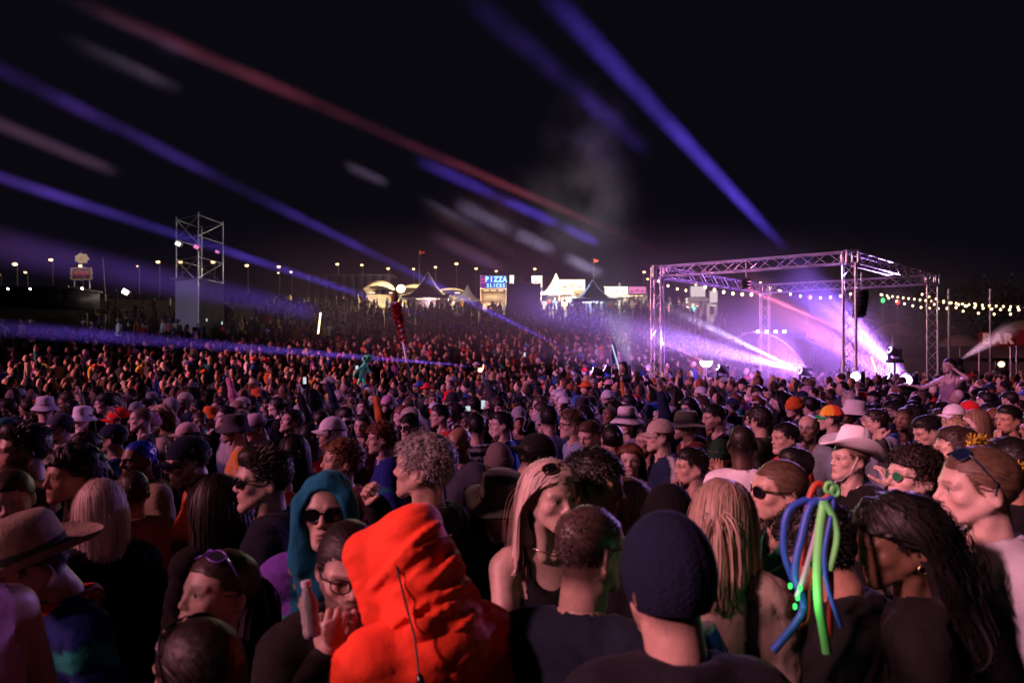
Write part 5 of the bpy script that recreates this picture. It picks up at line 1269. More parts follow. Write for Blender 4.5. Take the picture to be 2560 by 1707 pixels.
H(280, 1098, 4.3, 112, 'man in plain navy cap and blue shirt turned away', head='m4', skin=LIGHT, hair=('short', DBR), top=('tshirt', (.02, .05, .16)), wear=[('cap', NAVY)])
H(296, 1052, 5.2, 95, 'person in a bright red cap among dark heads at left', head='m0', skin=TAN, hair=('short', DBR), top=('tshirt', BLACK), wear=[('cap', (.62, .02, .012)), ('sunglasses', WHITE, 'up')])
H(205, 1046, 5.4, 20, 'girl in a white bucket hat drinking from a cup', head='f3', skin=PALE, hair=('long', BRN, .2), top=('tshirt', (.3, .28, .3)), wear=[('bucket', (.66, .62, .66))], arms={'L': mouth(zat(1046, 5.4))})
H(112, 1020, 5.6, 170, 'person in a grey bucket hat at far left, back turned', head='m1', skin=LIGHT, hair=('short', BRN), top=('tshirt', CHAR), wear=[('bucket', (.42, .4, .44))])
H(148, 1070, 4.6, 85, 'man in a washed navy cap at left looking to the stage', head='m2', skin=LIGHT, hair=('short', DBR), top=('jacket', (.25, .22, .26)), wear=[('cap', (.05, .055, .09))])
H(345, 1150, 3.5, 62, 'smiling man in a shiny blue head wrap and thick glasses', head='m3', skin=BROWN, hair=None, beard=.8, top=('hoodie', (.27, .22, .15)), wear=[('durag', (.012, .04, .42)), ('glasses', BLACK)])
H(478, 1150, 3.2, 86, 'man in a navy baseball cap with white letter emblem', pitch=10, head='m4', skin=PALE, hair=('short', BRN), beard=.45, top=('jacket', (.5, .07, .02)), wear=[('cap', NAVY, None, 'ny')])
H(540, 1258, 2.95, 140, 'woman with long dark brown hair seen from behind, black coat', by=150, head='f1', skin=LIGHT, hair=('long', DBR, .33), top=('jacket', (.008, .008, .008)), wear=[('necklace',)])
H(658, 1200, 2.75, 86, 'man with tall dark quiff and black sunglasses in profile', by=105, head='m0', skin=PALE, hair=('quiff', DBR), top=('coat', (.008, .01, .02)), wear=[('sunglasses', BLACK)])
def teal(V, c, hz, shz):
    C = np.tile(c, (len(V), 1)); C[(V[:, 2] > shz-.10) & (np.abs(V[:, 0]) > .11)] = (.13, .05, .32); C[(V[:, 2] < shz-.24)] = (.01, .10, .30)
    C[(np.abs(V[:, 2]-(shz-.10)) < .010) & (V[:, 1] < .0) & (np.abs(V[:, 0]) > .06)] = (.02, .42, .3); C[(np.abs(V[:, 0]) < .055+.28*np.clip(V[:, 2]-shz+.02, -.3, .1)+.03) & (V[:, 1] < -.02) & (V[:, 2] > shz-.22)] = (.62, .5, .08); return C
H(815, 1282, 2.3, 8, 'young man in a teal hood and black sunglasses facing us', pitch=-4, head='m2', skin=PALE, hair=('short', DBR), top=('jacket', (.008, .115, .17)), colorf=teal, wear=[('hood', (.008, .12, .20)), ('sunglasses', BLACK)])
z = zat(1415, 1.88)
_, L16, _ = H(872, 1412, 1.88, -6, 'bearded man in round rimmed glasses beside the red coat', pitch=10, head='m4', skin=PALE, hair=('slick', DBR), beard=.95, top=('hoodie', (.012, .012, .012)), wear=[('glasses', (.012, .01, .01))], arms={'R': dict(to=(-.07, -.22, z-.16), hint=(-.6, .1, -1), hand='grip', palm=(.3, 1, .1), dir=(.05, -.1, 1))})
H(520, 1500, 1.95, 62, 'woman with violet sunglasses pushed up on brown hair', by=80, pitch=-16, roll=-6, head='f0', skin=PALE, hair=('ponytail', BRN, .3), top=('tshirt', (.012, .01, .012)), wear=[('sunglasses', (.16, .08, .5), 'up', (.02, .02, .03))])
H(500, 1690, 1.50, 150, 'dark haired head nearest the camera at lower left', by=160, head='m1', skin=LIGHT, hair=('slick', DBR), top=('tshirt', BLACK), wear=[('sunglasses', BLACK, 'up')])
H(-125, 1330, 1.85, 150, 'bare shouldered woman in a pink strap top, cut by left edge', by=150, head='f2', skin=LIGHT, hair=('bun', DBR), top=('tank', (.55, .30, .42)))
# ---- centre front
z = zat(1375, 1.78)
def redc(V, c, hz, shz):
    C = np.tile(c, (len(V), 1)); s = (V[:, 0] < -.2) & (np.abs(V[:, 2]-(shz-.16)) < .028); C[s] = (.16, .14, .16); C[(V[:, 0] < -.2) & (np.abs(V[:, 2]-(shz-.21)) < .024)] = (.01, .01, .012); return C
RC = (.86, .055, .018)
rcoat, _, hxr = H(1046, 1385, 1.74, 128, 'person in a vivid red hooded raincoat seen from behind', by=150, pitch=24, head='m0', skin=LIGHT, hair=None, top=('coat', RC), colorf=redc, legs=(.02, .02, .03))
def raincoat_hood():
    s = SDF(); s.e((0, .02, .022), (.104, .122, .108), .03); s.c((-.05, -.075, .075), (.05, -.075, .075), .040, .040, k=.05); s.m('c', (.078, -.072, .05), (.082, -.06, -.10), .034, .045, k=.05)
    s.e((0, .08, .085), (.08, .065, .05), .04); s.c((0, .03, -.08), (0, .03, -.24), .106, .13, k=.05); s.m('c', (.06, .08, -.02), (.088, .03, -.16), .048, .05, k=.04); s.c((-.06, .115, -.08), (.06, .115, -.08), .028, .028, k=.03)
    s.c((-.1, .085, -.15), (.1, .085, -.15), .04, .04, k=.03)
    rs = random.Random(12)                      # folds: soft ridges that run round the hood and gather at the neck
    def ridge(a0, a1, z0, z1, r, op=1, rad=.118):
        P = [V3(math.sin(u)*rad*(.98 if z > -.05 else 1.05), .025+math.cos(u)*(rad+.012), z) for u, z in zip(np.linspace(a0, a1, 9), np.linspace(z0, z1, 9)+.008*np.sin(np.linspace(0, 5, 9)+a0))]
        for p, q, t in zip(P[:-1], P[1:], np.linspace(0, 1, 8)): w = r*(.35+.65*math.sin(pi*(.06+.9*t))); s.c(p, q, w, w, k=.016, op=op)
    for a0, a1, z0, z1, r in ((-.2, 1.3, .06, .02, .006), (.6, 2.3, .01, -.03, .007), (-.9, .6, -.03, -.06, .007), (-1.2, 1.2, -.105, -.13, .009), (.2, 2.2, -.14, -.165, .008), (-1.4, .5, -.18, -.2, .009)): ridge(a0, a1, z0, z1, r)
    for a0, a1, z0, z1, r in ((.3, 1.6, -.01, -.04, .006), (-.8, 1.1, -.085, -.09, .008), (.1, 1.9, -.125, -.15, .007)): ridge(a0, a1, z0, z1, r, -1, .128)
    s.e((0, -.13, -.01), (.066, .13, .092), .012, op=-1)
    V, F = s.mesh(.0055); V = V+(V-V3(0, .02, 0))*(.02*vnoise(V, 14, 5)+.012*vnoise(V*V3(1, 1, 2), 34, 6))[:, None]
    mb = MB().add(V, F, np.clip(np.array(RC)*(1+.06*vnoise(V, 60, 3)[:, None]), 0, 1)); mb.V = [hxr(v*.95) for v in mb.V]; h = mb.build('hood', MAT['nylon'], rcoat)
    m = MB(); m.tube([(.108, .075, -.0), (.128, .085, -.08), (.150, .10, -.16), (.190, .115, -.235)], .0028, 5, (.01, .01, .01)); m.V = [hxr(v) for v in m.V]; m.build('hood_cord', MAT['rubber'], h)
    m = MB(); m.tube([(.188, .115, -.232), (.191, .116, -.24), (.195, .118, -.258), (.196, .118, -.263)], [.005, .009, .009, .005], 8, (.01, .01, .01)); m.V = [hxr(v) for v in m.V]; m.build('cord_toggle', MAT['gloss'], h)
    m = MB(); u = np.linspace(-.9, .9, 13); m.tube([(math.sin(x)*.112, .02+math.cos(x)*.132, .02-.0*x) for x in u], .0018, 5, np.array(RC)*.5); m.V = [hxr(v*.985) for v in m.V]; m.build('seam', MAT['nylon'], h)
raincoat_hood()
for ch in rcoat.children:
    if ch.name.startswith('coat'): ch.data.materials[0] = MAT['nylon']
z = zat(1172, 2.55)
H(1052, 1172, 2.55, 112, 'man with wavy ash grey hair looking left, black jacket', by=110, pitch=-4, head='m3', skin=LIGHT, hair=('wavy', GRY), top=('jacket', BLACK), arms={'R': dict(to=(-.12, -.26, z-.16), hint=(-.7, .1, -1), hand='fist', palm=(.4, .8, 0))})
H(1252, 1252, 2.75, -22, 'young woman in an olive brimmed hat with long auburn hair', pitch=14, head='f0', skin=PALE, hair=('long', (.14, .06, .025), .26), top=('hoodie', (.008, .03, .035)), wear=[('boonie', (.06, .072, .05))])
z = zat(1245, 2.35)
H(1370, 1245, 2.35, -36, 'blonde woman in a black vest top with sunglasses in her hair', by=-20, pitch=0, head='f1', skin=PALE, hair=('long', PLA, .25), top=('tank', (.008, .008, .009)), makeup=True, wear=[('sunglasses', (.06, .03, .015), 'up'), ('necklace',)], arms={'R': dict(to=(-.03, -.33, z-.36), hint=(-.5, .1, -1), hand='relax', palm=(.6, .6, 0), dir=(.35, -.2, .8))})
H(1478, 1208, 2.55, -74, 'man with thick black hair behind the blonde woman', by=-60, pitch=8, head='m2', skin=TAN, hair=('wavy', BLK), top=('tshirt', BLACK))
H(1568, 1272, 2.75, 175, 'woman with long straight ash blonde hair, back to us', head='f3', skin=PALE, hair=('long', (.36, .28, .19), .3), top=('jacket', CHAR))
H(1462, 1372, 1.80, -138, 'man with buzzed dark hair and glasses seen from behind', by=-165, head='m4', skin=LIGHT, hair=('buzz', DBR), top=('tshirt', (.012, .018, .032)), wear=[('glasses', BLACK)], legs=CHAR)
H(1680, 1452, 1.42, 152, 'man in a big navy knitted beanie seen from behind', by=165, pitch=8, head='m1', skin=LIGHT, hair=('buzz', DBR), top=('jacket', (.012, .012, .018)), wear=[('beanie', (.010, .014, .034), 1, 'plain')])
H(1672, 1305, 2.35, 178, 'person in a black knitted beanie behind the navy one', head='m2', skin=TAN, hair=None, top=('hoodie', BLACK), wear=[('beanie', (.006, .006, .007))])
def strap(V, c, hz, shz):
    C = np.tile(c, (len(V), 1)); C[(np.abs(np.abs(V[:, 0])-.11) < .022)] = (.008, .008, .008); return C
H(1805, 1295, 2.25, -168, 'woman with long sandy blonde hair and beige backpack top', by=-172, pitch=6, head='f2', skin=PALE, hair=('long', (.34, .24, .18), .24), top=('jacket', (.30, .25, .20)), colorf=strap)
# ---- right front
cyber, _, hxc = H(2066, 1362, 2.1, 108, 'dark curly haired person wearing coloured foam tube hair', by=82, pitch=22, arms={'L': dict(to=(.15, -.33, 1.25), hint=(.5, .2, -1), hand='grip', palm=(-.2, .9, .3), dir=(-.3, -.8, .35), cuff=.7)}, head='m3', skin=TAN, hair=('curly', BLK), top=('hoodie', (.008, .008, .009)), wear=[('glasses', BLACK)])
H(2255, 1350, 1.88, 66, 'woman with long black curls, gold earrings and lowered eyes', by=95, pitch=10, head='f3', skin=(.14, .075, .045), hair=('longcurly', (.008, .007, .007), .26), top=('jacket', (.008, .007, .007)), makeup=True, closed=True, wear=[('earring',)])
def fleece(V, c, hz, shz):
    C = np.tile(c, (len(V), 1)); C[(np.abs(V[:, 0]) < .006) & (V[:, 1] < 0) & (V[:, 2] > shz-.2)] = c*.5; return C
H(2448, 1222, 2.05, 72, 'tall sandy haired man in a pale grey fleece at the right edge', by=62, pitch=2, head='m1', skin=PALE, hair=('slick', SAN), top=('fleece', (.42, .42, .47)), colorf=fleece, wear=[('sunglasses', (.008, .02, .05), 'up', (.005, .01, .03))])
z = zat(1196, 2.95)
H(2275, 1196, 2.95, 55, 'man in round green tinted glasses with a dark curly fringe', pitch=-6, head='m2', skin=PALE, hair=('curly', DBR), top=('jacket', (.2, .18, .17)), colorf=check((.3, .25, .2)), wear=[('roundglasses', (.3, .25, .2), '', (.02, .13, .06))])
z = zat(1150, 3.35)
H(2120, 1150, 3.35, 58, 'young man in a white cowboy hat and black hoodie', pitch=-4, head='m0', skin=PALE, hair=('crop', SAN), top=('hoodie', (.008, .008, .009)), wear=[('cowboy', (.84, .81, .88))], arms={'L': dict(to=(.21, .10, z-.13), hint=(1, .3, -.6), hand='relax', palm=(-.8, -.3, .2), dir=(-.25, -.1, 1))})
z = zat(1232, 2.68)
H(1940, 1232, 2.68, 66, 'blond slicked back man in sunglasses smoking, green shirt', pitch=-4, head='m4', skin=LIGHT, hair=('slick', SAN), top=('tshirt', (.02, .22, .12)), colorf=strap, wear=[('sunglasses', (.03, .015, .01))], arms={'L': mouth(z, 1)})
H(1985, 1172, 3.4, 70, 'dark haired man half hidden behind the green shirted smoker', head='m1', skin=LIGHT, hair=('crop', BLK), top=('tshirt', BLACK))
z = zat(1168, 3.5)
H(1728, 1168, 3.5, 72, 'young man with dark crop smoking a cigarette', head='m0', skin=LIGHT, hair=('crop', BLK), top=('tshirt', NAVY), arms={'L': mouth(z, 1)})
H(1855, 1110, 3.45, 178, 'man with shaved dark head in a white t-shirt, back to us', head='m3', skin=DARK, hair=('buzz', BLK), top=('tshirt', (.70, .66, .72)), scale=1.04)
z = zat(1140, 4.0)
H(1795, 1140, 4.0, 25, 'man in a dark green beanie rubbing his face', head='m2', skin=TAN, hair=None, beard=.7, top=('hoodie', CHAR), wear=[('beanie', (.015, .045, .025))], arms={'L': dict(to=(.09, -.16, z-.12), hint=(.8, -.1, -1), hand='relax', palm=(-.5, 1, 0), dir=(-.3, .1, 1))})
H(2392, 1128, 3.2, 78, 'man with a short sandy fade behind the tall man', head='m0', skin=LIGHT, hair=('crop', BRN), top=('tshirt', CHAR))
H(2520, 1170, 2.75, 150, 'person at the right edge with a yellow feather boa', head='m3', skin=TAN, hair=('short', BLK), top=('hoodie', BLACK), wear=[('boa', (.6, .42, .05))])
# ---- second rows, left to right
H(352, 1048, 5.2, 92, 'man with shaved head in profile at left', head='m4', skin=PALE, hair=('buzz', BRN), top=('tshirt', CHAR))
H(585, 1072, 4.5, 88, 'man in a charcoal bucket hat and orange tie dye shirt', head='m1', skin=LIGHT, hair=('short', DBR), beard=.6, top=('tshirt', (.6, .22, .04)), colorf=blotch((.4, .3, .25)), wear=[('bucket', (.07, .06, .07))])
H(466, 1090, 4.9, 78, 'person in a dusty pink cap with brown curls', head='f0', skin=LIGHT, hair=('curly', BRN), top=('tshirt', CHAR), wear=[('cap', (.5, .34, .34))])
H(562, 1046, 5.4, 80, 'dark cropped man looking up at the stage, left of the pink cap', pitch=-8, head='m2', skin=PALE, hair=('crop', BLK), top=('tshirt', (.3, .27, .27)))
H(645, 1064, 4.9, 76, 'man in a pale pink cap looking down, black jacket', pitch=18, head='m3', skin=LIGHT, hair=('short', DBR), top=('jacket', BLACK), wear=[('cap', (.5, .38, .42))])
H(722, 1056, 5.1, 70, 'dark haired man tilting his head back', pitch=-16, head='m0', skin=LIGHT, hair=('short', BLK), top=('hoodie', CHAR))
H(772, 1092, 4.5, 175, 'person with black hair and red patterned bandana, back turned', head='f1', skin=TAN, hair=('long', BLK, .18), top=('tshirt', (.55, .03, .04)), colorf=blotch((.6, .5, .5), 40, .15), wear=[('scarf', (.6, .02, .04), (.65, .6, .6))])
H(828, 1082, 4.2, 80, 'man in a white cap with white neck flap', head='m1', skin=LIGHT, hair=('short', DBR), beard=.6, top=('tshirt', WHITE), colorf=stripes((.02, .02, .03), 140), wear=[('cap', (.74, .68, .76), None, 'flap')])
z = zat(1156, 3.3)
H(848, 1156, 3.3, 82, 'ginger woman with short hair in profile behind the teal hood', pitch=-6, head='f3', skin=PALE, hair=('wavy', (.22, .10, .05)), top=('jacket', (.30, .05, .02)), arms={'L': dict(to=(.05, -.3, z-.16), hint=(.7, 0, -1), hand='relax', palm=(-1, 0, 0), dir=(-.2, -.2, 1))})
H(952, 1098, 4.1, 84, 'curly red haired man in a royal blue and teal jacket', head='m2', skin=PALE, hair=('curly', GIN), top=('jacket', (.015, .03, .22)), colorf=yoke((.015, .025, .2), -.18, (.01, .2, .16)))
H(1025, 1068, 4.8, 42, 'dark fringed youth in black sunglasses facing us', head='m0', skin=PALE, hair=('fringe', BLK), top=('tshirt', CHAR), wear=[('sunglasses', BLACK)])
H(1150, 1106, 4.0, 48, 'bald stern man in a dark grey jacket', pitch=6, head='m4', skin=TAN, hair=None, beard=.35, top=('jacket', (.05, .055, .075)))
H(1190, 1068, 4.7, 160, 'black haired man in a black and white striped top', head='m3', skin=LIGHT, hair=('crop', BLK), top=('tshirt', (.5, .48, .5)), colorf=stripes((.01, .01, .01), 110))
H(1255, 1062, 4.9, 84, 'young man with dark undercut in a bright blue t-shirt', head='m1', skin=PALE, hair=('crop', BLK), top=('tshirt', (.02, .16, .5)))
H(1330, 1138, 3.25, -112, 'man in a backward black cap looking down to the right', by=-130, pitch=18, head='m2', skin=TAN, hair=('short', BLK), top=('jacket', (.012, .018, .035)), wear=[('backcap', (.009, .009, .010))])
H(1246, 1156, 3.5, 170, 'person in a grey knitted hat from behind', head='f2', skin=LIGHT, hair=None, top=('hoodie', NAVY), wear=[('beanie', (.14, .11, .12))])
H(1372, 1048, 4.8, 165, 'dark short haired man in a blue shirt from behind', head='m0', skin=LIGHT, hair=('short', BLK), top=('tshirt', (.1, .13, .25)))
H(1428, 1062, 4.4, 75, 'sandy curly haired man in glasses and pale denim shirt', head='m3', skin=PALE, hair=('wavy', SAN), top=('jacket', (.22, .27, .42)), wear=[('glasses', BLACK)])
H(1478, 1086, 4.3, 40, 'sandy haired man looking down in a blue printed shirt', pitch=14, head='m4', skin=PALE, hair=('crop', SAN), top=('tshirt', (.12, .16, .3)), colorf=blotch((.4, .4, .45), 50, .3))
H(1530, 1100, 4.1, 172, 'woman with a black hair bun seen from behind', head='f0', skin=LIGHT, hair=('bun', BLK), top=('tshirt', CHAR))
H(1566, 1052, 4.7, 8, 'smiling woman in a white hat with a dark band', head='f1', skin=PALE, hair=('long', BRN, .25), top=('hoodie', (.2, .18, .25)), wear=[('bandhat', (.68, .64, .68), (.02, .02, .05))])
H(1576, 1150, 4.0, 6, 'auburn haired young woman in a red flowered top facing us', head='f2', skin=PALE, hair=('long', (.13, .05, .025), .28), top=('tshirt', (.55, .04, .02)), colorf=blotch((.7, .6, .6), 45, .25), makeup=True)
H(1618, 1104, 4.3, 60, 'young man with dark crop next to the beige cap', head='m0', skin=LIGHT, hair=('crop', BLK), top=('tshirt', BLACK))
def trackjacket(V, c, hz, shz):
    C = np.tile(c, (len(V), 1)); C[(np.abs(V[:, 1]-.03) < .02) & (np.abs(V[:, 0]) > .12)] = (.6, .58, .62); return C
H(1648, 1090, 3.95, 76, 'man in a beige cap and navy track jacket with white sleeve stripe', head='m1', skin=PALE, hair=('short', BRN), top=('jacket', (.012, .02, .06)), colorf=trackjacket, wear=[('cap', (.40, .33, .30))])
H(1712, 1066, 4.6, 74, 'bearded man in a dark camouflage hat and maroon top', head='m3', skin=LIGHT, hair=('short', DBR), beard=.9, top=('hoodie', (.12, .015, .015)), wear=[('fedora', (.05, .06, .04)), ('glasses', BLACK)])
H(1788, 1042, 4.9, 66, 'bearded dark haired man gazing down left', pitch=8, head='m2', skin=LIGHT, hair=('crop', BLK), beard=.8, top=('tshirt', BLACK))
H(1895, 1052, 4.5, 118, 'brown haired man in a camouflage jacket turned away', head='m4', skin=LIGHT, hair=('fringe', DBR), top=('jacket', (.05, .055, .035)), colorf=blotch((.02, .02, .015), 22, .0))
H(1962, 1096, 4.0, 58, 'dark haired man in a red patterned shirt', head='m0', skin=LIGHT, hair=('short', BLK), top=('tshirt', (.6, .05, .02)), colorf=blotch((.03, .02, .1), 45, .35))
H(2020, 1070, 4.7, 18, 'bald man with a short beard in a pale shirt', head='m1', skin=LIGHT, hair=None, beard=.6, top=('tshirt', (.35, .4, .5)))
H(2076, 1046, 5.0, 95, 'person in a rainbow panelled cap with green brim', head='m3', skin=LIGHT, hair=('short', DBR), top=('hoodie', BLACK), wear=[('cap', (.7, .2, .03), (.02, .3, .08), 'rainbow')])
z = zat(1072, 4.1)
H(2330, 1072, 4.1, 62, 'grinning man in a dark hooded jacket looking down', pitch=22, head='m2', skin=LIGHT, hair=('crop', BLK), top=('hoodie', (.04, .04, .05)), arms={'R': dict(to=(-.22, -.32, z-.12), hint=(-.5, .2, -1), hand='fist', palm=(0, 1, 0), dir=(0, -.1, 1))})
H(2382, 1042, 5.3, 60, 'person in a white cap with a black tick mark', head='m0', skin=PALE, hair=('short', BLO), top=('tshirt', CHAR), wear=[('cap', (.72, .68, .72), None, 'tick')])
H(2388, 1082, 4.5, 45, 'curly blonde woman with sunglasses in her hair', pitch=12, head='f3', skin=PALE, hair=('longcurly', BLO, .15), top=('tshirt', (.3, .3, .35)), wear=[('sunglasses', BLACK, 'up')])
H(2436, 1056, 5.0, 85, 'woman with long light brown hair near the right edge', head='f1', skin=PALE, hair=('long', (.2, .12, .07), .3), top=('tshirt', (.2, .25, .35)))
z = zat(1050, 4.4)
H(2520, 1050, 4.4, 40, 'short haired man at the right edge resting his chin in his hand', head='m4', skin=TAN, hair=('crop', BLK), top=('tshirt', (.25, .22, .25)), arms={'L': mouth(z)})
H(905, 1065, 5.4, 20, 'woman with dark hair between white cap and red curls', head='f2', skin=LIGHT, hair=('long', DBR, .3), top=('tshirt', (.4, .1, .12)))
H(1100, 1040, 5.6, 80, 'dark haired youth with red shirt behind the bald man', head='m1', skin=LIGHT, hair=('crop', BLK), top=('tshirt', (.5, .03, .03)))
H(2190, 1056, 4.9, 88, 'dark cropped youth looking left above the cowboy hat', head='m1', skin=LIGHT, hair=('crop', DBR), top=('hoodie', (.3, .3, .4)))
H(2260, 1048, 5.1, 25, 'slim dark skinned man above the cowboy hat in a blue top', head='m3', skin=BROWN, hair=('buzz', BLK), top=('tshirt', (.05, .1, .3)))
H(10, 1085, 4.2, 80, 'person in a teal beanie cut by the left edge', head='m0', skin=LIGHT, hair=None, top=('tshirt', CHAR), wear=[('beanie', (.02, .12, .14))])
H(180, 1190, 3.0, 70, 'woman with dark curly hair between the bearded man and the bob', head='f3', skin=TAN, hair=('longcurly', BLK, .2), top=('jacket', BLACK))
H(330, 1232, 3.34, 165, 'person with cropped brown hair behind the platinum bob', head='m2', skin=LIGHT, hair=('short', BRN), top=('jacket', (.2, .17, .12)))
H(735, 1130, 3.6, 175, 'person with black hair hidden behind the teal hood', head='f0', skin=LIGHT, hair=('long', BLK, .25), top=('hoodie', BLACK))
H(1905, 1330, 2.9, 90, 'pale armed person in a white top behind the foam tubes', head='f0', skin=PALE, hair=('long', BRN, .2), top=('tshirt', WHITE))
# ---- foam tubes with green light worn by the curly haired person
def tubes():
    rs = np.random.RandomState(4); top = D(1890, 1150, 1.93); cols = [(.03, .09, .45), (.03, .09, .45), (.18, .75, .2), (.18, .75, .2), (.42, .05, .02), (.42, .05, .02), (.35, .3, .4), (.03, .09, .45), (.4, .1, .03)]
    path = [[(1888, 1152), (1845, 1150), (1808, 1180), (1800, 1260), (1822, 1330)], [(1888, 1155), (1862, 1160), (1842, 1230), (1825, 1320), (1845, 1400), (1775, 1495)],
            [(1893, 1152), (1885, 1200), (1878, 1290), (1880, 1380), (1890, 1440), (1900, 1500)], [(1893, 1150), (1915, 1190), (1922, 1240), (1905, 1310)],
            [(1890, 1152), (1905, 1130), (1880, 1110), (1860, 1140), (1850, 1200), (1845, 1300)], [(1895, 1155), (1900, 1230), (1908, 1330), (1905, 1460)],
            [(1888, 1155), (1875, 1220), (1850, 1310), (1830, 1370)], [(1893, 1150), (1915, 1150), (1895, 1260), (1900, 1340), (1932, 1440)], [(1890, 1155), (1882, 1260), (1862, 1340), (1858, 1420), (1835, 1440)]]
    wid = [.010, .0105, .0125, .009, .0085, .0085, .007, .006, .005]
    t = empty('foam_tube_hairpiece', tuple(top)); tag(t, 'hairpiece of blue, green and red foam tubes with a green light', 'hairpiece')
    for i, (pp, c) in enumerate(zip(path, cols)):
        pts = np.array([D(x, y, 1.84-.03*(i % 4)-.0004*(y-1150)*(.3+.1*(i % 3)))-top for x, y in pp]); u = np.linspace(0, len(pts)-1, 24); j = np.clip(u.astype(int), 0, len(pts)-2); f = (u-j)[:, None]
        pm = pts[np.maximum(j-1, 0)]; p0 = pts[j]; p1 = pts[j+1]; p2 = pts[np.minimum(j+2, len(pts)-1)]
        P = .5*(2*p0+(p1-pm)*f+(2*pm-5*p0+4*p1-p2)*f**2+(3*p0-pm-3*p1+p2)*f**3); MB().tube(P, wid[i], 8, c).build('foam_tube', MAT['rubber'], t)
    for k, (x, y) in enumerate(((1905, 1120), (1917, 1128))):
        c = D(x, y, 1.84)-top; th = np.linspace(0, 2*pi, 13); MB().tube(np.stack([c[0]+np.cos(th)*.011, np.full(13, c[1]), c[2]+np.sin(th)*.013], 1), .007, 8, (.18, .75, .2), caps=False).build('foam_loop', MAT['rubber'], t)
    for x, y in ((1838, 1350), (1832, 1372), (1826, 1392), (1815, 1345)):
        c = D(x, y, 1.75)-top; MB().add(*SDF().e(c, (.006, .005, .009)).mesh(.003)).build('light_bead', MAT['tube_green'], t)
    l = bpy.data.lights.new('green_bead_lamp', 'POINT'); l.energy = .25; l.color = (.1, 1, .35); l.shadow_soft_size = .02; o = bpy.data.objects.new('green_bead_lamp', l); COL.objects.link(o); o.location = D(1832, 1368, 1.71)
tubes()
# ---- things in hands
def bottle(c, d, h, label):
    t = empty('plastic_bottle', tuple(c)); tag(t, label, 'bottle'); a = np.linspace(0, 2*pi, 16, endpoint=False)
    pr = [(.0, 0), (.028, .002), (.03, .02), (.027, .04), (.03, .055), (.027, .07), (.03, .1), (.026, .125), (.014, .15), (.013, .165)]
    k_ = .72; pr = [(r*k_, z*k_) for r, z in pr]; R = np.array(Vector(d).to_track_quat('Z', 'Y').to_matrix()); P = np.array([[R@np.array((math.cos(u)*r, math.sin(u)*r, z)) for u in a] for r, z in pr]); MB().grid(P, wrap=True).build('bottle_body', MAT['clear_plastic'], t)
    MB().tube([R@np.array((0, 0, .163*k_)), R@np.array((0, 0, .182*k_))], .0115, 10, (.6, .6, .65)).build('cap', MAT['gloss'], t)
t = empty('drink_can', tuple(IMG(1782, 1600, 1.97))); tag(t, 'blue drink can gripped in a hand before the foam tubes', 'can')
a_ = np.linspace(0, 2*pi, 16, endpoint=False); P_ = np.array([[(math.cos(u)*r, math.sin(u)*r, z) for u in a_] for r, z in ((.0, -.055), (.022, -.055), (.028, -.048), (.028, .045), (.023, .055), (.021, .056), (.0, .053))])
MB().grid(P_, np.concatenate([np.tile((.5, .5, .55), (2, 16, 1)), np.tile((.02, .08, .4), (2, 16, 1)), np.tile((.5, .5, .55), (3, 16, 1))]), wrap=True).build('can_body', MAT['gloss'], t); t.rotation_euler = (.3, -.5, 0)
bottle(IMG(782, 1590, 1.615), (-.15, .05, 1), .2, 'clear crumpled plastic bottle held by the bearded man')
# ------------------------------------------------------------------ the rest of the crowd
W1 = (1, 1, 1)
rc = random.Random(11)
def proto_spec(i):
    fem = i % 5 in (1, 3); r = random.Random(100+i)
    hd = ('f%d' % r.randint(0, 3)) if fem else ('m%d' % r.randint(0, 4))
    hair = r.choice(['long', 'long', 'ponytail', 'bob', 'longcurly', 'bun']) if fem else r.choice(['short', 'crop', 'crop', 'quiff', 'fringe', 'wavy', 'curly', 'buzz'])
    wear = []; wl = ''
    q = i % 13
    if q == 2: wear, wl = [('cap', W1)], 'cap'
    elif q == 5: wear, wl = [('bucket', W1)], 'bucket hat'
    elif q == 8 and not fem: wear, wl = [('beanie', W1)], 'knitted hat'
    elif q == 4: wear, wl = [('sunglasses', (.012, .012, .012))], 'sunglasses'
    elif q == 11 and not fem: wear, wl = [('backcap', W1)], 'backward cap'
    top = r.choice(['tshirt', 'hoodie', 'jacket', 'tshirt', 'jacket'] if not fem else ['tshirt', 'tank', 'jacket', 'hoodie'])
    arms = None; al = ''
    if i in (6, 22, 33): arms, al = {'L': dict(to=(.25, -.12, 1.98), hint=(1, .3, -.2), hand='open', palm=(0, -1, 0), dir=(0, -.05, 1))}, 'with one arm raised'
    elif i == 19: arms, al = {'R': dict(to=(-.1, -.34, 1.52), hint=(-.5, .2, -1), hand='grip', palm=(1, 0, 0), dir=(.2, -.3, 1))}, 'holding a drink up'
    hy = math.radians(r.uniform(-30, 30)); pt = math.radians(r.uniform(-8, 12))
    return dict(head=hd, hair=(hair, W1, r.uniform(.15, .32)), wear=wear, top=(top, W1), arms=arms, yaw=hy, pitch=pt, beard=(.8 if (not fem and i % 3 == 0) else 0)), wl, al, fem, hair, top
PROTO = []
NP = 40
for i in range(NP):
    sp, wl, al, fem, hair, top = proto_spec(i)
    o, _, _ = person('', (0, 0, 0), 0, hz=1.6, skin=W1, legs=W1, hi=False, seed=i*3+2, **sp)
    PROTO.append((o, wl, al, fem, hair, top, sp['beard']))
SKINS = [PALE, PALE, LIGHT, LIGHT, LIGHT, TAN, TAN, BROWN, DARK]
HAIRS = [('black', BLK)]*5+[('dark brown', DBR)]*6+[('brown', BRN), ('brown', BRN), ('brown', BRN), ('ginger', GIN), ('sandy', SAN), ('blond', BLO), ('pale blond', PLA)]
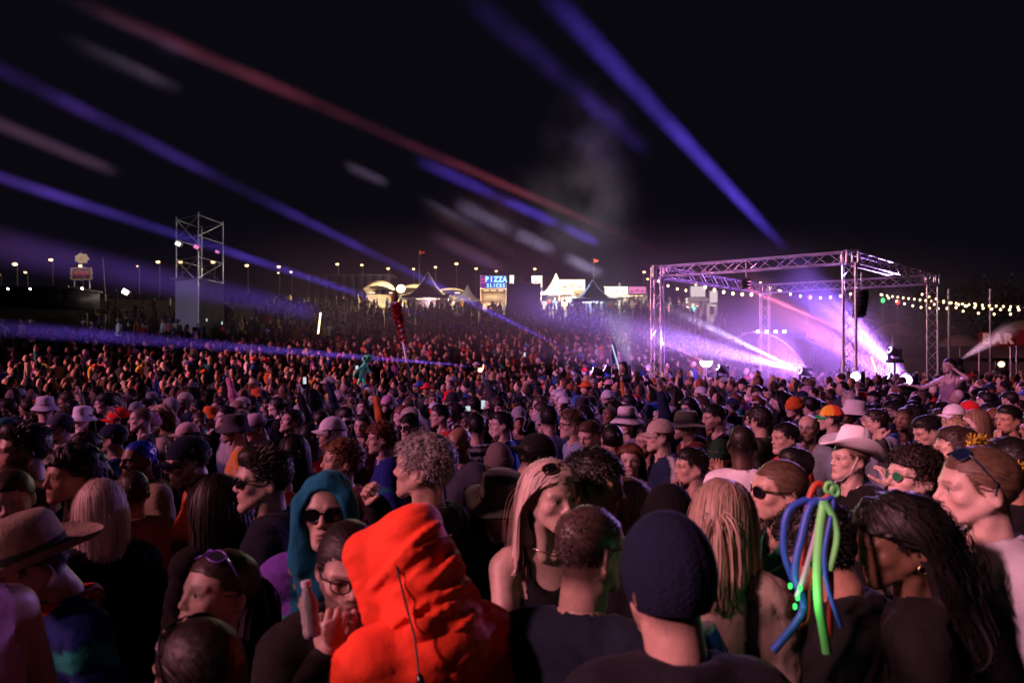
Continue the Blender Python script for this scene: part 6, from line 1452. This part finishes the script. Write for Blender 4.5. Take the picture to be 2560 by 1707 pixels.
TOPS = [('black', BLACK)]*6+[('charcoal', CHAR), ('navy', NAVY), ('charcoal', CHAR), ('navy', NAVY), ('white', (.6, .57, .6)), ('red', (.45, .02, .02)), ('blue', (.02, .06, .28)), ('grey', (.2, .2, .22)), ('teal', (.015, .12, .14)), ('olive', (.07, .07, .03)), ('pink', (.5, .18, .24)), ('orange', (.4, .1, .02)), ('black', BLACK), ('black', BLACK), ('charcoal', CHAR), ('navy', NAVY), ('maroon', (.12, .015, .02)), ('beige', (.32, .26, .19)), ('yellow', (.5, .36, .04)), ('purple', (.13, .04, .2))]
HATS = [('white', (.5, .47, .5)), ('black', BLACK), ('navy', NAVY), ('red', (.55, .02, .02)), ('grey', (.25, .24, .26)), ('black', BLACK), ('grey', (.2, .19, .2)), ('beige', (.35, .3, .24)), ('orange', (.55, .1, .02)), ('blue', (.03, .08, .3)), ('charcoal', CHAR), ('pink', (.45, .22, .3))]
def place(pi_, x, y, hz, rz, label, group, first=[set()]):
    o, wl, al, fem, hair, top, bd = PROTO[pi_]; ch = list(o.children)
    sk = rc.choice(SKINS); hn, hcv = rc.choice(HAIRS); tn, tcv = rc.choice(TOPS); hatn, hat = rc.choice(HATS); lg = rc.choice([(.02, .025, .05), (.012, .012, .013), (.06, .06, .07), (.1, .12, .18)])
    new = pi_ in first[0]; first[0].add(pi_)
    r = o.copy() if new else o
    if new: COL.objects.link(r)
    s = hz/1.6; r.location = (x, y, gz(x, y)); r.rotation_euler = (0, 0, rz); r.scale = (s*rc.uniform(.96, 1.05), s, s); r.color = (*sk, 1)
    for c in ch:
        d = c.copy() if new else c
        if new: COL.objects.link(d); d.parent = r
        for g in c.children:
            e = g.copy() if new else g
            if new: COL.objects.link(e); e.parent = d
            e.color = (*hat, 1) if not c.name.startswith('sunglasses') else (1, 1, 1, 1)
        b = c.name.split('.')[0]
        d.color = (*(hcv if b == 'hair' else lg if b == 'trousers' else hat if b in ('cap', 'bucket_hat', 'beanie') else (1, 1, 1) if b in ('sunglasses', 'glasses') else tcv), 1)
    return r, hn, tn, hatn, wl, al, fem, hair, top
placed = [(h[0], h[1]) for h in HEROES]
def free(x, y, dmin):
    return all((x-a)**2+(y-b)**2 > dmin*dmin for a, b in placed)
BOOTH = dj
spots = []
tries = 0
rcp = random.Random(5)
dist = 2.6
while len(spots) < 215 and tries < 60000:
    tries += 1
    d = math.sqrt(rcp.uniform(2.7**2, 12.6**2)); az = math.radians(rcp.uniform(-41, 41)); x, y = d*math.tan(az)*math.cos(az), d*math.cos(az)
    if y < 2.6: continue
    if not free(x, y, .40 if y < 6 else .46): continue
    hz = rcp.gauss(1.56, .065); px = PCX+x/y*FPX; py = HOR+(CAMH-hz)/y*FPX; sz = 400/y
    # nobody new may stand in front of a person placed from the photograph
    bad = False
    for hx_, hy_, hpx, hpy, hs in HEROES:
        if hy_ > y-.15 and abs(px-hpx) < (sz*.75+hs*.42) and y < 6.2: bad = True; break
        if hy_ > y-.15 and abs(px-hpx) < (sz*.45+hs*.35) and abs(py-hpy) < hs*.8: bad = True; break
    if bad: continue
    placed.append((x, y)); spots.append((x, y, hz, px, py))
spots.sort(key=lambda s: s[1])
def face_words(a):
    a = (a+180) % 360-180
    return 'facing us' if abs(a) < 35 else 'seen from behind' if abs(a) > 140 else 'turned left' if a > 0 else 'turned right'
def where(px, y):
    col = ('at the left edge', 'on the left', 'left of the middle', 'in the middle', 'right of the middle', 'below the truss', 'on the right', 'at the right edge')[int(np.clip(px/2560*8, 0, 7))]
    return col+(', front rows' if y < 6 else ', middle rows' if y < 9 else ', back rows')
seen = {}
for k, (x, y, hz, px, py) in enumerate(spots):
    pi_ = k % NP if k < NP else rc.randrange(NP)
    app = rcp.gauss(82, 34) if rcp.random() < .82 else rcp.uniform(-60, 200)
    az = math.atan2(x, y); rz = -az-math.radians(app)
    r, hn, tn, hatn, wl, al, fem, hair, top = place(pi_, x, y, hz, rz, '', None)
    hair_w = {'long': 'long %s hair', 'ponytail': '%s ponytail', 'bob': '%s bob', 'longcurly': 'long curly %s hair', 'bun': '%s bun', 'short': 'short %s hair', 'crop': 'cropped %s hair', 'quiff': '%s quiff', 'fringe': '%s fringe', 'wavy': 'wavy %s hair', 'curly': 'curly %s hair', 'buzz': 'buzzed %s hair'}[hair] % hn
    topw = {'tshirt': 't-shirt', 'tank': 'vest top', 'hoodie': 'hoodie', 'jacket': 'jacket'}[top]
    lab = 'person %s%s, %s %s, %s' % ('in a %s %s' % (hatn, wl) if wl and wl != 'sunglasses' else 'with '+hair_w, ' and sunglasses' if wl == 'sunglasses' else '', tn, topw, where(px, y))
    fw = face_words(app)
    if lab in seen: lab = lab.replace(', '+tn, ' '+fw+', '+tn)
    seen[lab] = seen.get(lab, 0)+1
    if len(lab.split()) > 16: lab = lab.replace(' and sunglasses', '').replace(' of the middle', '')
    tag(r, lab, 'person', 'crowd in the middle rows')
# ---- far crowd: thousands of people that read as one mass
def blob(n, m, c, r, e0=-pi/2, e1=pi/2):
    a = np.linspace(0, 2*pi, n, endpoint=False); e = np.linspace(e0, e1, m)
    P = np.stack([np.cos(e)[:, None]*np.cos(a)*r[0], np.cos(e)[:, None]*np.sin(a)*r[1], np.sin(e)[:, None]*np.ones(n)*r[2]], 2)+np.array(c)
    i, j = np.meshgrid(np.arange(m-1), np.arange(n), indexing='ij'); i = i.ravel(); j = j.ravel(); j2 = (j+1) % n
    return P.reshape(-1, 3), np.stack([i*n+j, i*n+j2, (i+1)*n+j2, (i+1)*n+j], 1)
def far_template(t):
    """low figure: list of (V, F, part) with part 0 skin, 1 hair, 2 top, 3 legs, 4 hat"""
    L = []
    V, F = blob(8, 6, (0, 0, 1.6), (.075, .092, .115)); V[:, 1] += np.where((V[:, 2] < 1.62) & (V[:, 1] < 0), -.012, 0); L.append((V, F, 0))
    L.append((*blob(5, 3, (0, -.098, 1.575), (.012, .018, .02)), 0))
    if t % 3 == 1: L.append((*blob(8, 6, (0, .03, 1.60), (.095, .095, .135)), 1)); L.append((*blob(7, 4, (0, .07, 1.45), (.1, .05, .17)), 1))
    else: V, F = blob(8, 5, (0, .022, 1.635), (.083, .092, .1), -.5); V[:, 1] += .0; L.append((V, F, 1))
    if t == 2: L.append((*blob(10, 5, (0, .01, 1.65), (.09, .11, .1), -.1), 4)); V, F = blob(10, 3, (0, -.08, 1.655), (.08, .1, .012)); L.append((V, F, 4))
    if t == 5: L.append((*blob(10, 5, (0, .01, 1.66), (.09, .11, .1), -.1), 4)); L.append((*blob(12, 4, (0, .01, 1.655), (.16, .175, .03)), 4))
    a = np.linspace(0, 2*pi, 8, endpoint=False); rings = [(.06, .06, 1.47, .015), (.13, .09, 1.42, .02), (.21, .12, 1.36, .02), (.22, .125, 1.25, .02), (.19, .12, 1.05, .02), (.18, .12, .85, .02)]
    P = np.array([[(math.cos(u)*rx, oy+math.sin(u)*ry, z) for u in a] for rx, ry, z, oy in rings]); i, j = np.meshgrid(np.arange(5), np.arange(8), indexing='ij'); i = i.ravel(); j = j.ravel(); j2 = (j+1) % 8
    L.append((P.reshape(-1, 3), np.stack([i*8+j, (i+1)*8+j, (i+1)*8+j2, i*8+j2], 1), 2))
    def arm(pts, r, part):
        m = MB(); m.tube(pts, r, 4, caps=False); L.append((m.V[0], m.F4[0], part))
    for sx in (-1, 1):
        if t == 3 and sx > 0: arm([(sx*.19, .02, 1.38), (sx*.27, -.08, 1.62), (sx*.2, -.12, 1.86)], [.05, .045, .035], 2 if t % 2 else 0); L.append((*blob(6, 4, (sx*.2, -.12, 1.92), (.035, .03, .06)), 0))
        else: arm([(sx*.2, .02, 1.36), (sx*.25, .03, 1.1), (sx*.2, -.12, .95)], [.055, .048, .035], 2)
        arm([(sx*.09, .03, .9), (sx*.1, .02, .03)], [.09, .06], 3)
    return L
TPL = [far_template(t) for t in range(12)]
def far_crowd(name, pts, label, seed):
    rs = np.random.RandomState(seed); mb = MB(); pick = rs.randint(0, 12, len(pts)); pick[(pick == 3) & (rs.uniform(size=len(pts)) < .75)] = 7; pick[np.isin(pick, (2, 5)) & (rs.uniform(size=len(pts)) < .4)] = 8
    skin = np.array([SKINS[i] for i in rs.randint(0, len(SKINS), len(pts))]); hairc = np.array([HAIRS[i][1] for i in rs.randint(0, len(HAIRS), len(pts))]); topc = np.array([TOPS[i][1] for i in rs.randint(0, len(TOPS), len(pts))]); hatc = np.array([HATS[i][1] for i in rs.randint(0, len(HATS), len(pts))]); leg = np.tile(np.array((.02, .022, .035)), (len(pts), 1))
    cols = [skin, hairc, topc, leg, hatc]
    x, y = pts[:, 0], pts[:, 1]; z = ground_z(x, y); app = np.radians(rs.normal(80, 35, len(pts))); rz = -np.arctan2(x, y)-app; s = rs.normal(.985, .045, len(pts))
    for t in range(12):
        I = np.where(pick == t)[0]
        if not len(I): continue
        c, sn = np.cos(rz[I]), np.sin(rz[I])
        for V, F, part in TPL[t]:
            n = len(V); X = (V[None, :, 0]*c[:, None]-V[None, :, 1]*sn[:, None])*s[I][:, None]+x[I][:, None]; Y = (V[None, :, 0]*sn[:, None]+V[None, :, 1]*c[:, None])*s[I][:, None]+y[I][:, None]; Z = V[None, :, 2]*s[I][:, None]+z[I][:, None]
            mb.add(np.stack([X, Y, Z], 2).reshape(-1, 3), (F[None]+(np.arange(len(I))*n)[:, None, None]).reshape(-1, 4), np.repeat(cols[part][I], n, 0))
    o = mb.build(name, MAT['cloth_far']); tag(o, label, 'crowd', kind='stuff')
rs = np.random.RandomState(21)
P = []
cell = {}
def scatter(n, r0, r1, a0, a1, dmin, dens):
    k = 0
    for _ in range(n):
        r = math.sqrt(rs.uniform(r0*r0, r1*r1)); a = math.radians(rs.uniform(a0, a1)); x, y = r*math.sin(a), r*math.cos(a)
        if rs.uniform() > dens(x, y, r, math.degrees(a)): continue
        ci, cj = int(x//.6), int(y//.6); ok = True
        for i in (-1, 0, 1):
            for j in (-1, 0, 1):
                for q in cell.get((ci+i, cj+j), ()):
                    if (q[0]-x)**2+(q[1]-y)**2 < dmin*dmin: ok = False
        if not ok: continue
        # the performer's riser, lamps and truss legs keep their space
        if abs(x-dj[0]) < 2.4 and abs(y-(dj[1]+.5)) < 1.6: continue
        if any((x-q[0])**2+(y-q[1])**2 < .2 for q in (TA, TB_, TC_, TD)): continue
        cell.setdefault((ci, cj), []).append((x, y)); P.append((x, y)); k += 1
for q in placed: cell.setdefault((int(q[0]//.6), int(q[1]//.6)), []).append(q)
def dens(x, y, r, a):
    d = 1.0
    if a > 15: d *= np.interp(r, (30, 40, 48), (1, .35, .05))
    else: d *= np.interp(r, (40, 55, 70, 92), (1, .55, .16, .05))
    if a < -20: d *= np.interp(r, (24, 38, 60), (1, .5, .12))
    if a < -33: d *= np.interp(r, (18, 30, 50), (1, .3, .05))
    return d
scatter(9000, 12.2, 34, -44, 44, .46, dens); scatter(9000, 34, 92, -44, 40, .6, dens)
P = np.array(P)
far_crowd('crowd', P, 'dense mass of concert goers reaching back up the hill', 5)
print('far crowd', len(P), 'single people', len(spots)+len(HEROES))
# ------------------------------------------------------------------ singular figures and things raised above the crowd
z = None
def raised(px, py, d, yaw, label, by=None, arms=None, **kw):
    p = IMG(px, py, d); az = math.atan2(p[0], p[1]); by = yaw if by is None else by; rz = -az-math.radians(by); hz = 1.55; g = gz(p[0], p[1])
    # sits on another person's shoulders: the body hangs from the head height seen in the photograph
    return person(label, (p[0], p[1], p[2]-hz), rz, hz=hz, yaw=math.radians(by-yaw), arms=arms, sit=True, **kw)
raised(2375, 915, 11.5, 40, 'woman in a pink top riding on shoulders with arms spread', by=20, head='f1', skin=PALE, hair=('bun', BRN), top=('tank', (.3, .18, .24)), seed=901, arms={'R': dict(to=(-.62, -.2, 1.23), hint=(0, .2, -1), hand='open', palm=(0, 0, -1), dir=(-1, -.1, -.1)), 'L': dict(to=(.12, -.2, 1.52), hint=(.8, -.1, -.6), hand='relax', palm=(-1, 0, 0), dir=(-.4, .1, .9))})
raised(1560, 918, 15.5, 60, 'dark long haired woman riding on shoulders left of the truss', head='f2', skin=LIGHT, hair=('long', DBR, .3), top=('hoodie', BLACK), seed=903, arms={'L': dict(to=(.1, -.25, 1.5), hint=(.6, 0, -1), hand='grip')})
PX, PY = dj[0]+.55, dj[1]+.75
person('performer in a white top behind the desk with arms out', (PX, PY, .4), math.radians(-15), hz=1.6, head='m2', skin=LIGHT, hair=('short', BLK), top=('tshirt', (.7, .68, .7)), seed=911, arms={'L': dict(to=(.55, -.25, 1.35), hint=(.3, .3, -1), hand='open'), 'R': dict(to=(-.2, -.4, 1.05), hint=(-.6, .2, -1), hand='relax')})
# totem pole with a red feather boa
p0, p1 = D(940, 862, 16), D(907, 683, 16)
t = empty('totem_pole', tuple(p0-V3(0, 0, 1.1))); tag(t, 'tall white and black pole wound with a red feather boa', 'pole')
o_ = p0-V3(0, 0, 1.1); v = p1-p0
MB().tube([p0-o_-v*.35, p0-o_+v*.16], .03, 8, (.012, .012, .012)).build('black_section', MAT['rubber'], t); MB().tube([p0-o_+v*.16, p0-o_+v*.98], .028, 8, (.75, .72, .75)).build('white_section', MAT['rubber'], t)
m = MB(); r2 = np.random.RandomState(8)
for i in range(60):
    s = .42+.5*i/60; c = p0-o_+v*s+V3(math.cos(i*.75)*.06, math.sin(i*.75)*.06, 0); n = 18; d = r2.normal(size=(n, 3)); d /= np.linalg.norm(d, axis=1)[:, None]; L_ = .055+.05*(i > 30)
    m.add(*ribbons(np.stack([np.repeat(c[None], n, 0), c+d*L_*.5, c+d*L_], 1), r2.normal(size=(n, 3, 3)), .03, np.tile(np.array((.45, .012, .015))*r2.uniform(.6, 1.1), (n, 1))))
m.build('feather_boa', MAT['cloth'], t)
s = SDF(); s.e(p1-o_, (.09, .09, .12)).e(p1-o_+V3(0, 0, .12), (.06, .06, .06)); MB().add(*s.mesh(.025), (.14, .08, .03)).build('topper', MAT['felt'], t)
# green inflatable alien
c = D(838, 838, 15.5); t = empty('inflatable_alien', tuple(c-V3(0, 0, .35))); tag(t, 'green inflatable alien toy held above the crowd', 'inflatable')
s = SDF(); s.e((.06, 0, .50), (.13, .10, .085), .03, R=rotm('Y', -.35)); s.c((.03, 0, .42), (-.02, 0, .30), .04, .06, k=.03); s.c((-.02, 0, .3), (-.06, 0, .12), .075, .07, k=.03)
s.c((-.02, -.04, .33), (-.17, -.08, .22), .03, .025, k=.02); s.c((-.17, -.08, .22), (-.24, -.05, .1), .026, .028, k=.01); s.c((.02, .0, .33), (.12, -.02, .18), .03, .026, k=.02); s.c((-.04, 0, .1), (.0, -.02, -.1), .04, .035, k=.02); s.c((-.08, 0, .1), (-.15, 0, -.08), .04, .035, k=.02)
MB().add(*s.mesh(.018), (.10, .80, .36)).build('body', MAT['balloon'], t)
for sx in (-1, 1): MB().add(*SDF().e((.06+sx*.05, -.088, .5), (.03, .02, .04), R=rotm('Y', sx*.5)).mesh(.01), (.004, .004, .004)).build('eye', MAT['gloss'], t)
# glowing sticks, feather flag and phones
for px, py, d, a, mt, lb in ((1414, 815, 16, .25, 'phone', 'white glowing stick raised left of the truss'), (733, 742, 36, -.1, 'stall_light', 'thin yellow glowing stick far back on the left')):
    q = D(px, py, d); k = d/16*.35; t = empty('glow_stick', tuple(q)); tag(t, lb, 'glow stick'); MB().tube([(a*k, 0, -k), (-a*k, 0, k*.7)], .02*d/16, 6).build('tube', MAT[mt], t); MB().tube([(a*k, 0, -k), (a*k*2.2, 0, -k*2.4)], .015*d/16, 6, (.02, .02, .02)).build('grip', MAT['rubber'], t)
q = D(1405, 810, 19); t = empty('feather_flag', tuple(q-V3(0, 0, 1))); tag(t, 'narrow blue feather flag left of the truss', 'flag'); MB().tube([(0, 0, 0), (0, 0, 1.5)], .015, 5, (.3, .3, .3)).build('flag_pole', MAT['steel'], t)
MB().grid(np.array([[(.02+.14*s_*math.sin(pi*min(1, .2+v_)), .02*math.sin(v_*5), .7+.8*v_) for s_ in (0, .5, 1)] for v_ in np.linspace(0, 1, 10)]), (.08, .25, .5)).build('banner', MAT['cloth'], t)
PH = [(537, 853, 27, 'lit phone at the left, lowest and leftmost of three below the scaffold'), (554, 849, 27, 'lit phone in the middle of the three below the scaffold'), (578, 852, 27, 'lit phone rightmost of the three below the scaffold'), (510, 748, 34, 'lit phone just right of the grey scaffold base'), (1205, 820, 24, 'lit phone below the dark tower in the far crowd'), (1035, 945, 9.5, 'lit phone left one of the close pair in mid crowd'), (1075, 950, 9.5, 'lit phone right one of the close pair in mid crowd'), (820, 852, 17, 'lit phone beside the green inflatable alien'), (1110, 935, 11, 'lit phone right of the close pair in mid crowd'), (475, 741, 36, 'tiny lit phone at the foot of the scaffold'), (700, 880, 14, 'lit phone left of the alien, nearest on that side')]
for i, (px, py, d, lb) in enumerate(PH):
    q = D(px, py-6, d); t = empty('phone', tuple(q)); tag(t, lb, 'phone', 'phones held up in the crowd')
    MB().box((0, 0, 0), (.075, .009, .15), None, (.01, .01, .01)).build('case', MAT['gloss'], t); MB().box((0, -.006, 0), (.066, .002, .138)).build('screen', MAT['phone'], t)
